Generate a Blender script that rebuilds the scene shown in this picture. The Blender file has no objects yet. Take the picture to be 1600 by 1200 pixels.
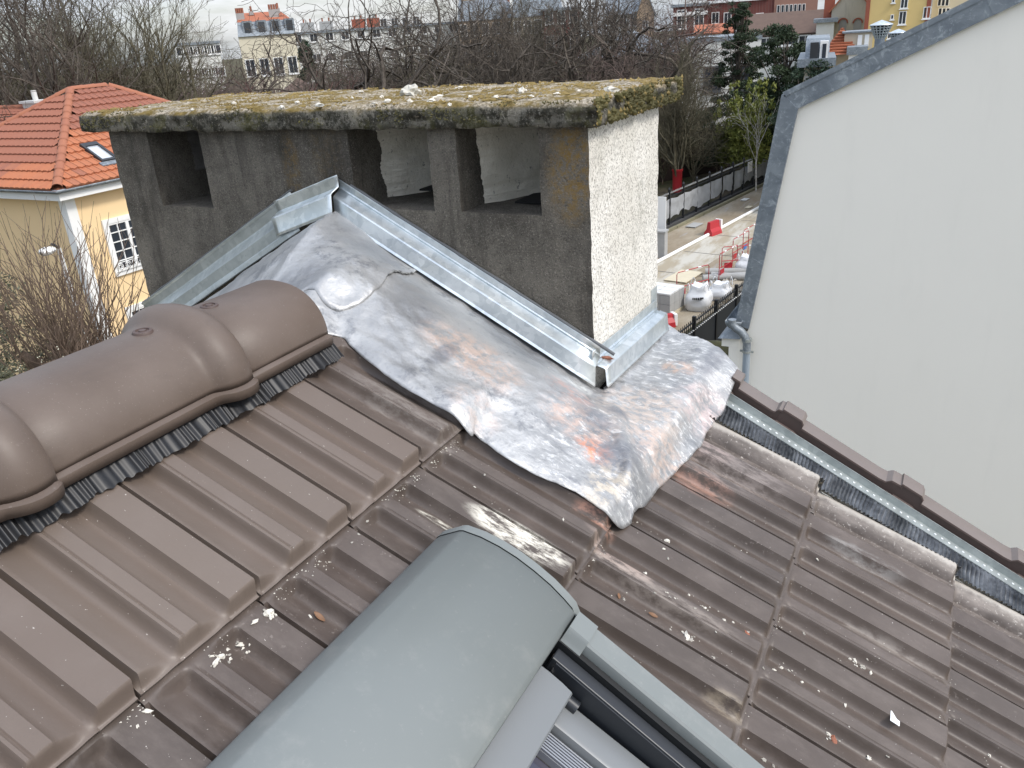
import bpy, bmesh, math, random
import numpy as np
from mathutils import Vector, Matrix, noise as mnoise

random.seed(7)
scene = bpy.context.scene
COL = scene.collection
R = math.radians

# ------------------------------------------------------------------ camera
F_PX = 1273.637          # focal length in pixels of the 1600 px wide photograph
CR = Vector((0.8846, 0.46178, -0.06512))     # camera right in the world
CD = Vector((0.13137, -0.38073, -0.91531))   # camera down
CF = Vector((-0.44746, 0.80113, -0.39746))   # camera forward
EYE = Vector((0, 0, 9.0))
cam = bpy.data.cameras.new('camera')
cam_o = bpy.data.objects.new('camera', cam)
COL.objects.link(cam_o)
cam.sensor_width = 36.0
cam.lens = F_PX / 1600 * 36
cam.clip_start = 0.05
cam.clip_end = 3000
rot = Matrix((CR, -CD, -CF)).transposed()
cam_o.matrix_world = Matrix.Translation(EYE) @ rot.to_4x4()
scene.camera = cam_o

# ------------------------------------------------------------------ world and sun
world = bpy.data.worlds.new('World')
scene.world = world
world.use_nodes = True
wn, wl = world.node_tree.nodes, world.node_tree.links
wn.clear()
SUN_EL, SUN_AZ = R(46), R(95)       # azimuth clockwise from +Y
sky = wn.new('ShaderNodeTexSky')
sky.sky_type = 'NISHITA'
sky.sun_disc = False
sky.sun_elevation = SUN_EL
sky.sun_rotation = SUN_AZ
sky.air_density = 1.0
sky.dust_density = 2.0
tc = wn.new('ShaderNodeTexCoord')
mp = wn.new('ShaderNodeMapping')
mp.inputs['Scale'].default_value = (1.6, 1.6, 7.0)
mp.inputs['Location'].default_value = (0.35, 0.2, 0.0)
nz = wn.new('ShaderNodeTexNoise')
nz.inputs['Scale'].default_value = 2.2
nz.inputs['Detail'].default_value = 9
nz.inputs['Roughness'].default_value = 0.6
cover = wn.new('ShaderNodeValToRGB')
cover.color_ramp.elements[0].position = 0.44
cover.color_ramp.elements[0].color = (0.22, 0.22, 0.22, 1)
cover.color_ramp.elements[1].position = 0.60
cover.color_ramp.elements[1].color = (1, 1, 1, 1)
nz2 = wn.new('ShaderNodeTexNoise')
nz2.inputs['Scale'].default_value = 1.7
nz2.inputs['Detail'].default_value = 7
cl = wn.new('ShaderNodeValToRGB')
cl.color_ramp.elements[0].position = 0.36
cl.color_ramp.elements[0].color = (4.0, 4.5, 5.2, 1)
cl.color_ramp.elements[1].position = 0.62
cl.color_ramp.elements[1].color = (5.9, 6.0, 6.15, 1)
mix = wn.new('ShaderNodeMixRGB')
bg = wn.new('ShaderNodeBackground')
bg.inputs['Strength'].default_value = 0.10
wo = wn.new('ShaderNodeOutputWorld')
wl.new(tc.outputs['Generated'], mp.inputs['Vector'])
wl.new(mp.outputs['Vector'], nz.inputs['Vector'])
wl.new(mp.outputs['Vector'], nz2.inputs['Vector'])
wl.new(nz.outputs['Fac'], cover.inputs['Fac'])
wl.new(nz2.outputs['Fac'], cl.inputs['Fac'])
wl.new(cover.outputs['Color'], mix.inputs['Fac'])
wl.new(sky.outputs['Color'], mix.inputs['Color1'])
wl.new(cl.outputs['Color'], mix.inputs['Color2'])
# an overcast sky is brighter overhead than at the horizon
sepw = wn.new('ShaderNodeSeparateXYZ')
wl.new(tc.outputs['Generated'], sepw.inputs[0])
zen = wn.new('ShaderNodeMapRange')
zen.inputs['From Min'].default_value = 0.0
zen.inputs['From Max'].default_value = 1.0
zen.inputs['To Min'].default_value = 1.0
zen.inputs['To Max'].default_value = 2.3
wl.new(sepw.outputs['Z'], zen.inputs['Value'])
mulw = wn.new('ShaderNodeMixRGB')
mulw.blend_type = 'MULTIPLY'
mulw.inputs['Fac'].default_value = 1.0
wl.new(mix.outputs['Color'], mulw.inputs['Color1'])
wl.new(zen.outputs['Result'], mulw.inputs['Color2'])
wl.new(mulw.outputs['Color'], bg.inputs['Color'])
wl.new(bg.outputs['Background'], wo.inputs['Surface'])

sun = bpy.data.lights.new('sun', 'SUN')
sun.energy = 1.5
sun.angle = R(11)
sun.color = (1.0, 0.965, 0.91)
sun_o = bpy.data.objects.new('sun', sun)
COL.objects.link(sun_o)
sdir = Vector((math.sin(SUN_AZ) * math.cos(SUN_EL), math.cos(SUN_AZ) * math.cos(SUN_EL), math.sin(SUN_EL)))
sun_o.rotation_euler = sdir.to_track_quat('Z', 'Y').to_euler()
sun_o.location = (20, -10, 40)

scene.view_settings.view_transform = 'Standard'
scene.view_settings.look = 'None'
scene.view_settings.exposure = 0.68
scene.view_settings.gamma = 1.0
scene.view_settings.use_curve_mapping = False

# ------------------------------------------------------------------ survey helpers
def ray(px, py):
    return CR * ((px - 800) / F_PX) + CD * ((py - 600) / F_PX) + CF
def on_plane(px, py, n, k):
    """point of a surveyed sight line on the plane n.(P-EYE)=k"""
    d = ray(px, py)
    return EYE + d * (k / d.dot(Vector(n)))
def at_y(px, py, y): return on_plane(px, py, (0, 1, 0), y)
def at_x(px, py, x): return on_plane(px, py, (1, 0, 0), x)
def at_z(px, py, z=0.0): return on_plane(px, py, (0, 0, 1), z - EYE.z)
def at_d(px, py, D):
    d = ray(px, py)
    return EYE + d * (D / math.hypot(d.x, d.y))

PITCH = 28.085
CP, SP = math.cos(R(PITCH)), math.sin(R(PITCH))
E_S = Vector((CP, 0, -SP))        # down the right-hand slope
E_N = Vector((SP, 0, CP))         # out of the right-hand slope
HP = 1.09
def RP(s, y, u=0.0):
    return EYE + E_S * s + Vector((0, y, 0)) + E_N * (u - HP)
def roof_sy(px, py, u=0.0):
    p = on_plane(px, py, E_N, u - HP) - EYE
    return p.dot(E_S), p.y

# ------------------------------------------------------------------ object helpers
def tag(o, label=None, cat=None, group=None, kind=None):
    if label: o['label'] = label
    if cat: o['category'] = cat
    if group: o['group'] = group
    if kind: o['kind'] = kind
    return o
def empty(name, loc=(0, 0, 0), label=None, cat=None, group=None):
    o = bpy.data.objects.new(name, None)
    o.empty_display_size = 0.1
    o.location = loc
    COL.objects.link(o)
    return tag(o, label, cat, group)
def link(name, me, parent=None, mw=None):
    o = bpy.data.objects.new(name, me)
    COL.objects.link(o)
    if parent is not None:
        o.parent = parent
        o.matrix_parent_inverse = parent_inv(parent)
    if mw is not None:
        o.matrix_basis = mw
    return o
def world_m(o):
    m = o.matrix_basis.copy()
    if o.parent is not None:
        m = world_m(o.parent) @ o.matrix_parent_inverse @ m
    return m
def parent_inv(p):
    return world_m(p).inverted()

class MB:
    """collects polygons, builds one mesh"""
    def __init__(self): self.v = []; self.f = []; self.mi = []
    def add(self, vs, fs, mi=0):
        b = len(self.v)
        self.v += [tuple(x) for x in vs]
        for f in fs:
            self.f.append([b + i for i in f]); self.mi.append(mi)
        return self
    def quad(self, a, b, c, d, mi=0): return self.add([a, b, c, d], [(0, 1, 2, 3)], mi)
    def box(self, lo, hi, mi=0, M=None):
        x0, y0, z0 = lo; x1, y1, z1 = hi
        vs = [(x0, y0, z0), (x1, y0, z0), (x1, y1, z0), (x0, y1, z0), (x0, y0, z1), (x1, y0, z1), (x1, y1, z1), (x0, y1, z1)]
        if M is not None: vs = [M @ Vector(v) for v in vs]
        return self.add(vs, [(0, 3, 2, 1), (4, 5, 6, 7), (0, 1, 5, 4), (1, 2, 6, 5), (2, 3, 7, 6), (3, 0, 4, 7)], mi)
    def obox(self, o, ax, ay, az, mi=0):
        """box from a corner and three edge vectors"""
        o = Vector(o); ax = Vector(ax); ay = Vector(ay); az = Vector(az)
        vs = [o, o + ax, o + ax + ay, o + ay, o + az, o + ax + az, o + ax + ay + az, o + ay + az]
        fs = [(0, 3, 2, 1), (4, 5, 6, 7), (0, 1, 5, 4), (1, 2, 6, 5), (2, 3, 7, 6), (3, 0, 4, 7)]
        if ax.cross(ay).dot(az) < 0: fs = [tuple(reversed(f)) for f in fs]
        return self.add(vs, fs, mi)
    def tube(self, pts, r, n=8, mi=0, cap=True):
        pts = [Vector(p) for p in pts]
        rs = r if isinstance(r, (list, tuple)) else [r] * len(pts)
        b = len(self.v)
        up = Vector((0.13, 0.21, 0.97))
        for i, p in enumerate(pts):
            t = (pts[min(i + 1, len(pts) - 1)] - pts[max(i - 1, 0)]).normalized()
            a = t.cross(up)
            if a.length < 0.05: a = t.cross(Vector((1, 0, 0)))
            a.normalize(); c = t.cross(a)
            for k in range(n):
                w = 2 * math.pi * k / n
                self.v.append(tuple(p + (a * math.cos(w) + c * math.sin(w)) * rs[i]))
        for i in range(len(pts) - 1):
            for k in range(n):
                k2 = (k + 1) % n
                self.f.append([b + i * n + k, b + i * n + k2, b + (i + 1) * n + k2, b + (i + 1) * n + k]); self.mi.append(mi)
        if cap:
            self.f.append([b + k for k in range(n)][::-1]); self.mi.append(mi)
            e = b + (len(pts) - 1) * n
            self.f.append([e + k for k in range(n)]); self.mi.append(mi)
        return self
    def lathe(self, prof, n=16, M=None, mi=0):
        b = len(self.v)
        for (r, z) in prof:
            for k in range(n):
                w = 2 * math.pi * k / n
                p = Vector((r * math.cos(w), r * math.sin(w), z))
                if M is not None: p = M @ p
                self.v.append(tuple(p))
        for i in range(len(prof) - 1):
            for k in range(n):
                k2 = (k + 1) % n
                self.f.append([b + i * n + k, b + i * n + k2, b + (i + 1) * n + k2, b + (i + 1) * n + k]); self.mi.append(mi)
        return self
    def grid(self, P, mi=0, flip=False):
        """P: list of rows of points"""
        b = len(self.v); nr, nc = len(P), len(P[0])
        for row in P: self.v += [tuple(p) for p in row]
        for i in range(nr - 1):
            for j in range(nc - 1):
                q = [b + i * nc + j, b + i * nc + j + 1, b + (i + 1) * nc + j + 1, b + (i + 1) * nc + j]
                self.f.append(q[::-1] if flip else q); self.mi.append(mi)
        return self
    def mesh(self, name, mats, smooth=None):
        me = bpy.data.meshes.new(name)
        me.from_pydata(self.v, [], self.f)
        for m in (mats if isinstance(mats, (list, tuple)) else [mats]): me.materials.append(m)
        if any(self.mi): me.polygons.foreach_set('material_index', self.mi)
        if smooth is not None:
            me.polygons.foreach_set('use_smooth', [True] * len(me.polygons))
            if smooth < 179: me.set_sharp_from_angle(angle=R(smooth))
        me.update()
        return me
    def obj(self, name, mats, parent=None, smooth=None, bevel=0, solid=0):
        o = link(name, self.mesh(name, mats, smooth), parent)
        if solid:
            md = o.modifiers.new('thickness', 'SOLIDIFY'); md.thickness = solid; md.offset = -1
        if bevel:
            md = o.modifiers.new('edge', 'BEVEL'); md.width = bevel; md.segments = 2; md.limit_method = 'ANGLE'; md.angle_limit = R(35)
        return o

# ------------------------------------------------------------------ material helpers
class NT:
    def __init__(self, name):
        self.m = bpy.data.materials.new(name)
        self.m.use_nodes = True
        self.n = self.m.node_tree.nodes; self.l = self.m.node_tree.links
        self.b = self.n['Principled BSDF']
        self.geo = None; self.tcn = None
    def pos(self):
        if not self.geo: self.geo = self.n.new('ShaderNodeNewGeometry')
        return self.geo.outputs['Position']
    def obj(self):
        if not self.tcn: self.tcn = self.n.new('ShaderNodeTexCoord')
        return self.tcn.outputs['Object']
    def noise(self, scale, detail=4, rough=0.55, vec=None, stretch=None, dist=0):
        t = self.n.new('ShaderNodeTexNoise')
        t.inputs['Scale'].default_value = scale; t.inputs['Detail'].default_value = detail
        t.inputs['Roughness'].default_value = rough; t.inputs['Distortion'].default_value = dist
        v = vec if vec is not None else self.pos()
        if stretch:
            mpn = self.n.new('ShaderNodeMapping'); mpn.inputs['Scale'].default_value = stretch
            self.l.new(v, mpn.inputs['Vector']); v = mpn.outputs['Vector']
        self.l.new(v, t.inputs['Vector'])
        return t.outputs['Fac']
    def voro(self, scale, vec=None, out='Distance', feature='F1'):
        t = self.n.new('ShaderNodeTexVoronoi'); t.feature = feature
        t.inputs['Scale'].default_value = scale
        self.l.new(vec if vec is not None else self.pos(), t.inputs['Vector'])
        return t.outputs[out]
    def ramp(self, x, a, b, c0=0.0, c1=1.0):
        t = self.n.new('ShaderNodeMapRange'); t.interpolation_type = 'SMOOTHSTEP'
        t.inputs['From Min'].default_value = a; t.inputs['From Max'].default_value = b
        t.inputs['To Min'].default_value = c0; t.inputs['To Max'].default_value = c1
        self.l.new(x, t.inputs['Value'])
        return t.outputs['Result']
    def math(self, op, a, b=None, c=None):
        t = self.n.new('ShaderNodeMath'); t.operation = op
        for i, x in enumerate((a, b, c)):
            if x is None: continue
            if isinstance(x, (int, float)): t.inputs[i].default_value = x
            else: self.l.new(x, t.inputs[i])
        return t.outputs[0]
    def mix(self, fac, a, b, mode='MIX'):
        t = self.n.new('ShaderNodeMixRGB'); t.blend_type = mode
        for s, x in (('Fac', fac), ('Color1', a), ('Color2', b)):
            if isinstance(x, (int, float)): t.inputs[s].default_value = x
            elif isinstance(x, tuple): t.inputs[s].default_value = (*x, 1)
            else: self.l.new(x, t.inputs[s])
        return t.outputs['Color']
    def blob(self, c, axes, soft=0.5):
        """1 inside an ellipsoid at c (axes: list of (direction, radius)), fading to 0 outside"""
        sub = self.n.new('ShaderNodeVectorMath'); sub.operation = 'SUBTRACT'
        self.l.new(self.pos(), sub.inputs[0]); sub.inputs[1].default_value = tuple(c)
        tot = None
        for d, r in axes:
            dt = self.n.new('ShaderNodeVectorMath'); dt.operation = 'DOT_PRODUCT'
            self.l.new(sub.outputs[0], dt.inputs[0]); dt.inputs[1].default_value = tuple(Vector(d) / r)
            sq = self.math('MULTIPLY', dt.outputs['Value'], dt.outputs['Value'])
            tot = sq if tot is None else self.math('ADD', tot, sq)
        return self.ramp(tot, 1.0 + soft, 1.0 - soft)
    def set(self, color=None, rough=None, metal=None, spec=None, bump=None, bstr=0.3, bdist=0.01, coat=None):
        for k, x in (('Base Color', color), ('Roughness', rough), ('Metallic', metal), ('Specular IOR Level', spec), ('Coat Weight', coat)):
            if x is None: continue
            if isinstance(x, (int, float)): self.b.inputs[k].default_value = x
            elif isinstance(x, tuple): self.b.inputs[k].default_value = (*x, 1)
            else: self.l.new(x, self.b.inputs[k])
        if bump is not None:
            bn = self.n.new('ShaderNodeBump'); bn.inputs['Strength'].default_value = bstr; bn.inputs['Distance'].default_value = bdist
            self.l.new(bump, bn.inputs['Height']); self.l.new(bn.outputs['Normal'], self.b.inputs['Normal'])
        return self.m
    def rnd(self):
        t = self.n.new('ShaderNodeObjectInfo'); return t.outputs['Random']
    def ocol(self):
        t = self.n.new('ShaderNodeObjectInfo'); s = self.n.new('ShaderNodeSeparateColor')
        self.l.new(t.outputs['Color'], s.inputs['Color']); return s.outputs

def simple(name, c, rough=0.6, metal=0.0, var=0.12, scale=6.0, bump=0.0, bscale=60, bdist=0.004):
    t = NT(name)
    a = tuple(max(0, x * (1 - var)) for x in c); b = tuple(min(1, x * (1 + var)) for x in c)
    t.set(color=t.mix(t.noise(scale, 5), a, b), rough=rough, metal=metal)
    if bump: t.set(bump=t.noise(bscale, 4), bstr=bump, bdist=bdist)
    return t.m

def m_tile():
    t = NT('roof_tile_clay')
    oc = t.ocol()
    dirt = oc[0]
    base = t.mix(dirt, (0.142, 0.111, 0.090), (0.058, 0.045, 0.038))
    base = t.mix(t.math('MULTIPLY', t.rnd(), 0.35), base, (0.112, 0.083, 0.069))
    base = t.mix(t.ramp(t.noise(7, 6, 0.6), 0.42, 0.75, 0, 0.25), base, (0.19, 0.155, 0.135))
    # pale dust in streaks down the slope and specks
    streak = t.ramp(t.noise(3.2, 8, 0.72, stretch=(1, 3.4, 1)), 0.50, 0.74)
    speck = t.ramp(t.noise(95, 3, 0.7), 0.60, 0.70)
    dust = t.math('MULTIPLY', t.math('MULTIPLY', streak, speck), t.math('MULTIPLY', dirt, 0.75))
    base = t.mix(dust, base, (0.42, 0.37, 0.33))
    film = t.math('MULTIPLY', t.ramp(t.noise(11, 7, 0.7, stretch=(1, 2.2, 1)), 0.45, 0.75), t.math('MULTIPLY', dirt, 0.26))
    base = t.mix(film, base, (0.25, 0.21, 0.185))
    few = t.ramp(t.noise(210, 2, 0.6), 0.735, 0.76)
    base = t.mix(few, base, (0.5, 0.46, 0.42))
    g = t.noise(38, 6, 0.75, stretch=(0.5, 1.6, 0.5))
    for (px, py, rs, ry, c, am) in (
        (806, 846, 0.105, 0.034, (0.74, 0.70, 0.60), 1.0), (692, 808, 0.05, 0.012, (0.70, 0.66, 0.56), 1.0),
        (930, 812, 0.05, 0.016, (0.55, 0.30, 0.22), 0.9), (1090, 752, 0.09, 0.05, (0.50, 0.28, 0.21), 0.75),
        (965, 872, 0.08, 0.018, (0.55, 0.42, 0.35), 0.7), (1130, 720, 0.16, 0.10, (0.42, 0.36, 0.33), 0.55),
        (1095, 690, 0.08, 0.05, (0.40, 0.30, 0.27), 0.6), (640, 640, 0.14, 0.06, (0.30, 0.27, 0.24), 0.6),
        (1030, 930, 0.16, 0.02, (0.45, 0.39, 0.34), 0.5), (1350, 870, 0.09, 0.02, (0.45, 0.44, 0.42), 0.5),
        (1130, 1110, 0.04, 0.02, (0.36, 0.30, 0.22), 0.7), (1390, 1010, 0.12, 0.015, (0.42, 0.38, 0.34), 0.5)):
        s, y = roof_sy(px, py, 0.01)
        k = t.blob(RP(s, y, 0.01), ((E_S, rs), ((0, 1, 0), ry), (E_N, 0.08)), 0.6)
        k = t.math('MULTIPLY', k, t.ramp(g, 0.40, 0.60, 0, am * (1.0 if c[0] > .69 else .62)))
        base = t.mix(k, base, c)
    rough = t.mix(t.noise(20, 4), (0.40, 0.40, 0.40), (0.56, 0.56, 0.56))
    h = t.math('ADD', t.noise(160, 3), t.math('MULTIPLY', t.noise(24, 4), 1.2))
    t.set(color=base, rough=rough, spec=0.5, bump=h, bstr=0.16, bdist=0.002)
    return t.m
def m_halftile():
    t = NT('dusty_edge_tile_clay')
    base = t.mix(t.ramp(t.noise(9, 7, 0.7, stretch=(1, 3, 1)), 0.35, 0.7), (0.085, 0.068, 0.058), (0.20, 0.17, 0.15))
    sep = t.n.new('ShaderNodeSeparateXYZ'); t.l.new(t.pos(), sep.inputs[0])
    edge = t.ramp(t.math('ADD', sep.outputs['Y'], t.math('MULTIPLY', t.noise(22, 5, 0.7), 0.035)), 1.905, 1.925)
    base = t.mix(t.math('MULTIPLY', edge, 0.62), base, (0.56, 0.52, 0.46))
    base = t.mix(t.ramp(t.noise(120, 3, 0.7), 0.6, 0.68, 0, 0.6), base, (0.5, 0.46, 0.42))
    t.set(color=base, rough=0.5, bump=t.noise(90, 4), bstr=0.2, bdist=0.002)
    return t.m
def m_ridge():
    t = NT('ridge_tile_clay')
    base = t.mix(t.ramp(t.noise(5, 6), 0.3, 0.7), (0.104, 0.077, 0.061), (0.132, 0.101, 0.083))
    base = t.mix(t.ramp(t.noise(30, 8, 0.8, stretch=(1, 1, 3)), 0.62, 0.76, 0, 0.4), base, (0.30, 0.265, 0.24))
    base = t.mix(t.ramp(t.noise(260, 3, .8), .66, .70, 0, .5), base, (0.34, 0.31, 0.28))
    base = t.mix(t.ramp(t.noise(9, 8, .75, stretch=(2.2, .8, 1)), .52, .70, 0, .35), base, (0.085, 0.064, 0.052))
    p = at_y(462, 490, 1.28)
    base = t.mix(t.math('MULTIPLY', t.blob(p, (((1, 0, 0), 0.05), ((0, 1, 0), 0.025), ((0, 0, 1), 0.1)), 0.7), 0.55), base, (0.10, 0.078, 0.065))
    t.set(color=base, rough=t.mix(t.noise(14, 3), (0.42, 0.42, 0.42), (0.55, 0.55, 0.55)), spec=0.4, bump=t.math('ADD', t.noise(70, 4), t.math('MULTIPLY', t.noise(320, 3, .8), .6)), bstr=0.14, bdist=0.002)
    return t.m
def m_zinc(name, lo, hi, rough=0.34, metal=0.85, vs=60):
    t = NT(name)
    n1 = t.noise(9, 8, 0.65); v = t.voro(vs, out='Color')
    bw = t.n.new('ShaderNodeRGBToBW'); t.l.new(v, bw.inputs[0])
    f = t.math('ADD', t.math('MULTIPLY', n1, 0.75), t.math('MULTIPLY', bw.outputs[0], 0.25))
    base = t.mix(t.ramp(f, 0.3, 0.7), lo, hi)
    base = t.mix(t.ramp(t.noise(40, 5, 0.8, stretch=(1, 1, 2.5)), 0.70, 0.76, 0, 0.6), base, (0.8, 0.82, 0.83))
    t.set(color=base, rough=t.mix(n1, (rough - .08,) * 3, (rough + .14,) * 3), metal=metal, bump=t.noise(26, 5), bstr=0.10, bdist=0.003)
    return t.m
def m_oldzinc():
    t = NT('weathered_zinc')
    n1 = t.noise(2.2, 9, 0.7, stretch=(1, 1, 1.6)); n2 = t.noise(9, 9, 0.78, dist=1.2)
    base = t.mix(t.ramp(n1, 0.35, 0.65), (0.17, 0.195, 0.22), (0.26, 0.29, 0.315))
    base = t.mix(t.ramp(n2, 0.50, 0.64, 0, 0.75), base, (0.42, 0.46, 0.49))
    t.set(color=base, rough=0.5, metal=0.35, bump=n2, bstr=0.12, bdist=0.01)
    return t.m
def m_lead():
    t = NT('lead_sheet_metal')
    a = t.noise(4.2, 5, 0.55); b = t.noise(24, 8, 0.78); c = t.noise(2.6, 5, 0.6)
    base = t.mix(t.ramp(a, 0.30, 0.64), (0.29, 0.295, 0.303), (0.49, 0.49, 0.485))
    patch_ = t.math('MULTIPLY', t.ramp(t.noise(6.5, 6, 0.7), 0.49, 0.60), t.ramp(b, 0.46, 0.58))
    base = t.mix(t.math('MULTIPLY', patch_, 0.78), base, (0.22, 0.226, 0.24))
    fine = t.noise(130, 5, 0.8)
    base = t.mix(t.ramp(fine, 0.56, 0.66, 0, 0.32), base, (0.17, 0.175, 0.185))
    # silvery rubbed streaks where the sheet was dressed by hand, strongest on the right-hand part
    sepx = t.n.new('ShaderNodeSeparateXYZ'); t.l.new(t.pos(), sepx.inputs[0])
    right = t.math('MULTIPLY', t.ramp(sepx.outputs['X'], -0.82, -0.66), 1.0)
    st = t.noise(26, 8, 0.82, stretch=(1.0, 2.6, 1.0), dist=0.4)
    base = t.mix(t.math('MULTIPLY', right, t.ramp(st, 0.52, 0.60, 0, 0.75)), base, (0.82, 0.815, 0.80))
    base = t.mix(t.math('MULTIPLY', right, t.ramp(st, 0.47, 0.38, 0, 0.7)), base, (0.24, 0.245, 0.26))
    grain = t.noise(34, 7, 0.75)
    for (px, py, r1, r2, col, am) in ((925, 712, 0.035, 0.022, (0.78, 0.30, 0.17), 0.9), (735, 565, 0.10, 0.045, (0.74, 0.56, 0.46), 0.7),
            (890, 610, 0.05, 0.03, (0.62, 0.40, 0.34), 0.75), (900, 665, 0.07, 0.04, (0.72, 0.52, 0.42), 0.65), (1000, 640, 0.08, 0.09, (0.74, 0.60, 0.50), 0.7),
            (1060, 575, 0.03, 0.02, (0.70, 0.48, 0.36), 0.7), (1040, 720, 0.07, 0.05, (0.72, 0.54, 0.44), 0.6), (1100, 640, 0.06, 0.06, (0.74, 0.58, 0.54), 0.6),
            (740, 640, 0.05, 0.03, (0.75, 0.60, 0.52), 0.5), (945, 760, 0.03, 0.06, (0.8, 0.68, 0.52), 0.6)):
        s, y = roof_sy(px, py, 0.03)
        k = t.blob(RP(s, y, 0.03), ((E_S, r1 * 1.3), ((0, 1, 0), r2 * 1.6), (E_N, 0.2)), 0.8)
        base = t.mix(t.math('MULTIPLY', k, t.ramp(grain, 0.40, 0.60, 0, am)), base, col)
    for (px, py, r1, r2) in ((455, 405, 0.08, 0.10), (690, 560, 0.02, 0.06), (925, 660, 0.04, 0.03), (960, 725, 0.05, 0.05), (1105, 575, 0.03, 0.09), (960, 650, 0.03, 0.03)):
        s, y = roof_sy(px, py, 0.03)
        k = t.blob(RP(s, y, 0.03), ((E_S, r1), ((0, 1, 0), r2), (E_N, 0.2)), 0.9)
        base = t.mix(t.math('MULTIPLY', k, t.ramp(b, 0.3, 0.6, 0.3, 0.8)), base, (0.21, 0.215, 0.235))
    h = t.math('ADD', t.math('MULTIPLY', t.noise(13, 4, 0.5), 2.2), t.math('ADD', t.math('MULTIPLY', b, 0.30), t.math('MULTIPLY', t.math('MULTIPLY', st, right), 0.6)))
    t.set(color=base, rough=t.mix(b, (0.34,) * 3, (0.50,) * 3), metal=0.5, bump=h, bstr=0.40, bdist=0.012)
    return t.m
def m_stack():
    t = NT('soot_dark_concrete')
    a = t.noise(4, 8, 0.65); g = t.noise(240, 4, 0.85)
    base = t.mix(t.ramp(a, 0.35, 0.65), (0.074, 0.067, 0.056), (0.160, 0.145, 0.121))
    base = t.mix(t.ramp(t.noise(14, 8, 0.8, stretch=(1, 1, .6)), 0.45, 0.7, 0, .5), base, (0.20, 0.18, 0.15))
    base = t.mix(t.ramp(g, 0.54, 0.63, 0, 0.62), base, (0.33, 0.30, 0.255))
    base = t.mix(t.ramp(t.noise(3.1, 7, 0.7, stretch=(1, 1, .7)), 0.50, 0.66, 0, 0.4), base, (0.05, 0.045, 0.039))
    base = t.mix(t.ramp(t.noise(170, 4, 0.85), 0.46, 0.38, 0, 0.6), base, (0.024, 0.022, 0.020))
    for (px, py, rx, rz, am) in ((890, 270, 0.055, 0.11, 0.8), (455, 260, 0.03, 0.08, 0.55), (510, 240, 0.05, 0.09, 0.25), (900, 230, 0.03, 0.03, 0.6)):
        p = at_y(px, py, 1.807)
        k = t.blob(p, (((1, 0, 0), rx), ((0, 1, 0), 0.1), ((0, 0, 1), rz)), 0.95)
        base = t.mix(t.math('MULTIPLY', k, t.ramp(t.noise(70, 5, 0.8), 0.40, 0.62, 0, am)), base, (0.22, 0.135, 0.035))
    base = t.mix(t.ramp(t.noise(11, 6, 0.7, stretch=(1, 1, .12)), 0.50, 0.68, 0, 0.55), base, (0.032, 0.029, 0.026))
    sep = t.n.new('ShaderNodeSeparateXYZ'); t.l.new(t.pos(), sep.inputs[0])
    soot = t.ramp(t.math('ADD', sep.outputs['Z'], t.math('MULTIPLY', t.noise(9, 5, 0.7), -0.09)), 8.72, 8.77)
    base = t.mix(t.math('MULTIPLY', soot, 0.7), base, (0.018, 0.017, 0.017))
    h = t.math('ADD', t.noise(200, 3, 0.7), t.math('MULTIPLY', t.noise(45, 5, 0.7), 0.8))
    t.set(color=base, rough=0.92, spec=0.2, bump=h, bstr=0.75, bdist=0.006)
    return t.m
def m_render_white():
    t = NT('white_roughcast')
    base = t.mix(t.ramp(t.noise(5, 6), 0.3, 0.7), (0.66, 0.635, 0.575), (0.79, 0.77, 0.72))
    pits = t.ramp(t.noise(150, 4, 0.85), 0.485, 0.42)
    base = t.mix(t.math('MULTIPLY', pits, 0.75), base, (0.17, 0.155, 0.13))
    stain = t.math('MULTIPLY', t.ramp(t.noise(7, 7, 0.7, stretch=(1, 1, 0.5)), 0.50, 0.72), t.ramp(t.noise(60, 4, 0.8), 0.42, 0.6))
    base = t.mix(t.math('MULTIPLY', stain, 0.6), base, (0.20, 0.20, 0.16))
    h = t.math('ADD', t.noise(130, 3, 0.75), t.math('MULTIPLY', t.noise(40, 4), 0.5))
    t.set(color=base, rough=0.9, spec=0.2, bump=h, bstr=0.55, bdist=0.005)
    return t.m
def m_plaster_lining():
    t = NT('pale_flue_plaster')
    base = t.mix(t.ramp(t.noise(9, 7, 0.7), 0.35, 0.7), (0.62, 0.585, 0.50), (0.80, 0.76, 0.67))
    base = t.mix(t.ramp(t.noise(60, 4, 0.8, stretch=(1, 1, 0.6)), 0.60, 0.68, 0, 0.7), base, (0.10, 0.09, 0.08))
    t.set(color=base, rough=0.95, spec=0.15, bump=t.noise(80, 5, 0.7), bstr=0.8, bdist=0.006)
    return t.m
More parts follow.
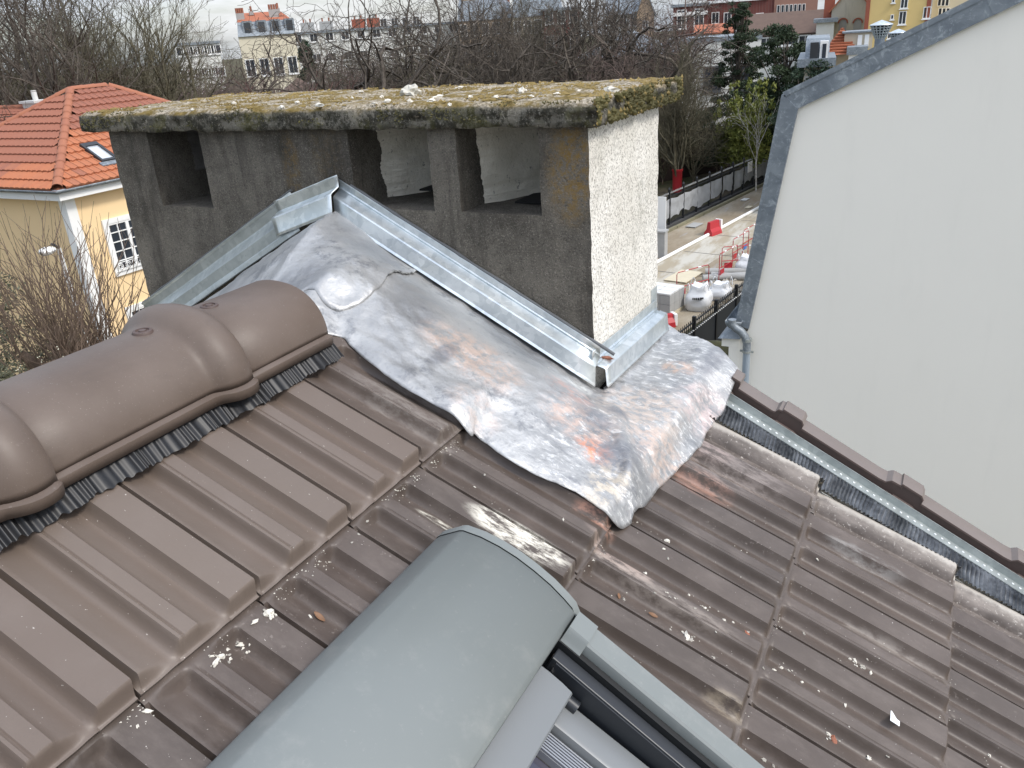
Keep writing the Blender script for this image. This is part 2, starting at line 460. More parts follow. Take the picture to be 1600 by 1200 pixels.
def m_cap():
    t = NT('mossy_cap_concrete')
    base = t.mix(t.ramp(t.noise(12, 8, 0.7), 0.35, 0.65), (0.095, 0.089, 0.072), (0.23, 0.215, 0.18))
    base = t.mix(t.ramp(t.noise(34, 8, 0.8), 0.47, 0.55, 0, 0.85), base, (0.032, 0.030, 0.022))
    base = t.mix(t.ramp(t.noise(100, 5, 0.8), 0.57, 0.64, 0, 0.75), base, (0.40, 0.37, 0.31))
    sepn = t.n.new('ShaderNodeSeparateXYZ'); t.l.new(t.geo.outputs['Normal'] if t.geo else t.pos(), sepn.inputs[0])
    up = t.ramp(sepn.outputs['Z'], 0.3, 0.75)
    moss = t.mix(t.ramp(t.noise(55, 6, 0.7), 0.35, 0.65), (0.145, 0.105, 0.034), (0.28, 0.205, 0.075))
    gravel = t.mix(t.ramp(t.noise(120, 4, 0.7), 0.4, 0.6), (0.20, 0.17, 0.12), (0.55, 0.48, 0.38))
    topc = t.mix(t.ramp(t.noise(14, 7, 0.7), 0.44, 0.58), gravel, moss)
    base = t.mix(up, base, topc)
    side = t.math('MULTIPLY', t.ramp(t.noise(16, 5, 0.65), 0.48, 0.62, 0, 0.5), t.math('SUBTRACT', 1.0, up))
    base = t.mix(side, base, (0.085, 0.082, 0.022))
    t.set(color=base, rough=0.95, spec=0.15, bump=t.math('ADD', t.noise(70, 6, 0.75), t.math('MULTIPLY', t.noise(20, 5), 0.7)), bstr=0.9, bdist=0.012)
    return t.m
def m_pane(name='window_glass', c=(0.02, 0.024, 0.03)):
    t = NT(name)
    t.set(color=t.mix(t.noise(0.9, 2), c, tuple(x * 2.4 for x in c)), rough=0.06, spec=0.6)
    return t.m
def m_redtile():
    t = NT('terracotta_tile')
    oc = t.ocol()
    base = t.mix(oc[0], (0.41, 0.140, 0.062), (0.25, 0.095, 0.062))
    base = t.mix(t.math('MULTIPLY', t.rnd(), 0.5), base, (0.38, 0.145, 0.07))
    base = t.mix(t.ramp(t.noise(3.0, 6, 0.7), 0.5, 0.75, 0, 0.5), base, (0.30, 0.10, 0.055))
    t.set(color=base, rough=0.75, bump=t.noise(30, 4), bstr=0.2)
    return t.m
def m_wall(name, c, var=0.08, streak=0.15, dark=None):
    t = NT(name)
    base = t.mix(t.noise(0.6, 6), tuple(x * (1 - var) for x in c), tuple(min(1, x * (1 + var)) for x in c))
    base = t.mix(t.ramp(t.noise(1.6, 7, 0.7, stretch=(2, 2, 0.35)), 0.5, 0.8, 0, streak), base, dark or tuple(x * 0.5 for x in c))
    t.set(color=base, rough=0.9, spec=0.2, bump=t.noise(45, 4), bstr=0.15, bdist=0.004)
    return t.m
def m_bark(name, a, b, scale=4):
    t = NT(name)
    base = t.mix(t.ramp(t.noise(scale, 6, 0.7), 0.35, 0.65), a, b)
    t.set(color=t.mix(t.math('MULTIPLY', t.rnd(), 0.4), base, tuple((x + y) * 0.38 for x, y in zip(a, b))), rough=0.95, spec=0.1)
    return t.m
def m_leaf(name, a, b, tr=0.25):
    t = NT(name)
    base = t.mix(t.ramp(t.noise(1.7, 5, 0.7), 0.3, 0.7), a, b)
    t.set(color=base, rough=0.6, spec=0.3)
    t.b.inputs['Subsurface Weight'].default_value = 0.0
    return t.m
def m_ground():
    t = NT('ground_soil')
    base = t.mix(t.ramp(t.noise(0.25, 8, 0.7), 0.4, 0.6), (0.055, 0.06, 0.028), (0.12, 0.10, 0.07))
    base = t.mix(t.ramp(t.noise(3.0, 6, 0.7), 0.45, 0.7, 0, 0.7), base, (0.075, 0.062, 0.045))
    t.set(color=base, rough=1.0, spec=0.1, bump=t.noise(8, 6, 0.7), bstr=0.6, bdist=0.05)
    return t.m
def m_road():
    t = NT('sandy_concrete_road')
    base = t.mix(t.ramp(t.noise(0.5, 8, 0.65, stretch=(1, 0.5, 1)), 0.38, 0.62), (0.25, 0.205, 0.145), (0.34, 0.30, 0.235))
    base = t.mix(t.ramp(t.noise(2.4, 7, 0.7, stretch=(2, 0.5, 1)), 0.52, 0.66, 0, 0.6), base, (0.21, 0.165, 0.115))
    base = t.mix(t.ramp(t.noise(0.9, 6, 0.7, stretch=(2.5, 0.3, 1)), 0.56, 0.66, 0, 0.5), base, (0.34, 0.35, 0.37))
    t.set(color=base, rough=0.95, spec=0.15, bump=t.noise(20, 6, 0.7), bstr=0.3, bdist=0.02)
    return t.m

M = dict(
    tile=m_tile(), halftile=m_halftile(), ridge=m_ridge(),
    galv=m_zinc('galvanised_steel', (0.55, 0.60, 0.62), (0.78, 0.82, 0.83)),
    galv_dull=m_zinc('dull_galvanised_steel', (0.34, 0.37, 0.365), (0.46, 0.49, 0.48), 0.42, 0.6),
    zinc=m_oldzinc(), lead=m_lead(), stack=m_stack(), white=m_render_white(), lining=m_plaster_lining(), cap=m_cap(),
    putty=simple('dark_sealant', (0.10, 0.105, 0.11), 0.45, 0, 0.3, 30),
    black=simple('black_pleated_foil', (0.009, 0.009, 0.010), 0.46, 0, 0.3, 40),
    pleat=None, soot=simple('soot', (0.006, 0.006, 0.006), 0.95),
    hood=None, anth=simple('anthracite_metal', (0.022, 0.025, 0.030), 0.42, 0.0, 0.15, 8),
    anth2=simple('near_black', (0.008, 0.009, 0.010), 0.6),
    sash=simple('grey_lacquered_metal', (0.17, 0.18, 0.185), 0.36, 0.0, 0.06, 6),
    alu=simple('ribbed_aluminium', (0.30, 0.31, 0.33), 0.30, 0.5, 0.1, 10),
    glass=None, pane=m_pane(), redtile=m_redtile(),
    vbrown=simple('verge_tile_clay', (0.165, 0.135, 0.12), 0.45, 0, 0.12, 9, 0.08, 60),
    vred=simple('verge_tile_edge_clay', (0.085, 0.058, 0.050), 0.6, 0, 0.2, 14),
    gable=m_wall('off_white_render', (0.89, 0.855, 0.775), 0.035, 0.12, (0.62, 0.60, 0.54)),
    yellow=m_wall('ochre_yellow_render', (0.81, 0.60, 0.345), 0.05, 0.10),
    whitep=simple('white_paint', (0.78, 0.78, 0.76), 0.5, 0, 0.04, 2),
    screw=simple('screw_steel', (0.62, 0.64, 0.65), 0.3, 0.8),
    crumb=simple('pale_mortar', (0.62, 0.59, 0.52), 0.9, 0, 0.25, 60, 0.5, 150),
    crumb2=simple('grey_mortar', (0.36, 0.34, 0.30), 0.9, 0, 0.3, 60, 0.5, 150),
    leafb=simple('dry_brown_leaf', (0.17, 0.085, 0.04), 0.6, 0, 0.35, 60),
    shard=simple('terracotta_shard', (0.26, 0.10, 0.06), 0.8, 0, 0.3, 60),
    paper=simple('white_scrap', (0.78, 0.80, 0.80), 0.5, 0, 0.12, 90),
    moss=m_leaf('yellow_moss', (0.16, 0.115, 0.035), (0.31, 0.23, 0.085)),
    mossg=m_leaf('green_moss', (0.045, 0.042, 0.014), (0.13, 0.115, 0.04)),
    bark=m_bark('grey_bark', (0.072, 0.060, 0.049), (0.155, 0.135, 0.115)),
    barkb=m_bark('brown_bark', (0.12, 0.085, 0.062), (0.22, 0.165, 0.13)),
    barkr=m_bark('reddish_twig_bark', (0.13, 0.097, 0.085), (0.22, 0.17, 0.152)),
    barko=m_bark('olive_bark', (0.082, 0.073, 0.050), (0.17, 0.155, 0.108)),
    barkw=m_bark('pale_bark', (0.36, 0.33, 0.29), (0.62, 0.60, 0.56), 9),
    leafd=m_leaf('dark_evergreen_leaf', (0.018, 0.032, 0.016), (0.05, 0.075, 0.035)),
    leafc=m_leaf('conifer_needle', (0.012, 0.028, 0.016), (0.035, 0.06, 0.032)),
    leafb_=m_leaf('bamboo_leaf', (0.10, 0.13, 0.025), (0.24, 0.25, 0.06)),
    leafo=m_leaf('olive_leaf', (0.05, 0.055, 0.032), (0.14, 0.14, 0.09)),
    ground=m_ground(), road=m_road(),
    iron=simple('black_iron', (0.012, 0.013, 0.015), 0.5, 0.1),
    ironsheet=simple('black_sheet_metal', (0.016, 0.019, 0.024), 0.45, 0.1, 0.2, 2),
    red=simple('red_plastic', (0.40, 0.022, 0.03), 0.5, 0, 0.15, 5),
    bag=simple('white_woven_plastic', (0.66, 0.67, 0.68), 0.65, 0, 0.06, 8, 0.4, 30, 0.02),
    tarp=simple('grey_mesh_tarp', (0.30, 0.31, 0.32), 0.8, 0, 0.25, 3, 0.5, 6, 0.05),
    block=simple('grey_concrete_block', (0.34, 0.34, 0.33), 0.9, 0, 0.15, 5),
    blockw=simple('white_slab', (0.60, 0.60, 0.58), 0.85, 0, 0.1, 5),
    ply=simple('plywood', (0.55, 0.49, 0.36), 0.8, 0, 0.1, 3),
    kerb=simple('mossy_kerb_stone', (0.20, 0.185, 0.12), 0.95, 0, 0.35, 1.5),
    stone=simple('old_wall_stone', (0.17, 0.155, 0.12), 0.95, 0, 0.35, 3, 0.8, 12, 0.05),
    asphalt=simple('asphalt', (0.06, 0.06, 0.06), 0.95, 0, 0.2, 4),
)
def m_pleat():
    t = NT('pleated_dusty_foil')
    base = t.mix(t.ramp(t.noise(18, 6, 0.7), 0.35, 0.65), (0.031, 0.034, 0.039), (0.145, 0.153, 0.164))
    sep = t.n.new('ShaderNodeSeparateXYZ'); t.l.new(t.pos(), sep.inputs[0])
    low = t.ramp(t.math('ADD', sep.outputs['Y'], t.math('MULTIPLY', t.noise(60, 4, 0.8), 0.05)), 2.0, 1.955)
    base = t.mix(t.math('MULTIPLY', low, t.ramp(t.noise(140, 3, 0.8, stretch=(2, 0.4, 1)), 0.42, 0.6, 0, 0.8)), base, (0.55, 0.55, 0.54))
    t.set(color=base, rough=0.32, metal=0.35); return t.m
M['pleat'] = m_pleat()
def m_hood():
    t = NT('grey_lacquered_hood')
    base = t.mix(t.noise(3, 5), (0.168, 0.184, 0.179), (0.192, 0.208, 0.203))
    base = t.mix(t.ramp(t.noise(90, 6, 0.8), 0.60, 0.70, 0, 0.25), base, (0.40, 0.39, 0.36))
    base = t.mix(t.ramp(t.noise(11, 7, 0.75), 0.52, 0.7, 0, 0.22), base, (0.32, 0.32, 0.30))
    t.set(color=base, rough=t.mix(t.noise(16, 4), (0.36,) * 3, (0.5,) * 3), spec=0.45, bump=t.noise(3, 2), bstr=0.03, bdist=0.01); return t.m
M['hood'] = m_hood()
def m_winglass():
    t = NT('bluish_roof_glass')
    t.set(color=(0.05, 0.05, 0.075), rough=0.04, spec=0.8, metal=0.25); return t.m
M['glass'] = m_winglass()

# ================================================================== OUR ROOF
roof = empty('tiled_roof', RP(-0.9, 0.6), 'brown tiled house roof the photographer stands over, with a rounded ridge', 'roof')
W, CRS, LAP = 0.2235, 0.3697, 0.042
LT = CRS + LAP
TAIL = {0: -0.392, 1: -0.022, 2: 0.347, 3: 0.720, 4: 1.090, 5: 1.460}
TH = 0.027
LIFT = 0.015
KN = [(0.0, .04), (.026, .04), (.032, .84), (.052, .82), (.10, .60), (.16, .35), (.21, .17), (.245, .07), (.27, .03), (.288, .07), (.305, .22), (.319, .46), (.330, .74), (.338, .95), (.345, 1.0),
      (.366, .985), (.374, .86), (.386, .86), (.394, .97), (.47, .97), (.497, .95), (.504, .74), (.53, .66), (.58, .43), (.63, .21), (.665, .08), (.690, .03), (.708, .07),
      (.727, .24), (.742, .50), (.754, .78), (.763, .96), (.770, 1.0), (.88, 1.0), (.975, 1.0), (.992, .98), (1.0, .90)]
def prof(v):
    for (a, h0), (b, h1) in zip(KN, KN[1:]):
        if a <= v <= b: return h0 + (h1 - h0) * (v - a) / (b - a)
    return KN[-1][1]
def sst(x, a, b):
    t = min(1, max(0, (x - a) / (b - a))); return t * t * (3 - 2 * t)
def tile_u(x, v, kn=prof, head=0.007):
    """height above the roof plane; x metres from the head, v 0..1 across"""
    k = (x - LAP) / CRS
    pan = -TH + (TH + LIFT) * k
    r = kn(v)
    # troughs start with a rounded closed end just below the tile above
    x0 = LAP + head + 0.004 * (abs((v % 0.45) - 0.18) / 0.2) ** 2
    r = 1 - (1 - r) * sst(x, x0 - 0.005, x0 + 0.011)
    # the tail rolls over into a thin lip
    tl = sst(x, LT - 0.019, LT - 0.0035)
    top = pan + TH * r
    return top + (0.0095 - top) * (0.93 * tl if r > .3 else tl * (.35 + .58 * r / .3))
XS = [0, .02, LAP - .004, LAP + .001, LAP + .004, LAP + .007, LAP + .010, LAP + .014, LAP + .019, LAP + .026, .10, .16, .22, .28, .33, .36, LT - .026, LT - .019, LT - .0165, LT - .014, LT - .0115, LT - .009, LT - .007, LT - .005, LT - .0035, LT]
def tile_mesh(name, vs, width, kn, mat, head=0.007):
    mb = MB()
    P = []
    for x in XS:
        row = []
        for v in vs:
            # tail corners are a little rounded in plan
            row.append((x + head - .007 if LAP < x < .09 else x, v * W, tile_u(x + head - .007 if LAP < x < .09 else x, v, kn, head)))
        P.append(row)
    mb.grid(P, flip=True)
    # skirts
    zb = lambda x: -0.030 + 0.030 * max(0, (x - LAP)) / CRS
    for j in (0, len(vs) - 1):
        A = [P[i][j] for i in range(len(XS))]; B = [(p[0], p[1], min(p[2] - 0.004, zb(p[0]))) for p in A]
        mb.grid([A, B], flip=(j == 0))
    A = P[-1]; B = [(p[0] - 0.0005, p[1], p[2] - 0.0045) for p in A]
    mb.grid([A, B], flip=True)
    C = [(p[0] - 0.05, p[1], 0.002) for p in A]
    mb.grid([B, C], flip=True)
    me = mb.mesh(name, mat, smooth=33)
    return me
VS = sorted(set([k for k, _ in KN] + [.43, .55, .595, .65, .69, .13, .19, .24, .08]))
VS = [0.004 + v * 0.982 for v in VS]
tile_me = tile_mesh('tile', VS, W, prof, M['tile'])
top_me = tile_mesh('tile', VS, W, prof, M['tile'], 0.034)
def prof_half(v):
    # v up to .52 : trough then the rolled dusty edge
    pts = [(0, .5), (.03, .55), (.08, .35), (.16, .12), (.21, .03), (.235, .06), (.26, .45), (.29, .72), (.33, .95), (.38, 1.12), (.44, 1.12), (.49, .95), (.515, .5), (.53, -.2)]
    for (a, h0), (b, h1) in zip(pts, pts[1:]):
        if a <= v <= b: return h0 + (h1 - h0) * (v - a) / (b - a)
    return pts[-1][1]
half_me = tile_mesh('tile', [0.006, .03, .06, .08, .12, .16, .19, .21, .225, .235, .245, .26, .275, .29, .31, .33, .355, .38, .41, .44, .465, .49, .505, .515, .528], W, prof_half, M['halftile'])
ROT = Matrix((E_S, Vector((0, 1, 0)), E_N)).transposed().to_4x4()
Y0 = 1.144
WIN_Y = 0.935
def add_tile(me, row, y, dirt):
    s = TAIL[row] - LT
    j = random.uniform(-1, 1)
    mw = Matrix.Translation(RP(s + 0.0015 * random.uniform(-1, 1), y + 0.0008 * j, 0)) @ ROT @ Matrix.Rotation(R(0.10 * random.uniform(-1, 1)), 4, 'Z') @ Matrix.Rotation(R(0.12 * random.uniform(-1, 1)), 4, 'X')
    o = link('tile', me, roof, mw)
    d = max(0, min(1, dirt + random.uniform(-.12, .12)))
    o.color = (d, 0, 0, 1)
    return o
for row in range(6):
    for c in range(-7, 3):
        y = Y0 + c * W
        if row >= 2 and y + W < WIN_Y + 0.02 and y > -0.5: continue        # the roof window's opening
        if row == 1 and y + W < -0.30: continue
        if row <= 1 and c >= 2: continue            # cut away under the lead
        dirt = 0.05 if row == 0 else 0.85
        if row == 0 and c >= 0: dirt = 0.55
        add_tile(top_me if row == 0 else tile_me, row, y, dirt)
    if row > 1: add_tile(half_me, row, Y0 + 3 * W, 0.9)
# roof deck under the tiles, as dark battens and felt
dk = MB()
dk.obox(RP(-0.80, -0.6, -0.09), E_S * 0.73, (0, 2.55, 0), E_N * 0.04)
dk.obox(RP(-0.07, WIN_Y, -0.09), E_S * 1.75, (0, 1.95 - WIN_Y, 0), E_N * 0.04)
dk.obj('roof_deck', M['soot'], roof)

# the walls of the house below its roof
hw = MB()
xr_ = 4.2
prf = [(-3.9, 0), (xr_, 0), (xr_, RP(0, 0, -.13).z - (xr_ - RP(0, 0, -.13).x) * SP / CP), (-1.275, 9 - .553 - .16), (-3.9, 9 - .553 - .16 - 2.625 * math.tan(R(24)))]
for yy in (-6.0, 2.04): hw.add([(x, yy, z) for x, z in prf], [(0, 1, 2, 3, 4) if yy < 0 else (4, 3, 2, 1, 0)])
for (xa, za), (xb_, zb_) in ((prf[0], prf[1]), (prf[1], prf[2]), (prf[4], prf[0])): hw.quad((xa, -6, za), (xb_, -6, zb_), (xb_, 2.04, zb_), (xa, 2.04, za))
hw.obj('house_wall', M['gable'], roof)
# left-hand slope behind the ridge (only just hidden from here)
XR, ZR = -1.275, 9 - 0.553
LP = R(24)
EL = Vector((-math.cos(LP), 0, -math.sin(LP)))
ROTL = Matrix((EL, Vector((0, -1, 0)), Vector((-math.sin(LP), 0, math.cos(LP))))).transposed().to_4x4()
for rw in range(3):
    for c in range(-4, 4):
        y = Y0 + c * W
        if y > 1.62: continue
        base = Vector((XR, y + W, ZR)) + EL * (0.05 + rw * CRS)
        if base.y > 1.78: continue
        o = link('tile', tile_me, roof, Matrix.Translation(base) @ ROTL)
        o.color = (0.6, 0, 0, 1)

# ---- ridge tiles
def ridge_piece(y0, y1, collar, label=None):
    mb = MB()
    n = 28
    ys = [(y0, 0, 0)]
    L = y1 - y0
    N = 10
    secs = []
    if collar:
        secs = [(y0, 1.0), (y0 + 0.25 * L, 1.0), (y0 + .5 * L, 1.0), (y1 - .094, 1.0), (y1 - .086, 1.003), (y1 - .078, 1.018), (y1 - .070, 1.05), (y1 - .063, 1.10), (y1 - .056, 1.155), (y1 - .049, 1.20), (y1 - .041, 1.232), (y1 - .032, 1.248), (y1 - .022, 1.245), (y1 - .012, 1.222), (y1 - .004, 1.185), (y1, 1.15), (y1, 1.06)]
    else:
        secs = [(y0, 1.0), (y0 + 0.5 * L, 1.0), (y1 - .004, 1.0), (y1, 0.99), (y1, 0.92)]
    P = []
    RW, RH, ZL = 0.117, 0.116, 9 - 0.588
    for (y, k) in secs:
        row = []
        # skirt lip, semi-ellipse, skirt lip
        w = RW * k
        h = RH + RW * (k - 1)
        row.append((XR + w + 0.011, y, ZL - 0.003))
        row.append((XR + w + 0.0125, y, ZL + 0.006))
        row.append((XR + w + 0.002, y, ZL + 0.0085))
        for i in range(n + 1):
            a = math.pi * i / n
            ca, sa = math.cos(a), math.sin(a)
            row.append((XR + w * math.copysign(abs(ca) ** 0.92, ca), y, ZL + 0.012 + (h - 0.012) * (sa ** 0.92)))
        row.append((XR - w - 0.004, y, ZL + 0.010))
        row.append((XR - w - 0.0125, y, ZL + 0.006))
        row.append((XR - w - 0.012, y, ZL - 0.010))
        P.append(row)
    mb.grid(P)
    o = mb.obj('ridge_tile', M['ridge'], roof, smooth=40, solid=0.012)
    return o
def screw_mesh():
    mb = MB()
    mb.lathe([(0.0001, .0085), (.004, .0085), (.0045, .0065), (.0075, .0065), (.008, .0085), (.011, .008), (.013, .004), (.013, 0), (.009, -.002)], 14)
    return mb.mesh('screw', M['vred'], 40)
scr_me = screw_mesh()
for (y0, y1, collar) in ((0.15, 0.602, True), (0.565, 1.014, True), (0.977, 1.258, False)):
    rt = ridge_piece(y0, y1, collar)
    ysc = y1 - 0.100 if collar else 1.073
    k = link('screw', scr_me, rt, Matrix.Translation((XR + 0.004, ysc, 9 - (0.4705 if not collar else 0.4735 - 0.005))) @ Matrix.Rotation(R(2), 4, 'Y') @ Matrix.Scale(1.55, 4))
    for dy in ((0.08,) if collar else ()):
        pass
# small hook clip lying beside each screw
# ---- pleated black closure between ridge tiles and the first course
mb = MB()
NP = 900
P = [[], [], [], []]
for i in range(NP + 1):
    y = 0.10 + (1.275 - 0.10) * i / NP
    z = 0.0030 * math.sin(2 * math.pi * y / 0.016 + 4.5 * mnoise.noise(Vector((y * 25, 0, 0)))) * (0.65 + 1.0 * mnoise.noise(Vector((y * 18, 5, 0)))) + 0.004 * mnoise.noise(Vector((y * 45, 1, 0)))
    wv = 0.008 * mnoise.noise(Vector((y * 22, 3, 0))) + 0.004 * mnoise.noise(Vector((y * 80, 3, 0)))
    sk = 0.010 * mnoise.noise(Vector((y * 12, 9, 0)))
    P[0].append(RP(-0.795, y, 0.050 + z * 0.3))
    P[1].append(RP(-0.755, y + sk * .4, 0.034 + z))
    P[2].append(RP(-0.722 + wv * .6, y + sk * .8, 0.024 + z * 1.2))
    P[3].append(RP(-0.694 + wv * 1.2, y + sk, 0.013 + z * 0.9))
mb.grid(P)
mb.obj('ridge_closure', M['black'], roof, smooth=60)

# ---- verge: pleated side strip, perforated zinc edge, stepped verge tiles
mb = MB()
P = []
NP = 420
cols = []
for q in range(7): P.append([])
for i in range(NP + 1):
    s = 0.0 + 1.48 * i / NP
    z = 0.0038 * math.sin(i * 2.05) + 0.002 * mnoise.noise(Vector((i * .3, 1, 0)))
    ph = 0.012 * mnoise.noise(Vector((s * 5, 7, 0)))
    k = ((s - TAIL[0]) / CRS) % 1.0
    step = 0.028 * k + 0.002
    for q in range(7):
        f = q / 6
        y = 1.915 + 0.122 * f
        u = (step + 0.012) * (1 - f) ** 1.5 - 0.030 * math.sin(math.pi * min(1, f * 1.2)) * 0.8 + 0.004 * f
        sl = s + ph * f + 0.030 * f * (1 - f) * math.sin(s * 9) - 0.02 * f
        P[q].append(RP(sl, y, u + z * (1.0 - 0.3 * f)))
mb.grid(P, flip=True)
mb.obj('pleated_strip', M['pleat'], roof, smooth=60)
mb = MB()
mb.obox(RP(0.02, 2.034, 0.004), E_S * 1.48, (0, 0.034, 0), E_N * 0.003)
mb.obox(RP(0.02, 2.066, 0.007), E_S * 1.48, (0, 0.003, 0), E_N * 0.02)
zs = mb.obj('zinc_edge_strip', M['galv_dull'], roof)
mb = MB()
for i in range(64):
    s = 0.02 + i * 0.0195
    c = RP(s, 2.050, 0.0072)
    for a in range(1):
        vs = [c + E_S * (0.0035 * math.cos(w)) + Vector((0, 0.0025 * math.sin(w), 0)) for w in [2 * math.pi * k / 8 for k in range(8)]]
        top = [v + E_N * 0.0016 for v in vs]
        mb.add(vs + top, [(k, (k + 1) % 8, 8 + (k + 1) % 8, 8 + k) for k in range(8)] + [tuple(range(8, 16))])
mb.obj('rivet_row', M['paper'], zs)
def verge_mesh():
    """one L-shaped verge tile; x along the slope, y outwards, z up"""
    mb = MB()
    L = 0.362
    secs = [(0.0, .030), (.052, .030), (.056, .012), (.058, .012), (.066, .006), (L - .050, .006), (L - .038, .016), (L - .004, .020), (L, .018)]
    secs = [(0.0, .026), (.056, .026), (.066, .018), (.068, .006), (.30, .004), (.318, .006), (.328, .018), (L - .006, .020), (L - .002, .016)]
    P = []
    for x, h in secs:
        P.append([(x, 0.000, -0.045 + h * .3), (x, 0.000, -0.028 + h * .4), (x, 0.006, -0.026 + h * .4), (x, 0.006, h - 0.007), (x, 0.003, h - 0.006), (x, 0.004, h - 0.001), (x, 0.009, h), (x, 0.060, h), (x, 0.066, h - 0.003), (x, 0.068, h - 0.01), (x, 0.068, -0.16 + h * .3)])
    b0 = len(mb.f)
    mb.grid(P, flip=False)
    nc = len(P[0]) - 1
    for i in range(len(mb.f)):
        if i % nc < 5: mb.mi[i] = 1
    mb.add(P[0], [tuple(range(len(P[0])))]); mb.add(P[-1], [tuple(range(len(P[0])))[::-1]])
    return mb.mesh('verge_tile', [M['vbrown'], M['vred']], 35)
vt_me = verge_mesh()
link('verge_tile', vt_me, roof, Matrix.Translation(RP(0.015, 2.078, 0.040)) @ ROT @ Matrix.Scale(0.46, 4, (1, 0, 0)))
for i in range(0, 4):
    s = 0.176 + (i - 0) * 0.353
    link('verge_tile', vt_me, roof, Matrix.Translation(RP(s, 2.078 + 0.002 * random.uniform(-1, 1), 0.040)) @ ROT)

# ================================================================== ROOF WINDOW
win = empty('roof_window', RP(0.0, 0.6, 0.05), 'grey roof window with a curved shutter hood set into the brown tiles', 'roof window')
YE = 0.985
HS = [(-0.256, 0.030), (-0.252, 0.055), (-0.2475, 0.064), (-0.222, 0.100), (-0.216, 0.105), (-0.185, 0.117), (-0.150, 0.1245), (-0.115, 0.1275), (-0.08, 0.1265), (-0.045, 0.1225), (-0.015, 0.1150), (0.004, 0.1085), (0.012, 0.104), (0.0135, 0.094), (0.0135, 0.062)]
mb = MB()
P = [[RP(s, y, u) for (s, u) in HS] for y in (-0.5, 0.1, 0.5, YE - 0.018)]
mb.grid(P)
mb.obj('shutter_hood', M['hood'], win, smooth=25, solid=0.004)
mb = MB()
o2 = [(s - 0.0006, u + 0.0012) for s, u in HS[:12]] + [(0.022, 0.0925)]
P = [[RP(s, y, u) for (s, u) in o2] for y in (YE - 0.0165, YE)]
mb.grid(P)
mb.add([RP(s, YE, u) for s, u in o2] + [RP(0.022, YE, 0.0), RP(-0.256, YE, 0.0)], [tuple(range(len(o2) + 2))])
mb.obj('hood_end_cap', M['hood'], win, smooth=25)
# side rail going down the slope
def UR(s): return 0.108 - 0.085 * s
mb = MB()
s0, s1 = 0.052, 1.5
for (a, b) in ((s0, s1),):
    sec = [(0.968, -0.02), (0.968, 0.0), (0.966, 0.003), (0.930, 0.003), (0.926, 0.0), (0.924, -0.006), (0.924, -0.022)]
    P = [[RP(s, y, UR(s) + u) if not (i == 0) else RP(s, y, -0.02) for i, (y, u) in enumerate(sec)] for s in (a, b)]
    mb.grid(P, flip=True)
    mb.add([P[0][i] for i in range(len(sec))], [tuple(range(len(sec)))])
mb.obj('side_rail', M['hood'], win, smooth=30)
mb = MB()
sec = [(0.972, -0.085), (0.972, 0.002), (0.969, 0.006), (0.930, 0.006), (0.925, 0.001), (0.921, -0.010), (0.915, -0.016), (0.915, -0.03)]
P = [[RP(s, y, UR(s) + u) for (y, u) in sec] for s in (0.016, 0.054)]
mb.grid(P, flip=True)
mb.add(P[1], [tuple(range(len(sec)))]); mb.add(P[0], [tuple(range(len(sec)))])
mb.obj('rail_corner_piece', M['hood'], win, smooth=30)
mb = MB()
mb.obox(RP(-0.02, 0.9125, UR(0) - 0.045), E_S * 1.5 + E_N * -0.1275, (0, 0.010, 0), E_N * 0.030)
mb.obj('gap_strip', M['anth2'], win)  # black strip stands in for the dark gap inside the side rail
mb = MB()
mb.obox(RP(0.020, 0.888, UR(0) - 0.062), E_S * 1.5 + E_N * -0.1275, (0, 0.024, 0), E_N * 0.032)
mb.obj('shutter_guide', M['anth'], win, bevel=0.002)
mb = MB()
mb.obox(RP(0.03, 0.8855, UR(0) - 0.070), E_S * 1.5 + E_N * -0.1275, (0, 0.0024, 0), E_N * 0.036)
mb.quad(RP(-0.05, 0.86, 0.012), RP(1.5, 0.86, -0.10), RP(1.5, 0.8865, -0.10), RP(-0.05, 0.8865, 0.012))
mb.quad(RP(-0.05, 0.8865, 0.012), RP(1.5, 0.8865, -0.10), RP(1.5, 0.8865, -0.03), RP(-0.05, 0.8865, 0.05))
mb.obj('frame_side', M['anth'], win)
mb = MB()
mb.tube([RP(-0.02, 0.874, 0.040), RP(0.095, 0.874, 0.033)], 0.011, 12)
mb.obj('hinge_cover', M['anth'], win, smooth=40)
mb = MB()
mb.tube([RP(0.022, 0.895, 0.052), RP(0.030, 0.889, 0.050), RP(0.040, 0.886, 0.047), RP(0.034, 0.880, 0.046), RP(0.028, 0.876, 0.048)], 0.0008, 5)
mb.obj('wire_clip', M['screw'], win)
mb = MB()
secs = [(0.882, 0.008), (0.880, 0.026), (0.876, 0.030), (0.830, 0.036), (0.824, 0.034), (0.821, 0.026), (0.821, 0.005)]
P = [[RP(s, y, u - 0.04 * (s - .05)) for (y, u) in secs] for s in (-0.05, 1.5)]
mb.grid(P, flip=True)
mb.obj('sash_cover', M['sash'], win, smooth=30)
mb = MB()
sec = []
for i in range(7):
    y = 0.817 - i * 0.0042
    sec += [(y, 0.022 - i * .0006), (y - 0.0026, 0.022 - i * .0006), (y - 0.003, 0.017 - i * .0006), (y - 0.0039, 0.017 - i * .0006)]
sec = [(0.819, 0.0)] + sec + [(0.786, 0.0)]
P = [[RP(s, y, u - 0.04 * (s - .05)) for (y, u) in sec] for s in (-0.05, 1.5)]
mb.grid(P, flip=True)
mb.obj('glazing_gasket', M['alu'], win)
mb = MB()
mb.obox(RP(-0.05, -0.45, -0.004), E_S * 1.55 + E_N * -0.06, (0, 1.236, 0), E_N * 0.006)
mb.obj('window_pane', M['glass'], win)
mb = MB()
P = []
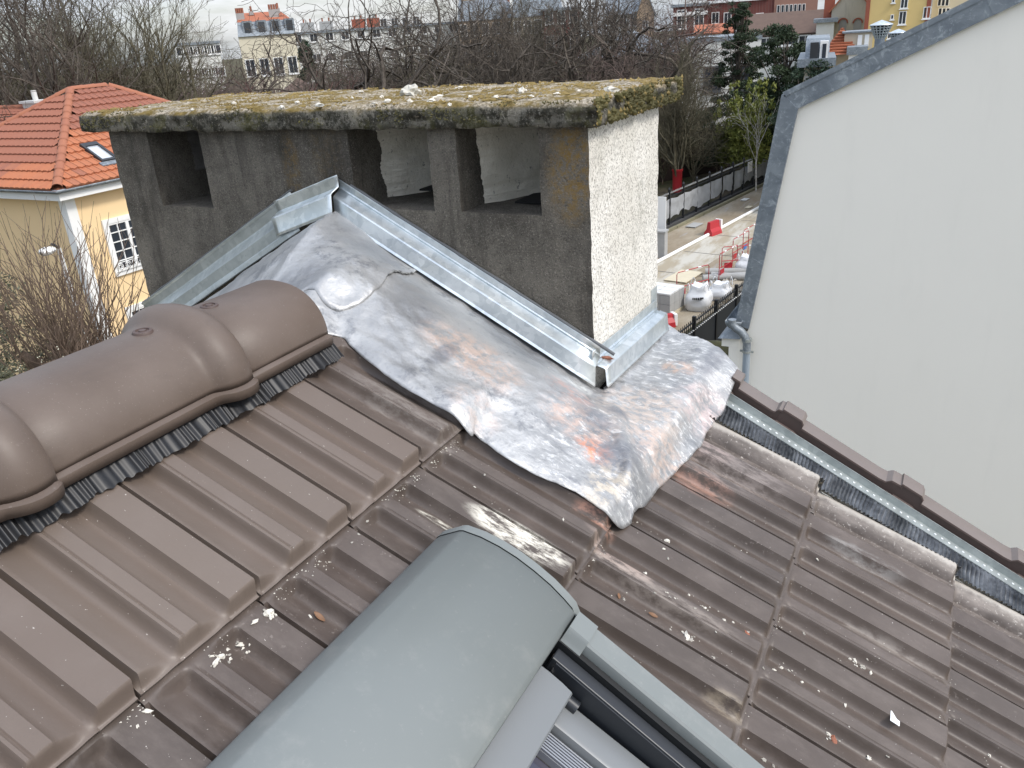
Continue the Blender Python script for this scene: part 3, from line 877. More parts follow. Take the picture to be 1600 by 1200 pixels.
for s, u in ((-0.03, 0.066), (0.0, 0.066), (0.03, 0.0655), (0.055, 0.063), (0.074, 0.059), (0.0765, 0.056), (0.0765, 0.046)):
    P.append([RP(s, y, u) for y in (-0.45, 0.3, 0.872)])
mb.grid(P, flip=False)
mb.add([p[-1] for p in P] + [RP(0.0, 0.872, 0.044)], [tuple(range(len(P) + 1))])
mb.obj('shutter_slat', M['sash'], win, smooth=30)
# flashing that joins window and tiles on the near side
mb = MB()
mb.obox(RP(-0.24, -0.5, -0.05), E_S * 0.26, (0, 1.48, 0), E_N * 0.085)
mb.obj('head_flashing', M['anth'], win)
mb = MB()
mb.obox(RP(-0.02, 0.905, -0.12), E_S * 1.5, (0, 0.055, 0), E_N * 0.10)
mb.obj('upstand', M['anth2'], win)

# ================================================================== CHIMNEY
YF, YB, XL, XRC = 1.807, 2.315, -2.425, -0.762
chim = empty('chimney', (-1.6, 2.05, 8.0), 'long concrete chimney stack with dark sooty front, whitewashed end and mossy cap', 'chimney')
ZC = 9 - 0.209
xs0 = [XL, -2.25, -2.022, -1.462, -1.205, -1.122, -0.890, XRC]
ys0 = [YF, YF + 0.13, YB - 0.12, YB]
zs0 = [7.2, 9 - 0.446, 9 - 0.425, 9 - 0.407, ZC]
def solid(i, j, k):
    # i x-cell, j y-cell, k z-cell ; openings are cells 1, 3, 5 above their own ledge
    if k == 0: return True
    if i == 1: return False
    if i == 3: return k < 2 if False else (k <= 1 and j != 9)
    if i == 5: return k <= 1
    return True
def refine(vals, step):
    out = []
    for a, b in zip(vals, vals[1:]):
        n = max(1, int(math.ceil((b - a) / step)))
        out += [(a + (b - a) * q / n, idx) for q, idx in ((q, vals.index(a)) for q in range(n))]
    out.append((vals[-1], None))
    return out
def grid_solid(xs, ys, zs, fn, step, disp, seed):
    X, Y, Z = refine(xs, step), refine(ys, step), refine(zs, step)
    nx, ny, nz_ = len(X) - 1, len(Y) - 1, len(Z) - 1
    occ = lambda a, b, c: 0 <= a < nx and 0 <= b < ny and 0 <= c < nz_ and fn(X[a][1], Y[b][1], Z[c][1])
    vid = {}; V = []; Fc = []; mi = []
    def vert(a, b, c):
        k = (a, b, c)
        if k not in vid:
            p = Vector((X[a][0], Y[b][0], Z[c][0]))
            d = Vector((mnoise.noise(p * 21 + Vector((seed, 0, 0))), mnoise.noise(p * 21 + Vector((0, seed, 9))), mnoise.noise(p * 21 + Vector((5, 0, seed)))))
            d2 = Vector((mnoise.noise(p * 70 + Vector((seed, 3, 0))), mnoise.noise(p * 70 + Vector((0, seed, 19))), mnoise.noise(p * 70 + Vector((15, 0, seed)))))
            vid[k] = len(V); V.append(tuple(p + d * disp + d2 * disp * 0.6))
        return vid[k]
    for a in range(nx):
        for b in range(ny):
            for c in range(nz_):
                if not occ(a, b, c): continue
                for (da, db, dc, q) in ((-1, 0, 0, [(0, 0, 0), (0, 0, 1), (0, 1, 1), (0, 1, 0)]), (1, 0, 0, [(1, 0, 0), (1, 1, 0), (1, 1, 1), (1, 0, 1)]),
                                        (0, -1, 0, [(0, 0, 0), (1, 0, 0), (1, 0, 1), (0, 0, 1)]), (0, 1, 0, [(0, 1, 0), (0, 1, 1), (1, 1, 1), (1, 1, 0)]),
                                        (0, 0, -1, [(0, 0, 0), (0, 1, 0), (1, 1, 0), (1, 0, 0)]), (0, 0, 1, [(0, 0, 1), (1, 0, 1), (1, 1, 1), (0, 1, 1)])):
                    if occ(a + da, b + db, c + dc): continue
                    Fc.append([vert(a + i, b + j, c + k) for i, j, k in q])
                    mi.append(1 if (da == 1 and a == nx - 1) else 0)
    return V, Fc, mi
V_, F_, mi_ = grid_solid(xs0, ys0, zs0, solid, 0.02, 0.0028, 3.3)
me = bpy.data.meshes.new('chimney_stack'); me.from_pydata(V_, [], F_)
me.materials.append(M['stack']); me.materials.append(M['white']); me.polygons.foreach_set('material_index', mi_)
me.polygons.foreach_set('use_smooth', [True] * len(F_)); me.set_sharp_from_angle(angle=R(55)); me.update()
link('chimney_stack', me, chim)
# pale plaster linings on the left jamb of each flue mouth, with a ragged front edge
def lining(xj, ya, yb, z0, z1, amp, seed, bulge=0.012, matl=None):
    mb = MB(); P = []
    nz, ny = 90, 20
    for i in range(nz + 1):
        z = z0 + (z1 - z0) * i / nz
        e = ya + amp * mnoise.noise(Vector((seed, z * 16, 0))) + amp * 0.5 * mnoise.noise(Vector((seed, z * 60, 3))) + amp * 0.35 * mnoise.noise(Vector((seed, z * 190, 6))) + 0.9 * amp * (1 - i / nz)
        row = []
        for j in range(ny + 1):
            f = j / ny
            y = e + (yb - e) * (1 - (1 - f) ** 1.6)
            th = bulge * (1 - (1 - min(1, f * 5)) ** 2) + 0.004 * mnoise.noise(Vector((y * 30, z * 30, seed))) + 0.003 * mnoise.noise(Vector((f * 40, z * 90, seed)))
            row.append((xj + max(0.001, th) + 0.235 * f ** 1.5, y, z))
        P.append(row)
    mb.grid(P)
    return mb.obj('flue_lining', matl or M['lining'], chim, smooth=180)
lining(-1.457, 1.93, 2.16, 9 - .455, ZC - .004, 0.016, 2.1, 0.02)
lining(-1.117, 1.905, 2.13, 9 - .455, ZC - .004, 0.014, 7.7, 0.02)
def patch(px, py, y, w, h, seed):
    mb = MB(); c = at_y(px, py, y)
    n = 22
    ring = [c + Vector((w * (1 + .35 * mnoise.noise(Vector((k * .9, seed, 0)))) * math.cos(2 * math.pi * k / n), -0.006, h * (1 + .35 * mnoise.noise(Vector((k * .9, seed, 5)))) * math.sin(2 * math.pi * k / n))) for k in range(n)]
    mb.add([c + Vector((0, -.012, 0))] + ring, [(0, 1 + (k + 1) % n, 1 + k) for k in range(n)])
    return mb
mb = MB()
lining(-2.245, 1.95, 2.30, 9 - .36, ZC - .02, 0.016, 4.2, 0.014, simple('sooty_plaster', (.12, .115, .11), .95, 0, .3, 30, .6, 90))['label'] = 'dark grey plaster remnant in the leftmost flue mouth'
# thin black slabs on the ledges stand in for the dark of flue holes
for lo, hi in (((-1.36, 1.97, 9 - .4065), (-1.215, 2.15, 9 - .4015)), ((-1.03, 1.93, 9 - .4235), (-0.895, 2.12, 9 - .4185)), ((-2.12, 1.93, 9 - .4445), (-2.03, 2.12, 9 - .4395))):
    mb = MB(); mb.box(lo, hi); mb.obj('flue_hole_slab', M['soot'], chim)

mb = MB(); mb.box((XL + .004, YF + .004, 0), (XRC - .004, YB - .004, 7.21)); mb.obj('chimney_base', M['stack'], chim)
# cap slab
mb = MB()
cx0, cx1, cy0, cy1, cz0, cz1 = -2.515, -0.730, 1.780, 2.420, 9 - 0.212, 9 - 0.1535
V_, F_, mi_ = grid_solid([cx0, cx1], [cy0, cy1], [cz0, cz1], lambda a, b, c: True, 0.0155, 0.0055, 8.8)
V2 = []
for (x, y, z) in V_:
    # broken corners and a slightly crowned top
    dx = min(x - cx0, cx1 - x); dy = min(y - cy0, cy1 - y)
    if z > cz1 - 0.02: z -= 0.012 * max(0, 1 - min(dx, dy) / 0.03) ** 2
    big = mnoise.noise(Vector((x * 7, y * 7, z * 7 + 4)))
    if dx < 0.03: x += 0.012 * big * (1 if x > -1.6 else -1)
    if dy < 0.03: y += 0.008 * big
    V2.append((x, y, z))
me = bpy.data.meshes.new('cap_slab'); me.from_pydata(V2, [], F_); me.materials.append(M['cap'])
me.polygons.foreach_set('use_smooth', [True] * len(F_)); me.update()
cap = link('cap_slab', me, chim)
# moss cushions: on the top and hanging on the right-hand end
def clump_verts(c, r, flat, rnd):
    vs = []
    for (x, y, z) in ((1, 0, 0), (-.5, .87, 0), (-.5, -.87, 0), (0, 0, 1), (0.2, 0.1, -.8)):
        k = rnd.uniform(.7, 1.3) * r
        vs.append((c[0] + x * k, c[1] + y * k, c[2] + z * k * flat))
    return vs, [(0, 1, 3), (1, 2, 3), (2, 0, 3), (1, 0, 4), (2, 1, 4), (0, 2, 4)]
rnd = random.Random(4)
mb1, mb2 = MB(), MB()
n_ = 0
while n_ < 6500:
    x, y = rnd.uniform(cx0 + .01, cx1 - .005), rnd.uniform(cy0 + .004, cy1)
    d = mnoise.noise(Vector((x * 9, y * 9, 1.7)))
    n_ += 1
    if d + .5 * mnoise.noise(Vector((x * 28, y * 28, 3))) < 0.06: continue
    r = rnd.uniform(.0022, .0056)
    vs, fs = clump_verts((x, y, cz1 + 0.001), r, rnd.uniform(.5, 1.1), rnd)
    mb1.add(vs, fs)
for q in range(2600):
    y = rnd.uniform(cy0, cy1); z = rnd.uniform(cz0, cz1)
    if mnoise.noise(Vector((y * 14, z * 20, 9))) < -0.15: continue
    vs, fs = clump_verts((cx1 + rnd.uniform(-.006, .008), y, z), rnd.uniform(.0025, .0055), 1.5, rnd)
    (mb2 if rnd.random() < .85 else mb1).add(vs, fs)
for q in range(2600):
    x = rnd.uniform(cx0, cx1); z = rnd.uniform(cz0 - .004, cz1)
    if mnoise.noise(Vector((x * 8, z * 25, 2))) < 0.08 or z < cz0 + .012: continue
    vs, fs = clump_verts((x, cy0 + rnd.uniform(-.002, .005), z), rnd.uniform(.0015, .0036), 1.0, rnd)
    mb2.add(vs, fs)
o = mb1.obj('yellow_moss', M['moss'], cap); tag(o, kind='stuff')
o = mb2.obj('green_moss', M['mossg'], cap); tag(o, kind='stuff')

# ---- folded metal counter-flashings round the chimney foot
scr2 = MB(); scr2.lathe([(.0001, .004), (.0035, .0035), (.0045, .0015), (.0045, 0)], 10)
scr2_me = scr2.mesh('screw', M['screw'], 40)
def extrude(name, prof2, p0, p1, out, mat, parent, e0=0, e1=0, solid=0.0016, skew0=0.0, skew1=0.0):
    """prof2: (d outwards, h across) swept from p0 to p1"""
    p0, p1 = Vector(p0), Vector(p1); t = (p1 - p0).normalized(); out = Vector(out)
    up = out.cross(t).normalized()
    if up.z < 0: up = -up
    mb = MB()
    n = 14
    P = []
    for i in range(n + 1):
        f = i / n
        row = []
        for d, h in prof2:
            q = p0.lerp(p1, f) + t * ((skew0 * h) * (1 - f) + (skew1 * h) * f)
            wob = 0.0012 * mnoise.noise(Vector((f * 9, d * 60, h * 20)))
            row.append(q + out * (d + 0.006 + wob) + up * (h + wob))
        P.append(row)
    mb.grid(P)
    return mb.obj(name, mat, parent, smooth=20, solid=solid)
PR = [(0.003, 0.078), (0.001, 0.075), (0.001, 0.060), (0.004, 0.058), (0.003, 0.053), (0.031, 0.041), (0.034, 0.038), (0.038, 0.001), (0.043, -0.004), (0.041, -0.006)]
YW = YF
A_ap = Vector((-1.508, YW, 9 - 0.433)); A_cr = Vector((-0.742, YW, 9 - 0.840))
f1 = extrude('counter_flashing', PR, A_ap, A_cr, (0, -1, 0), M['galv'], chim, skew0=-0.53, skew1=-0.53)
f1['label'] = 'shiny folded flashing descending to the right along the chimney front'
t_ = (A_cr - A_ap).normalized(); upf = Vector((0, -1, 0)).cross(t_); upf = upf if upf.z > 0 else -upf
def put_screw(parent, p, nrm):
    q = Vector(nrm).to_track_quat('Z', 'Y').to_matrix().to_4x4()
    link('screw', scr2_me, parent, Matrix.Translation(p) @ q)
for f in (0.06, 0.23, 0.42, 0.635, 0.88):
    put_screw(f1, A_ap.lerp(A_cr, f) + upf * 0.067 + Vector((0, -0.002, 0)), (0, -1, 0))
# left run: long dull piece and a short bright sleeve at the peak
pl = at_y(479, 350, YW); pk = at_y(292, 481, YW)
dirl = (pk - pl).normalized()
B0 = pl + dirl * -0.02 + Vector((0, 0, -.010)); B1 = pl + dirl * 0.855 + Vector((0, 0, -.010))
PRL = [(0.006, 0.108), (0.001, 0.10), (0.001, 0.074), (0.003, 0.070), (0.0035, 0.068), (0.034, 0.046), (0.037, 0.043), (0.040, 0.012), (0.043, 0.008), (0.047, -0.004), (0.045, -0.006)]
f2 = extrude('counter_flashing', PRL, B0, B1, (0, -1, 0), M['galv_dull'], chim)
f2['label'] = 'dull grey folded flashing descending to the left along the chimney front'
ul = Vector((0, -1, 0)).cross(dirl); ul = ul if ul.z > 0 else -ul
for f in (0.10, 0.36, 0.50):
    put_screw(f2, B0.lerp(B1, f) + ul * 0.086 + Vector((0, -0.003, 0)), (0, -1, 0))
sA = A_ap + Vector((0, 0, 0.001)); sB = at_y(452, 361, YW)
f3 = extrude('counter_flashing', [(0.007, 0.094), (0.004, 0.088), (0.004, 0.062), (0.038, 0.050), (0.041, 0.047), (0.046, 0.006), (0.050, -0.003)], sA, sB, (0, -1, 0), M['galv'], chim, skew0=-0.34)
f3['label'] = 'short bright sleeve of flashing just left of the peak'
us = Vector((0, -1, 0)).cross((sB - sA).normalized()); us = us if us.z > 0 else -us
for f in (0.28, 0.72): put_screw(f3, sA.lerp(sB, f) + us * 0.076 + Vector((0, -0.005, 0)), (0, -1, 0))
# dark sealant beads above both runs
mb = MB()
for (q0, q1, uu, h) in ((A_ap, A_cr, upf, 0.083), (B0, B1, ul, 0.112)):
    pts = []
    for i in range(40):
        f = i / 39
        pts.append(q0.lerp(q1, f) + uu * (h - .003 + 0.003 * mnoise.noise(Vector((f * 14, h * 50, 0)))) + Vector((0, -0.004, 0)))
    mb.tube(pts, [0.0045 + 0.002 * mnoise.noise(Vector((i * .5, h, 2))) for i in range(40)], 8)
mb.obj('sealant_bead', M['putty'], chim, smooth=60)
# right-hand end flashing
ZR0 = 9 - 0.846
C0 = Vector((XRC, 1.776, ZR0)); C1 = Vector((XRC, 2.285, ZR0 - 0.018))
PRR = [(0.003, 0.086), (0.001, 0.082), (0.001, 0.060), (0.005, 0.057), (0.004, 0.052), (0.010, 0.050), (0.014, 0.052), (0.020, 0.050), (0.034, 0.046), (0.037, 0.043), (0.041, 0.0), (0.045, -0.004)]
f4 = extrude('counter_flashing', PRR, C0, C1, (1, 0, 0), M['galv'], chim)
f4['label'] = 'folded flashing along the whitewashed end of the chimney'
for f in (0.10, 0.66): put_screw(f4, C0.lerp(C1, f) + Vector((0.003, 0, 0.070)), (1, 0, 0))
put_screw(f4, C0.lerp(C1, 0.11) + Vector((0.040, 0, 0.018)), (1, 0, 0))
# tall back upstand at the far end of that run
mb = MB()
mb.obox((XRC + 0.001, 2.255, ZR0 + 0.03), (0.002, 0, 0), (0, 0.05, 0), (0, 0, 0.075))
mb.obj('flashing_end_tab', M['galv'], chim)

# ================================================================== LEAD APRON
lead = empty('lead_apron', (-1.0, 1.5, 8.3), 'crumpled silver lead apron sheet dressed over tiles at the chimney foot', 'lead flashing')
XA, ZA = -1.508, 9 - 0.437
def tile_env(s):
    for tl in TAIL.values():
        if s <= tl + 0.001:
            k = 1 - (tl - s) / CRS
            e = (TH + LIFT) * k
            k2 = (tl - s)
            return e
    return 0.02
_ES = np.linspace(-0.95, 0.75, 681)
_EV = np.array([tile_env(x) for x in _ES])
_EM = np.array([_EV[max(0, i - 7):i + 8].max() for i in range(len(_EV))])
_K = np.hanning(31); _K /= _K.sum()
_EB = np.convolve(np.pad(_EM, 15, mode='edge'), _K, mode='valid')
def env_s(s): return float(np.interp(s, _ES, _EB))
ccorn = Vector((-0.72, 1.77)); 
sO, yO = roof_sy(985, 795, 0.02); oO = RP(sO, yO, 0.02); ocorn = Vector((oO.x, oO.y))
_OUT = [None]
def d_outline(x, y):
    if _OUT[0] is None: return 1.0
    return float(np.sqrt(((_OUT[0] - np.array((x, y))) ** 2).sum(axis=1).min()))
def lead_z(x, y, extra=0.0, wr=1.0):
    q = Vector((x, y, 0))
    w = 0.0045 * mnoise.noise(q * 9) + 0.0042 * mnoise.noise(q * 21) + 0.0024 * mnoise.noise(q * 52) - 0.003 * max(0, mnoise.noise(q * 30 + Vector((4, 4, 0)))) 
    # crease running from the chimney corner to the outer corner
    ab = ocorn - ccorn; ap = Vector((x, y)) - ccorn
    t = max(0, min(1, ap.dot(ab) / ab.length_squared)); d = (ap - ab * t)
    sd = d.length * (1 if ab.x * d.y - ab.y * d.x > 0 else -1)
    w += 0.018 * math.exp(-((sd - 0.012) / 0.022) ** 2) * (0.35 + 0.65 * t) + 0.007 * math.exp(-((sd + 0.03) / 0.012) ** 2) * mnoise.noise(Vector((t * 9, 0, 3)))
    if d.length < 0.2: w += 0.006 * math.exp(-(d.length / 0.07) ** 2) * mnoise.noise(Vector((x * 26, y * 26, 8)))
    # hand-dressed ripples on the right-hand part
    if x > -0.75 and y > 1.7: w += 0.0035 * mnoise.noise(Vector((x * 14, y * 40, 2)))
    if x >= XR:
        s = (x + HP * SP) / CP                      # slope coordinate of the tile plane under x
        s = x * CP - (RPZ(x) - 9) * SP
        u = 0.046
        u += (env_s(s) + 0.009 - u) * (1 - sst(d_outline(x, y), 0.004, 0.17))
        w = max(w, -0.006)
        u += (0.066 - u) * sst(y, 1.97, 2.09)        # rides up over the verge tiles
        d_in = math.hypot(max(0, YI - y), max(0, x + 0.74))
        u = -0.016 + (u + 0.016) * sst(d_in, 0.0, 0.22)
        return RPZ(x) + u / CP + w * wr + extra
    f = sst(y, 1.25, 1.76)
    low = ZR - (XR - x) * math.tan(LP)
    high = RPZ(x) if x >= XA else ZA + (x - XA) * 0.527
    sR = XR * CP - (RPZ(XR) - 9) * SP
    uR = 0.046 + (env_s(sR) + 0.008 - 0.046) * (1 - sst(d_outline(XR, y), 0.004, 0.17))
    uR = -0.016 + (uR + 0.016) * sst(max(0, YI - y), 0.0, 0.22)
    off = 0.004 + (uR / CP - 0.004) * sst(x, XR - 0.28, XR)
    return low + (high - low) * f + off + w * wr + extra
def RPZ(x): return 9 + (-HP - SP * x) / CP
# z of the right-hand plane at x=XA must equal ZA
def lead_pt(px, py):
    # outline point of the sheet, found on the sheet's own surface
    u = 0.03
    for _ in range(3):
        s, y = roof_sy(px, py, u); u = env_s(s) + 0.008 if s > -0.76 else 0.014
    p = RP(s, y, u); return Vector((p.x, p.y))
def left_pt(px, py):
    n = Vector((-0.52, 0, 1)).normalized()
    k = n.dot(Vector((XA, 0, ZA + 0.012)) - EYE)
    p = on_plane(px, py, n, k); return Vector((p.x, p.y))
inner = []; outer = []
def pair(i, o): inner.append(Vector(i)); outer.append(Vector(o))
YI = 1.778
pair((-2.40, YI), (-2.40, 1.42)); pair((-2.0, YI), (-2.0, 1.32)); pair((-1.65, YI), (-1.62, 1.25)); pair((XA, YI), (-1.42, 1.22))
pair((-1.40, YI), (-1.26, 1.22))
o_px = [(524, 516), (548, 536), (600, 580), (660, 617), (728, 654), (746, 673), (800, 716), (850, 742), (905, 768), (940, 792), (968, 803), (985, 799), (1003, 788), (1022, 764), (1040, 746), (1066, 722), (1092, 698), (1105, 672), (1120, 652), (1136, 634), (1157, 605)]
i_f = [(-1.30, YI), (-1.26, YI), (-1.18, YI), (-1.10, YI), (-1.01, YI), (-0.97, YI), (-0.90, YI), (-0.84, YI), (-0.78, YI), (-0.745, YI), (-0.735, YI), (-0.730, YI + .004), (-0.730, YI + .012), (-0.730, YI + .035), (-0.730, YI + .07), (-0.730, YI + .13), (-0.730, YI + .20), (-0.730, YI + .27), (-0.730, YI + .34), (-0.730, YI + .42), (-0.728, 2.315)]
for a, b in zip(i_f, o_px): pair(a, lead_pt(*b))
_pl = []
for a_, b_ in zip(outer, outer[1:]):
    for q in range(24): _pl.append(tuple(a_.lerp(b_, q / 24)))
_OUT[0] = np.array(_pl)
def ruled(inner, outer, nv, sub, zfun, edge_drop=0.0):
    P = []
    for k in range(len(inner) - 1):
        for q in range(sub):
            f = q / sub
            # catmull-ish smooth along the outline
            a = inner[k].lerp(inner[k + 1], f)
            o0, o1, o2, o3 = outer[max(0, k - 1)], outer[k], outer[k + 1], outer[min(len(outer) - 1, k + 2)]
            b = 0.5 * ((2 * o1) + (-o0 + o2) * f + (2 * o0 - 5 * o1 + 4 * o2 - o3) * f * f + (-o0 + 3 * o1 - 3 * o2 + o3) * f ** 3)
            P.append((a, b))
    P.append((inner[-1], outer[-1]))
    G = []
    for a, b in P:
        row = []
        for j in range(nv + 1):
            v = j / nv
            p = a.lerp(b, v)
            z = zfun(p.x, p.y)
            z -= edge_drop * max(0, (v - 0.90) / 0.10) ** 2
            row.append((p.x, p.y, z))
        G.append(row)
    return G
mb = MB(); mb.grid(ruled(inner, outer, 70, 9, lead_z, 0.010))
mb.obj('lead_sheet', M['lead'], lead, smooth=180, solid=0.0022)
# overlapping patch near the peak with a curved lower edge
pi = [(-1.85, YI), (-1.66, YI), (-1.56, YI), (XA, YI), (-1.44, YI), (-1.38, YI), (-1.33, YI), (-1.29, YI), (-1.262, YI)]
po = [Vector((-1.85, 1.36)), Vector((-1.62, 1.27)), Vector((-1.50, 1.24)), Vector((-1.36, 1.235)), lead_pt(470, 451), lead_pt(512, 483), lead_pt(545, 491), lead_pt(578, 486), lead_pt(605, 462)]
pi.append((-1.25, YI)); po.append(lead_pt(631, 406))
mb = MB(); mb.grid(ruled([Vector(p) for p in pi], po, 30, 9, lambda x, y: lead_z(x, y, 0.006), 0.004))
o = mb.obj('lead_patch', M['lead'], lead, smooth=180, solid=0.0025)
o['label'] = 'second lead piece with curved edge lapped over the sheet near the peak'

# ================================================================== NEAR DEBRIS
def crumb_mesh(name, mat, seed, sx=1, sy=1, sz=0.6, sub=2):
    bm = bmesh.new(); bmesh.ops.create_icosphere(bm, subdivisions=sub, radius=1)
    for v in bm.verts:
        n = mnoise.noise(v.co * 1.5 + Vector((seed, 0, 0))) * .75 + mnoise.noise(v.co * 3.5 + Vector((0, seed, 0))) * .35
        v.co = Vector((v.co.x * sx, v.co.y * sy, v.co.z * sz)) * (1 + n)
    me = bpy.data.meshes.new(name); bm.to_mesh(me); bm.free(); me.materials.append(mat); return me
CM = [crumb_mesh('mortar_crumb', M['crumb'], 1 + i * 3.1, 1 + .4 * (i % 2), .8, .55) for i in range(5)] + [crumb_mesh('mortar_crumb', M['crumb2'], 30 + i * 2.3, 1.2, .7, .5) for i in range(2)]
SHM = crumb_mesh('tile_shard', M['shard'], 77, 1.5, .8, .4)
def surf_u(s, y):
    row = 0
    for rw, tl in TAIL.items():
        if s <= tl: row = rw; break
    x = s - (TAIL[row] - LT); v = ((y - Y0) / W) % 1.0
    return tile_u(x, v)
def on_tile(px, py):
    u = 0.0
    for _ in range(5):
        s, y = roof_sy(px, py, u); u = surf_u(s, y)
    return s, y, u
def place(name, me, px, py, size, label, cat, group=None, tilt=0):
    s, y, u = on_tile(px, py)
    mw = Matrix.Translation(RP(s, y, u + size * .25)) @ ROT @ Matrix.Rotation(random.uniform(0, 6.28), 4, 'Z') @ Matrix.Rotation(tilt, 4, 'X') @ Matrix.Scale(size, 4)
    o = link(name, me, None, mw)
    return tag(o, label, cat, group)
GR = 'pale mortar crumbs on the brown tiles'
for (px, py, k) in ((1042, 846, 8), (1037, 858, 5), (1044, 873, 4), (1008, 896, 5), (975, 937, 6), (1073, 996, 9), (1079, 1001, 7), (1068, 990, 5), (1047, 984, 4), (1076, 930, 5), (1086, 951, 4), (1101, 951, 5),
                    (1131, 970, 6), (1145, 973, 5), (1115, 1029, 5), (1335, 1032, 6), (1347, 1042, 7), (1360, 1052, 6), (1328, 1030, 5), (1256, 990, 6), (1221, 1044, 5), (1232, 1048, 4), (1253, 1066, 6), (1279, 1080, 4), (1320, 1102, 5),
                    (1296, 1147, 6), (1306, 1146, 5), (1203, 1180, 6), (1218, 1189, 4), (1357, 1185, 9), (1376, 1190, 6), (1545, 1180, 5), (485, 964, 4), (345, 1027, 9), (337, 1036, 7), (420, 958, 10), (424, 964, 6), (381, 995, 6),
                    (386, 1020, 4), (560, 835, 4), (517, 868, 5), (550, 848, 4), (573, 815, 5), (398, 972, 5), (355, 1015, 5), (1168, 988, 4), (1270, 880, 4), (880, 812, 4), (756, 744, 4), (745, 755, 3), (1382, 852, 4), (948, 742, 4), (230, 1112, 5), (215, 1135, 4)):
    i = random.randrange(7)
    place('mortar_crumb', CM[i], px, py, k * 0.00066 * random.uniform(.8, 1.2), 'small pale crumb of mortar lying on the brown roof tiles', 'mortar crumb', GR)
for (px, py, n) in ((1074, 997, 9), (1342, 1040, 9), (1300, 1148, 6), (345, 1028, 8), (420, 958, 5), (1228, 1045, 5), (380, 998, 5), (1040, 935, 7), (1100, 950, 5)):
    for _ in range(n):
        place('mortar_crumb', CM[random.randrange(7)], px + random.gauss(0, 11), py + random.gauss(0, 5), random.uniform(1.5, 4) * 0.00066, 'small pale crumb of mortar lying on the brown roof tiles', 'mortar crumb', GR)
def leaf_mesh():
    mb = MB(); P = []
    for i in range(9):
        f = i / 8; w = 0.42 * math.sin(math.pi * min(1, f * .92 + .06)) ** .8
        P.append([(f * 2 - 1, -w, .22 * f + .18), (f * 2 - 1, 0, .25 * f * f), (f * 2 - 1, w, .10 * f + .15)])
    mb.grid(P); return mb.mesh('dry_leaf', M['leafb'], 180)
LM = leaf_mesh()
place('dry_leaf', LM, 498, 966, 0.011, 'brown pointed dry leaf in a tile trough left of the grey hood', 'leaf')
place('dry_leaf', LM, 966, 933, 0.008, 'brown leaf against a white crumb, right above the grey side rail', 'leaf')
place('dry_leaf', LM, 1019, 963, 0.010, 'curled brown leaf alone in a tile trough right of the grey rail', 'leaf')
place('tile_shard', SHM, 1167, 991, 0.0042, 'small reddish shard near the lower end of a tile', 'shard')
place('tile_shard', SHM, 1302, 1156, 0.0068, 'reddish brown shard capped with pale mortar at the bottom right', 'shard')
mb = MB(); mb.box((-1, -.75, -.04), (1, .75, .04)); pm = mb.mesh('white_scrap', M['paper'])
place('white_scrap', pm, 1387, 1132, 0.0125, 'square white scrap lying on a tile at the lower right', 'scrap')
# shard and stones on the flashing and cap
p = C0.lerp(C1, 0.12) + Vector((0.026, 0, 0.053))
tag(link('tile_shard', SHM, None, Matrix.Translation(p) @ Matrix.Scale(0.010, 4)), 'terracotta shard resting on the flashing at the white chimney corner', 'shard')
GC = 'white stones scattered on the mossy cap'
def cap_stone(px, py, k, me, label, group=None, sq=1.0):
    q = at_z(px, py, cz1 + 0.006)
    o = link('stone', me, None, Matrix.Translation((q.x, min(q.y, cy1 - .02), cz1 + 0.004)) @ Matrix.Rotation(random.uniform(0, 6), 4, 'Z') @ Matrix.Diagonal((k, k, k * sq, 1)))
    return tag(o, label, 'stone', group)
BIG = crumb_mesh('stone', simple('grey_white_stone', (0.50, 0.48, 0.42), 0.9, 0, 0.3, 40, 0.6, 90), 55, 1.3, 1.0, .85, 3)
cap_stone(641, 146, 0.024, BIG, 'largest lump of greyish stone standing on the mossy chimney cap')
for (px, py, k) in ((564, 142, 8), (596, 150, 8), (606, 157, 11), (640, 157, 9), (684, 151, 11), (674, 156, 10), (702, 162, 7), (775, 150, 8), (464, 159, 9), (499, 163, 12), (817, 141, 15), (830, 149, 8), (955, 139, 12), (440, 166, 9), (550, 152, 6), (735, 150, 6), (870, 145, 6), (905, 140, 6), (365, 160, 7), (300, 170, 6), (585, 160, 5), (718, 136, 8)):
    cap_stone(px, py, k * 0.00095, CM[random.randrange(5)], 'small white stone lying on the moss of the chimney cap', GC, random.uniform(.7, 1.2))
cap_stone(788, 150, 0.012, CM[5], 'dark flat sliver of stone on the right half of the mossy cap', None, .5)

# ================================================================== GROUND, ROAD, STREET
def structure(mb, name, mat, smooth=None):
    return tag(mb.obj(name, mat, None, smooth), kind='structure')
def gz(x, y): return 0.0
mb = MB(); P = []
for i in range(41):
    P.append([(-700 + 1400 * j / 40, -700 + 1400 * i / 40, -0.02) for j in range(41)])
mb.grid(P, flip=True); structure(mb, 'ground', M['ground'])
SU = Vector((0.150, 0.9887, 0)); SV = Vector((0.9887, -0.150, 0))     # along / across the street
SO = Vector((-11.44, 35.93, 0))                                        # a point on the far kerb
def ST(a, c, z=0.0): return SO + SU * a + SV * c + Vector((0, 0, z))
mb = MB(); mb.quad(ST(-30, 0.12), ST(-30, 6.4), ST(60, 6.4), ST(60, 0.12)); structure(mb, 'road', M['road'])
mb = MB(); mb.quad(ST(-30, 1.85, .004), ST(-30, 3.9, .004), ST(60, 3.9, .004), ST(60, 1.85, .004))
t = NT('pale_concrete_strip'); bs = t.mix(t.ramp(t.noise(0.8, 8, 0.7, stretch=(2, .4, 1)), .4, .62), (0.32, 0.275, 0.20), (0.46, 0.44, 0.385)); t.set(color=bs, rough=0.95)
structure(mb, 'concrete_strip', t.m)
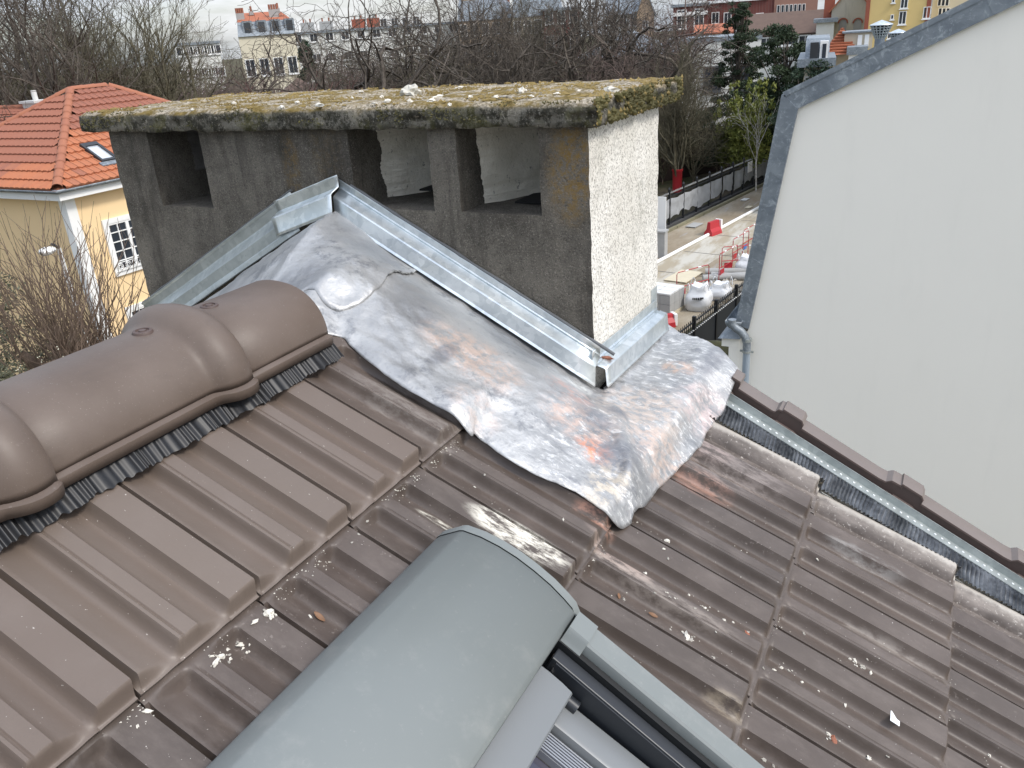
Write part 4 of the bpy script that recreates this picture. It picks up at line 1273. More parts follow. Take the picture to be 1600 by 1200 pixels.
kb = empty('kerb', ST(-25, 0), 'mossy stone kerb running along the foot of the fence with grey tarpaulins', 'kerb')
kmb = MB(); kmb.box((0, 0, -.05), (0.97, 0.14, 0.13)); kme = kmb.mesh('kerb_stone', M['kerb'])
KR = Matrix((SU, -SV, Vector((0, 0, 1)))).transposed().to_4x4()
for i in range(46):
    link('kerb_stone', kme, kb, Matrix.Translation(ST(-25 + i, 0.12, 0.006 * random.uniform(-1, 1))) @ KR @ Matrix.Rotation(R(random.uniform(-.8, .8)), 4, 'Z'))
mb = MB(); mb.tube([ST(-20, 2.05, .07), ST(-4.9, 2.02, .07), ST(8, 2.07, .07), ST(30, 2.2, .07)], 0.075, 8)
tag(mb.obj('pipe', M['whitep'], None, 60), 'long white pipe lying along the road', 'pipe')
# expansion joints as shallow battens of darker mortar
for i in range(12):
    mb = MB(); mb.quad(ST(-12 + i * 3.1, 2.2, .008), ST(-12 + i * 3.1, 4.6, .008), ST(-11.95 + i * 3.1, 4.6, .008), ST(-11.95 + i * 3.1, 2.2, .008))
    structure(mb, 'road_joint', M['asphalt'])
for px, py, w_, h_, nm, mt, lb in ((1085, 352, .9, .5, 'flat_slab', 'block', 'flat broken slab lying on the dirt left of the red and white barrier'),
                               (1164, 312, .55, .3, 'flat_slab', 'blockw', 'small pale slab on the dirt by the mossy kerb'), (1170, 324, .5, .25, 'flat_slab', 'ply', 'yellowish piece of board on the dirt above the white pipe'),
                               (1068, 432, 1.5, .9, 'plywood_board', 'ply', 'cream plywood board lying on the road behind the white bulk bag')):
    c = at_z(px, py, 0.03)
    mb = MB(); mb.obox(c - SU * w_ * .5 - SV * h_ * .5, SU * w_, SV * h_, (0, 0, 0.03))
    tag(mb.obj(nm, M[mt]), lb, 'slab' if nm == 'flat_slab' else 'board')

# ---- far fence with tarpaulins
ff = empty('iron_fence', ST(0, -0.35), 'black iron fence hung with grey mesh tarpaulins along the far side of the road', 'fence')
def FF(a, z, o=0.0): return ST(a, -0.32 + o, z)
a0, a1 = -14.0, 24.0
mb = MB()
for z in (0.22, 0.55, 1.42): mb.obox(FF(a0, z, -.02), SU * (a1 - a0), SV * 0.04, (0, 0, .04))
mb.obj('fence_rail', M['iron'], ff)
mb = MB(); n = int((a1 - a0) / 0.125)
for i in range(n): mb.obox(FF(a0 + i * .125, 0.15, -.008), SU * .016, SV * .016, (0, 0, 1.42))
o = mb.obj('fence_bars', M['iron'], ff); tag(o, kind='stuff')
mb = MB()
for i in range(n):
    c = FF(a0 + i * .125 + .008, 1.57, 0)
    mb.lathe([(.02, 0), (.028, .03), (.001, .10)], 5, Matrix.Translation(c))
o = mb.obj('fence_spikes', M['galv'] if False else M['block'], ff); tag(o, kind='stuff')
mb = MB(); mb.obox(FF(a0, -.02, -.12), SU * (a1 - a0), SV * .24, (0, 0, .17)); mb.obj('fence_plinth', M['asphalt'], ff)
fp = MB(); fp.box((-.05, -.05, 0), (.05, .05, 1.75)); fp.lathe([(.06, 1.75), (.07, 1.79), (.03, 1.86), (.001, 1.88)], 8); fpm = fp.mesh('fence_post', M['iron'])
k = 0
a = a0
while a <= a1:
    link('fence_post', fpm, ff, Matrix.Translation(FF(a, 0)))
    if a > -6:
        mb = MB(); P = []
        for i in range(9):
            row = []
            for j in range(13):
                f = j / 12
                top = 1.36 - 0.05 * math.sin(math.pi * f)
                bot = (0.42 + 0.28 * abs(mnoise.noise(Vector((a + f * 1.6, 2, k)))) + (0.35 * max(0, f - .6) if k % 3 == 1 else 0)) if k % 3 else 0.32 + .15 * f
                z = top + (bot - top) * i / 8
                off = 0.06 + 0.05 * mnoise.noise(Vector((f * 4, z * 3, k * 7))) + 0.03 * math.sin(f * 9 + k)
                row.append(FF(a + .06 + 1.38 * f, z, off))
            P.append(row)
        mb.grid(P); mb.obj('tarpaulin', M['tarp'], ff, smooth=180)
    a += 1.5; k += 1
mb = MB(); c = at_x(1154, 262, at_z(1150, 300, 0).x) ; nc = FF(10.2, 1.02, 0.16)
mb.obox(nc, SU * 0.62, SV * .02, (0, 0, .55)); tag(mb.obj('notice_panel', M['whitep']), 'plain white notice panel hung on the tarpaulin fence', 'sign')
cc = at_d(1037, 385, 33.5)
mb = MB(); g0 = Vector((cc.x, cc.y, 0)); mb.box((g0.x - .62, g0.y - .2, 0), (g0.x + .1, g0.y + .2, 1.05)); mb.box((g0.x - .66, g0.y - .24, 1.05), (g0.x + .14, g0.y + .24, 1.12))
tag(mb.obj('street_cabinet', M['block']), 'grey street cabinet just past the right edge of the chimney', 'cabinet')
mb = MB(); mb.box((g0.x - .65, g0.y + .55, .3), (g0.x - .10, g0.y + .6, 2.35)); mb.box((g0.x - .62, g0.y + .60, 0), (g0.x - .56, g0.y + .64, 2.3)); mb.box((g0.x - .2, g0.y + .60, 0), (g0.x - .14, g0.y + .64, 2.3))
tag(mb.obj('site_notice', M['whitep']), 'tall white site panel standing behind the grey cabinet', 'sign')

# ---- near black sheet fence
nf0 = Vector((-6.04, 17.2, 0)); nd = Vector((0.122, 0.9925, 0)).normalized(); nv = Vector((nd.y, -nd.x, 0))
nf = empty('sheet_fence', nf0, 'black sheet metal fence with spiked top rail between the road and the neighbouring house', 'fence')
L_ = 16.0
nb = int(L_ / 1.55)
for i in range(nb):
    mb = MB(); mb.obox(nf0 + nd * (i * 1.55 + .06), nd * 1.45, nv * .02, (0, 0, 1.30)); mb.obj('sheet_panel', M['ironsheet'], nf)
    mb = MB(); mb.obox(nf0 + nd * (i * 1.55 - .04) - nv * .03, nd * .09, nv * .09, (0, 0, 1.72)); mb.obj('fence_post', M['iron'], nf)
mb = MB()
for z in (1.33, 1.56): mb.obox(nf0 + Vector((0, 0, z)), nd * L_, nv * .035, (0, 0, .03))
mb.obj('fence_rail', M['iron'], nf)
mb = MB(); sp = MB()
for i in range(int(L_ / .125)):
    c = nf0 + nd * (i * .125)
    mb.obox(c + Vector((0, 0, 1.3)), nd * .018, nv * .018, (0, 0, .36))
    sp.lathe([(.024, 0), (.03, .015), (.024, .03)], 5, Matrix.Translation(c + nv * .04 + Vector((0, 0, 1.34))))
tag(mb.obj('fence_bars', M['iron'], nf), kind='stuff'); tag(sp.obj('fence_studs', M['whitep'], nf), kind='stuff')

# ---- site barriers, bags, pallets
def barrier(px, py, dirv, L, label, blue=False):
    c = at_z(px, py, 0.0); d = Vector(dirv).normalized(); v = Vector((d.y, -d.x, 0))
    t = empty('site_barrier', c, label, 'barrier', 'thin red tube barriers around the road works')
    mt = M['red'] if not blue else simple('blue_plate', (0.05, 0.16, 0.42), .5)
    mb = MB()
    mb.tube([c, c + Vector((0, 0, .98)), c + d * .06 + Vector((0, 0, 1.04)), c + d * (L - .06) + Vector((0, 0, 1.04)), c + d * L + Vector((0, 0, .98)), c + d * L], .015, 6)
    mb.obj('barrier_frame', M['red'], t, 60)
    mb = MB(); mb.tube([c + Vector((0, 0, .5)), c + d * L + Vector((0, 0, .5))], .016, 6); mb.obj('mid_rail', M['red'], t, 60)
    for f in (0.3, 0.7):
        mb = MB(); mb.tube([c + d * (L * f - .07) + Vector((0, 0, 1.04)), c + d * (L * f + .07) + Vector((0, 0, 1.04))], .023, 6); mb.obj('reflective_band', M['whitep'], t, 60)
    mb = MB(); mb.obox(c + d * .10 + v * -.01 + Vector((0, 0, .22)), d * .30, v * .02, (0, 0, .2)); mb.obj('barrier_plate', mt, t)
for (px, py, dv, L, lb, bl) in (
        (1057, 472, (.5, .86, 0), 1.5, 'red tube barrier right behind the big white bulk bag', False),
        (1123, 440, (.2, .97, 0), 1.5, 'red tube barrier with a low red plate left of the grey pipe lengths', False),
        (1127, 428, (.9, .45, 0), 1.5, 'red tube barrier turned across the works by the pile of sacks', False),
        (1144, 415, (.15, .98, 0), 1.6, 'red tube barrier farther up the road beside the pile of sacks', False),
        (1160, 400, (.15, .98, 0), 1.6, 'farthest red tube barrier, with a blue plate, by the zinc corner', True)):
    barrier(px, py, dv, L, lb, bl)
def bag(px, py, w_, h_, label, seed, lean=0.0, print_=False):
    c = at_z(px, py, 0.0); c = Vector((c.x, c.y + w_ * .35, 0))
    t = empty('bulk_bag', c, label, 'bulk bag')
    mb = MB(); P = []
    n = 28
    for i in range(17):
        f = i / 16
        row = []
        for k in range(n + 1):
            a = 2 * math.pi * (k % n) / n
            ca, sa = math.cos(a), math.sin(a)
            q = 1 / max(abs(ca), abs(sa)) ** .72
            bulge = (0.86 + .22 * math.sin(math.pi * min(1, f * 1.25)) - .16 * max(0, f - .60) / .28)
            r = w_ * .5 * q * .86 * bulge * (1 + .07 * mnoise.noise(Vector((ca * 2 + seed, sa * 2, f * 4))) + .06 * mnoise.noise(Vector((ca * 5 + seed, sa * 5, f * 7))) + .03 * mnoise.noise(Vector((ca * 13 + seed, sa * 13, f * 15))))
            corner = abs(math.sin(2 * a)) ** 3
            z = h_ * f * (1 + .10 * max(0, f - .5) * mnoise.noise(Vector((ca * 3 + seed, sa * 3, 2)))) * (1 + (.15 * corner * max(0, f - .75) / .25) * (0.4 + .9 * abs(mnoise.noise(Vector((ca, sa, seed)))))) + .03 * mnoise.noise(Vector((ca * 3, sa * 3, f * 6 + seed)))
            row.append((c.x + r * ca + lean * f, c.y + r * sa, max(0.01, z)))
        P.append(row)
    mb.grid(P)
    top = [P[-1][k] for k in range(n)]
    cz = Vector((c.x + lean, c.y, h_ * .98))
    b = [tuple(cz + Vector((random.uniform(-.1, .1), random.uniform(-.1, .1), random.uniform(-.05, .05))))]
    mb.add(top + b, [(k, (k + 1) % n, n) for k in range(n)])
    mb.obj('bag_body', M['bag'], t, smooth=50)
    for a in (0.8, 2.4, 3.9, 5.5):
        q = Vector((c.x + lean + w_ * .46 * math.cos(a), c.y + w_ * .46 * math.sin(a), h_ * 1.02))
        mb = MB(); o = Vector((math.cos(a + 1.5), math.sin(a + 1.5), 0)) * .10
        mb.tube([q - o - Vector((0, 0, .1)), q - o * .6 + Vector((0, 0, .08)), q + Vector((0, 0, .12 + random.uniform(-.04, .05))), q + o * .6 + Vector((0, 0, .07)), q + o - Vector((0, 0, .1))], .013, 6)
        mb.obj('lifting_loop', M['bag'], t, 60)
    if print_:
        d = (EYE - c); d.z = 0; d.normalize(); sd = Vector((-d.y, d.x, 0))
        for (u, z, w2, h2) in ((-.10, .62, .12, .03), (.00, .56, .05, .07), (.06, .56, .045, .07), (.12, .565, .05, .06), (.18, .57, .045, .06), (-.07, .56, .03, .08)):
            mb = MB(); mb.obox(c + d * (w_ * .535) + sd * (-u - w2 / 2) + Vector((0, 0, z * h_)), sd * w2, d * -.05, (0, 0, h2)); mb.obj('print_mark', M['iron'], t)
bag(1087, 487, .90, .82, 'biggest white bulk bag, standing upright with dark print on its front', 1.0, 0.03, True)
bag(1117, 470, .86, .55, 'slumped white bulk bag right of the upright one by the spiked fence', 5.0, .12)
bag(1165, 428, .95, .60, 'white bulk bag pile half hidden by the zinc corner of the gable', 9.0)
c = at_z(1040, 492, 0)
t = empty('block_pallet', c, 'pallet of grey blocks topped with white slabs beside the chimney edge', 'pallet')
mb = MB(); mb.obox(c + Vector((-.85, -.1, 0)), SU * 1.1, SV * 1.1, (0, 0, .12)); mb.obj('pallet', M['ply'], t)
for lv in range(2):
    for i in range(3):
        for j in range(3):
            mb = MB(); mb.obox(c + Vector((-.85, -.1, .13 + lv * .31)) + SU * (i * .365) + SV * (j * .365), SU * .355, SV * .355, (0, 0, .30)); mb.obj('block', M['block'], t)
for i in range(3):
    for j in range(2):
        mb = MB(); mb.obox(c + Vector((-.85, -.1, .755)) + SU * (i * .365) + SV * (j * .55), SU * .35, SV * .53, (0, 0, .05)); mb.obj('slab', M['blockw'], t)
def water_barrier(px, py, label, d, L=1.0, H=.75, tiltk=0):
    c = at_z(px, py, 0); d = Vector(d).normalized(); v = Vector((d.y, -d.x, 0))
    t = empty('road_barrier', c, label, 'road barrier')
    mb = MB()
    sec = [(-.22, 0), (-.20, .16), (-.10, .30), (-.07, H), (.07, H), (.10, .30), (.20, .16), (.22, 0)]
    P = [[c + d * (x * L - L / 2 + (.08 * z if x == 0 else -.08 * z)) + v * y + Vector((0, 0, z)) for (y, z) in sec] for x in (0, .33, .66, 1)]
    mb.grid(P); mb.add(P[0], [tuple(range(8))]); mb.add(P[-1], [tuple(range(8))[::-1]])
    mb.obj('barrier_body', M['red'], t)
    for f in (.22, .5, .78):
        mb = MB(); mb.obox(c + d * (L * f - L / 2 - .03) + v * .075 + Vector((0, 0, .36)), d * .06, v * .05, (0, 0, H - .42)); mb.obj('rib', M['red'], t)
    mb = MB(); mb.obox(c + d * (-L / 2 - .09) - v * .16 + Vector((0, 0, .02)), d * .10, v * .32, (0, 0, H - .02)); mb.obj('white_end', M['whitep'], t)
water_barrier(1114, 366, 'red and white plastic road barrier standing alone by the white pipe', (-.3, -.95, 0), .82, .60)
water_barrier(1039, 510, 'red plastic road barrier next to the pallet of blocks at the flashing edge', (-.7, -.7, 0), .55, .4)
for i, (px, py, a) in enumerate(((1140, 424, .3), (1150, 432, .05), (1136, 432, .5))):
    c = at_z(px, py, .12); d = Vector((math.cos(a), math.sin(a), 0))
    mb = MB(); mb.tube([c - d * .9, c + d * .9], .13, 10)
    tag(mb.obj('duct_pipe', M['block'], None, 60), ('grey duct length lying slanted on the heap by the red barriers', 'grey duct length nearest the zinc corner on the road', 'grey duct length at the front of the heap')[i], 'duct')
heap = MB()
rnd = random.Random(12)
for q in range(260):
    c = at_z(1120 + rnd.gauss(0, 22), 455 + rnd.gauss(0, 10), .02)
    k = rnd.uniform(.03, .12)
    vs, fs = clump_verts(c, k, .7, rnd); heap.add(vs, fs)
tag(heap.obj('rubble', M['crumb2']), 'scattered pale rubble on the ground around the bags', 'rubble', kind='stuff')

# mossy garden wall below the low end of the sheet fence
wall = empty('stone_wall', (-3.5, 14.6, 0), 'old stone garden wall with a mossy top below the sheet fence', 'wall')
ztop = at_y(1112, 549, 14.4).z
rnd = random.Random(3)
z = 0.0
cs = 0
while z < ztop - .05:
    h = rnd.uniform(.22, .34); x = -7.0 + rnd.uniform(0, .2)
    h = min(h, ztop - z)
    while x < -2.4:
        w_ = rnd.uniform(.3, .6)
        if z > ztop - 1.6:
            mb = MB(); mb.box((x, 14.4 + rnd.uniform(-.02, .02), z), (x + w_ - .02, 14.8, z + h - .02)); mb.obj('stone', M['stone'], wall, bevel=.025)
        x += w_
    z += h
mb = MB(); mb.box((-7.0, 14.43, 0), (-2.4, 14.78, ztop - .03)); mb.obj('mortar_core', M['crumb2'], wall)
mb = MB(); P = []
for i in range(60):
    x = -7.05 + 4.7 * i / 59
    P.append([(x, 14.36 + .3 * math.sin(0) + .10 * q, ztop - .02 + .16 * math.sin(math.pi * q / 5) + .05 * mnoise.noise(Vector((x * 3, q, 0)))) for q in range(6)])
mb.grid(P, flip=True); mb.obj('wall_coping', M['mossg'], wall, smooth=180)

# ================================================================== NEIGHBOUR'S GABLE
nb_ = empty('neighbour_house', (2, 10, 0), 'off white gable house with grey zinc roof edging filling the right side', 'house')
YG = 10.0
cI = at_y(1248, 169, YG); cO = at_y(1226, 148, YG)
rI = at_y(1598, 2, YG); rO = at_y(1545, -3, YG)
bI = at_y(1171, 512, YG); bO = at_y(1153.5, 505, YG)
ri = (rI - cI).normalized(); ro = ri
XE = 3.3
def along(p, x): return p + ri * ((x - p.x) / ri.x)
eI, eO = along(cI, XE), along(cO, XE)
ZRi = eO.z
def mirror(p): return Vector((2 * XE - p.x, p.y, p.z))
mid = [Vector((bI.x - .02, YG, bI.z - 0.05)), cI - Vector((0.03, 0, -0.03)), eI + Vector((0, 0, .05)), mirror(cI), mirror(bI)]
xb = at_y(1163, 600, YG).x - .09
mb = MB()
front = [Vector((xb, YG, 0)), Vector((xb, YG, mid[0].z))] + mid + [Vector((mirror(bI).x, YG, 0))]
mb.add(front, [tuple(range(len(front)))])
mb.add([p + Vector((0, 9, 0)) for p in front], [tuple(range(len(front)))[::-1]])
mb.quad(Vector((xb, YG, 0)), Vector((xb, YG, mid[0].z)), Vector((xb, YG + 9, mid[0].z)), Vector((xb, YG + 9, 0)))
mb.obj('gable_wall', M['gable'], nb_)
def zstrip(a, b, c, d, th=0.045, name='zinc_edging'):
    """quad a b (outer) c d (inner) standing proud of the wall, with a folded drip edge"""
    mb = MB(); o = Vector((0, -th, 0))
    mb.quad(a + o, b + o, c + o, d + o)
    mb.quad(a, a + o, b + o, b); mb.quad(d, c, c + o, d + o); mb.quad(a, d, d + o, a + o); mb.quad(b, b + o, c + o, c)
    return mb.obj(name, M['zinc'], nb_)
def lerp(a, b, f): return a + (b - a) * f
e2I, e2O = along(cI, XE), along(cO, XE)
fr = (0.0, 0.36, 0.72, 1.0)
for i in range(3):
    zstrip(lerp(cO, e2O, fr[i]), lerp(cO, e2O, fr[i + 1]), lerp(cI, e2I, fr[i + 1]), lerp(cI, e2I, fr[i]), 0.045 + .006 * (i % 2))
    zstrip(lerp(bO, cO, 1 - (i + 1) / 3.0 + 0) if False else lerp(cO, bO, (0, .30, .68, 1)[i]), lerp(cO, bO, (0, .30, .68, 1)[i + 1]), lerp(cI, bI, (0, .30, .68, 1)[i + 1]), lerp(cI, bI, (0, .30, .68, 1)[i]), 0.048 + .006 * ((i + 1) % 2))
# standing top roll of the rake and the roof behind it
for (a, b) in ((cO, e2O),):
    nrm = Vector((-ri.z, 0, ri.x))
    mb = MB(); mb.obox(a + Vector((0, -.055, 0)) - nrm * .02, b - a, (0, .10, 0), nrm * .055); mb.obj('zinc_roll', M['zinc'], nb_)
    mb = MB(); mb.obox(a + Vector((0, .05, 0)) - nrm * .10, b - a, (0, 8.9, 0), nrm * .06); mb.obj('roof_slope', M['zinc'], nb_)
nrm2 = (bO - cO).normalized(); nn = Vector((nrm2.z, 0, -nrm2.x)); nn = nn if nn.x < 0 else -nn
mb = MB(); mb.obox(cO + Vector((0, -.055, 0)) - nn * .02, bO - cO, (0, .10, 0), nn * .045); mb.obj('zinc_roll', M['zinc'], nb_)
mb = MB(); mb.obox(cO + Vector((0, .05, 0)) - nn * .10, bO - cO, (0, 8.9, 0), nn * .06); mb.obj('mansard_slope', M['zinc'], nb_)
mb = MB(); mb.obox(e2O + Vector((0, .05, -.10)), mirror(cO) - e2O, (0, 8.9, 0), (0, 0, .06)); mb.obj('roof_slope', M['zinc'], nb_)
# white tabs of render showing under the edging
for f in (.02, .40, .63, .9):
    q = lerp(cI, rI, f); mb = MB(); mb.obox(q + Vector((0, -.02, -.012)), ri * .05, (0, .02, 0), (0, 0, .012)); mb.obj('fixing_clip', M['whitep'], nb_)
# pier, gutter end and down pipe
zp = at_y(1130, 527, YG).z; xl = at_y(1137.5, 570, YG).x; xl2 = at_y(1128, 530, YG).x
mb = MB(); mb.box((xl, YG - .002, 0), (xb, YG + .5, zp - .12)); mb.box((xl2, YG - .004, zp - .12), (xb, YG + .55, zp)); mb.obj('pier', M['gable'], nb_)
mb = MB(); mb.add([(xl2 - .04, YG - .06, zp), (xb + .02, YG - .06, zp + .02), (xb + .02, YG + .6, zp + .02), (xl2 - .04, YG + .6, zp), (xl2 + .14, YG + .03, zp + .16), (xb + .02, YG + .03, zp + .2), (xb + .02, YG + .5, zp + .2), (xl2 + .14, YG + .5, zp + .16)],
   [(0, 1, 5, 4), (1, 2, 6, 5), (2, 3, 7, 6), (3, 0, 4, 7), (4, 5, 6, 7)]); mb.obj('pier_capping', M['zinc'], nb_)
g = at_y(1149, 500, YG)
mb = MB(); P = []
for yy in (YG - .12, YG + 8.9):
    P.append([(g.x + .10 * math.cos(a), yy, g.z + .02 + .10 * math.sin(a)) for a in [math.pi + math.pi * k / 10 for k in range(11)]])
mb.grid(P); mb.add(P[0], [tuple(range(11))])
mb.obj('gutter', M['zinc'], nb_, smooth=60, solid=.004)
pp = [at_y(1144, 506, YG - .12), at_y(1149, 512, YG - .12), at_y(1157, 517, YG - .11), at_y(1164, 526, YG - .10), at_y(1167, 536, YG - .09)]
dx = at_y(1167, 545, YG - .09)
mb = MB(); mb.tube([pp[0] + Vector((0, 0, .06))] + pp + [Vector((dx.x, dx.y, pp[-1].z - .12))], .052, 12); mb.obj('pipe_bend', M['zinc'], nb_, smooth=60)
mb = MB(); mb.tube([Vector((dx.x, dx.y, pp[-1].z - .10)), Vector((dx.x, dx.y, 0))], .047, 12)
dp = mb.obj('down_pipe', simple('pale_blue_zinc', (0.34, 0.40, 0.46), .45, .3, .1, 3), nb_, smooth=60)
mb = MB(); zb_ = at_y(1167, 549, YG - .09).z; mb.tube([(dx.x, dx.y, zb_ - .015), (dx.x, dx.y, zb_ + .015)], .058, 12); mb.box((dx.x - .085, dx.y - .012, zb_ - .01), (dx.x + .085, dx.y + .012, zb_ + .012)); mb.obj('pipe_bracket', M['galv_dull'], dp)
mb = MB(); z2 = at_y(1167, 531, YG - .09).z; mb.tube([(dx.x, dx.y, z2 - .02), (dx.x, dx.y, z2 + .02)], .060, 12); mb.obj('pipe_collar', M['galv_dull'], dp)

# two cowled vents on the neighbour's roof
def cowl(px, py_top, py_base, wpx, Yc, label):
    top = at_y(px, py_top, Yc); k = Yc / ray(px, py_top).y / F_PX
    rt = wpx / 2 * k
    base = at_y(px, py_base, Yc)
    t = empty('roof_vent', (top.x, Yc, base.z), label, 'roof vent', None)
    T = Matrix.Translation((top.x, Yc, 0))
    hz = top.z
    hc = rt * 0.38
    mb = MB(); mb.lathe([(.001, hz), (rt * .5, hz - hc * .45), (rt * 1.0, hz - hc), (rt * 1.02, hz - hc * 1.12), (rt * .95, hz - hc * 1.1)], 20, T); mb.obj('vent_cap', M['galv'], t, smooth=40)
    z0, z1 = hz - hc * 1.1, hz - hc * 1.1 - rt * 1.15
    for ring in range(6):
        f = ring / 5; r = rt * (.94 - .50 * f); z = z0 + (z1 - z0) * f
        mb = MB(); mb.lathe([(r, z + .007), (r + .006, z), (r, z - .007), (r - .006, z), (r, z + .007)], 20, T); mb.obj('cage_ring', M['galv_dull'], t, smooth=60)
    for k_ in range(16):
        a = 2 * math.pi * k_ / 16
        mb = MB(); mb.tube([T @ Vector((rt * .94 * math.cos(a), rt * .94 * math.sin(a), z0)), T @ Vector((rt * .44 * math.cos(a), rt * .44 * math.sin(a), z1))], rt * .058, 5); mb.obj('cage_bar', M['galv_dull'], t, smooth=60)
    mb = MB(); mb.lathe([(rt * .80, z0), (rt * .36, z1)], 16, T); mb.obj('dark_core', M['soot'], t)
    mb = MB(); mb.lathe([(rt * .46, z1 + .02), (rt * .44, z1), (rt * .43, base.z - .5)], 18, T); mb.obj('vent_pipe', M['zinc'], t, smooth=60)
cowl(1378, 31, 78, 34, 12.2, 'larger zinc roof vent with a perforated basket cowl behind the gable edge')
cowl(1404, 45, 75, 27, 13.4, 'smaller zinc roof vent, right of the larger basket cowl')

# ================================================================== YELLOW HOUSE
XE_, YE_, ZE_ = -20.1, 13.1, 6.05          # eaves corner
XW_, YW_ = XE_ - .38, YE_ + .38            # wall corner
house = empty('yellow_house', (-24, 17.5, 0), 'ochre yellow house with a terracotta hipped roof and white window surrounds, left', 'house')
X2, Y2 = -27.6, 21.96
RA = Vector((-23.85, 16.85, 8.23)); RB = Vector((-23.85, 18.2, 8.23))
mb = MB(); mb.box((X2 + .38, YW_, 0), (XW_, Y2 - .38, ZE_ - .06)); mb.obj('wall', M['yellow'], house)
mb = MB(); mb.box((XW_ - .22, YW_ - .05, 0), (XW_ + .05, YW_ + .24, ZE_ - .3)); mb.obj('corner_quoin', M['whitep'], house)
mb = MB()
mb.box((X2, YE_ + .02, ZE_ - .30), (XE_ - .02, YE_ + .42, ZE_ - .10)); mb.box((XE_ - .42, YE_ + .421, ZE_ - .30), (XE_ - .02, Y2, ZE_ - .10)); mb.obj('eaves_fascia', M['whitep'], house)
gsec = [math.pi + math.pi * k / 8 for k in range(9)]
mb = MB(); gx, gy = XE_ + .06, YE_ - .06
P = [[(X2 - .1, gy - .075 * math.cos(a), ZE_ - .02 + .085 * math.sin(a)) for a in gsec], [(gx + .075 * math.cos(a), gy - .075 * math.cos(a), ZE_ - .02 + .085 * math.sin(a)) for a in gsec], [(gx + .075 * math.cos(a), Y2, ZE_ - .02 + .085 * math.sin(a)) for a in gsec]]
mb.grid(P); mb.obj('gutter', M['zinc'], house, smooth=60, solid=.004)
mb = MB()
c1, c2, c3, c4 = Vector((XE_, YE_, ZE_)), Vector((XE_, Y2, ZE_)), Vector((X2, Y2, ZE_)), Vector((X2, YE_, ZE_))
dz = Vector((0, 0, -.05))
mb.add([c1 + dz, c2 + dz, c3 + dz, c4 + dz, RA + dz, RB + dz], [(0, 1, 5, 4), (1, 2, 5), (2, 3, 4, 5), (3, 0, 4)])
rf = mb.obj('roof', simple('roof_underlay', (.2, .07, .035), .9), house)
# tiles
def rt_mesh(w, l):
    mb = MB(); P = []
    for x, h in ((0, .0), (l * .9, .050), (l, .048), (l, .0)):
        P.append([(x, w * f, h + hh * (1 if h or x == 0 else 0)) for f, hh in ((0, .022), (.12, .030), (.25, .020), (.40, 0), (.55, .002), (.68, .020), (.80, .030), (.93, .022), (.99, .004))])
    mb.grid(P, flip=True); return mb.mesh('tile', M['redtile'], 60)
TL, TW = .338, .222
rtm = rt_mesh(TW, TL + .05)
NT_ = [0]
def tile_slope(e0, e1, t0, t1, cap, skip=None, darkf=0.3):
    """eaves e0->e1, top t0->t1; individual tiles first, the rest joined"""
    ex = (e1 - e0).normalized(); mid = (t0 + t1) * .5
    up = (t0 - e0) - ex * (t0 - e0).dot(ex); H = up.length; up.normalize()
    nrm = ex.cross(up);  nrm = nrm if nrm.z > 0 else -nrm
    Lx = (e1 - e0).length
    a0, a1 = (t0 - e0).dot(ex), (t1 - e0).dot(ex)
    Rm = Matrix((-up, ex, nrm)).transposed().to_4x4()
    if Rm.to_3x3().determinant() < 0:
        Rm = Matrix((-up, -ex, nrm)).transposed().to_4x4(); flipx = True
    else: flipx = False
    rest = MB(); rcol = []
    for r in range(int(H / TL) + 1):
        h = (r + 1) * TL
        hm = min(1, (r + .5) * TL / H)
        lo, hi = a0 * hm, Lx + (a1 - Lx) * hm
        n0 = int(math.floor(lo / TW)); n1 = int(math.ceil(hi / TW))
        for i in range(n0, n1):
            xm = (i + .5) * TW
            if xm < lo + .02 or xm > hi - .02: continue
            if skip and skip(xm, h): continue
            o = e0 + ex * (i * TW + (TW if flipx else 0)) + up * min(h, H + .03) + nrm * .0
            mw = Matrix.Translation(o) @ Rm
            dk_ = 1.0 if mnoise.noise(Vector((xm * .9, r * .55, e0.x))) > .12 + (0.25 if darkf < .2 else 0) else 0.0
            dk_ = max(0, min(1, dk_ * .8 + random.uniform(-.1, .25)))
            if NT_[0] < cap:
                ob = link('tile', rtm, rf, mw); ob.color = (dk_, 0, 0, 1); NT_[0] += 1
            else:
                b = [mw @ v.co for v in rtm.vertices]; rest.add(b, [tuple(p.vertices) for p in rtm.polygons])
    if rest.v:
        tag(rest.obj('tiles', M['redtile'], rf, 60), kind='stuff')
swn = at_d(158, 242, 23.5)
def sky_skip(x, h): return False
tile_slope(c1, c2, RA, RB, 200, sky_skip, 0.1)
tile_slope(c4, c1, RA, RA, 300, None, 0.4)
def hip_tiles(a, b, parent, r=.115, l=.40):
    d = (b - a); n = int(d.length / l); d.normalize()
    side = d.cross(Vector((0, 0, 1))).normalized(); upv = side.cross(d)
    mb = MB(); P = []
    for (x, k) in ((0, 1.0), (l * .85, 1.06), (l, 1.12), (l + .03, 1.12)):
        P.append([(x, r * k * math.cos(w), r * k * .8 * math.sin(w)) for w in [math.pi * q / 8 for q in range(9)]])
    mb.grid(P); me_ = mb.mesh('hip_tile', M['redtile'], 50)
    Rm = Matrix((d, side, upv)).transposed().to_4x4()
    for i in range(n):
        ob = link('hip_tile', me_, parent, Matrix.Translation(a + d * (i * l) + upv * .0) @ Rm); ob.color = (.75, 0, 0, 1)
for a, b in ((RA, c1), (RA, c4), (RB, c2), (RA, RB)): hip_tiles(a, b, rf)
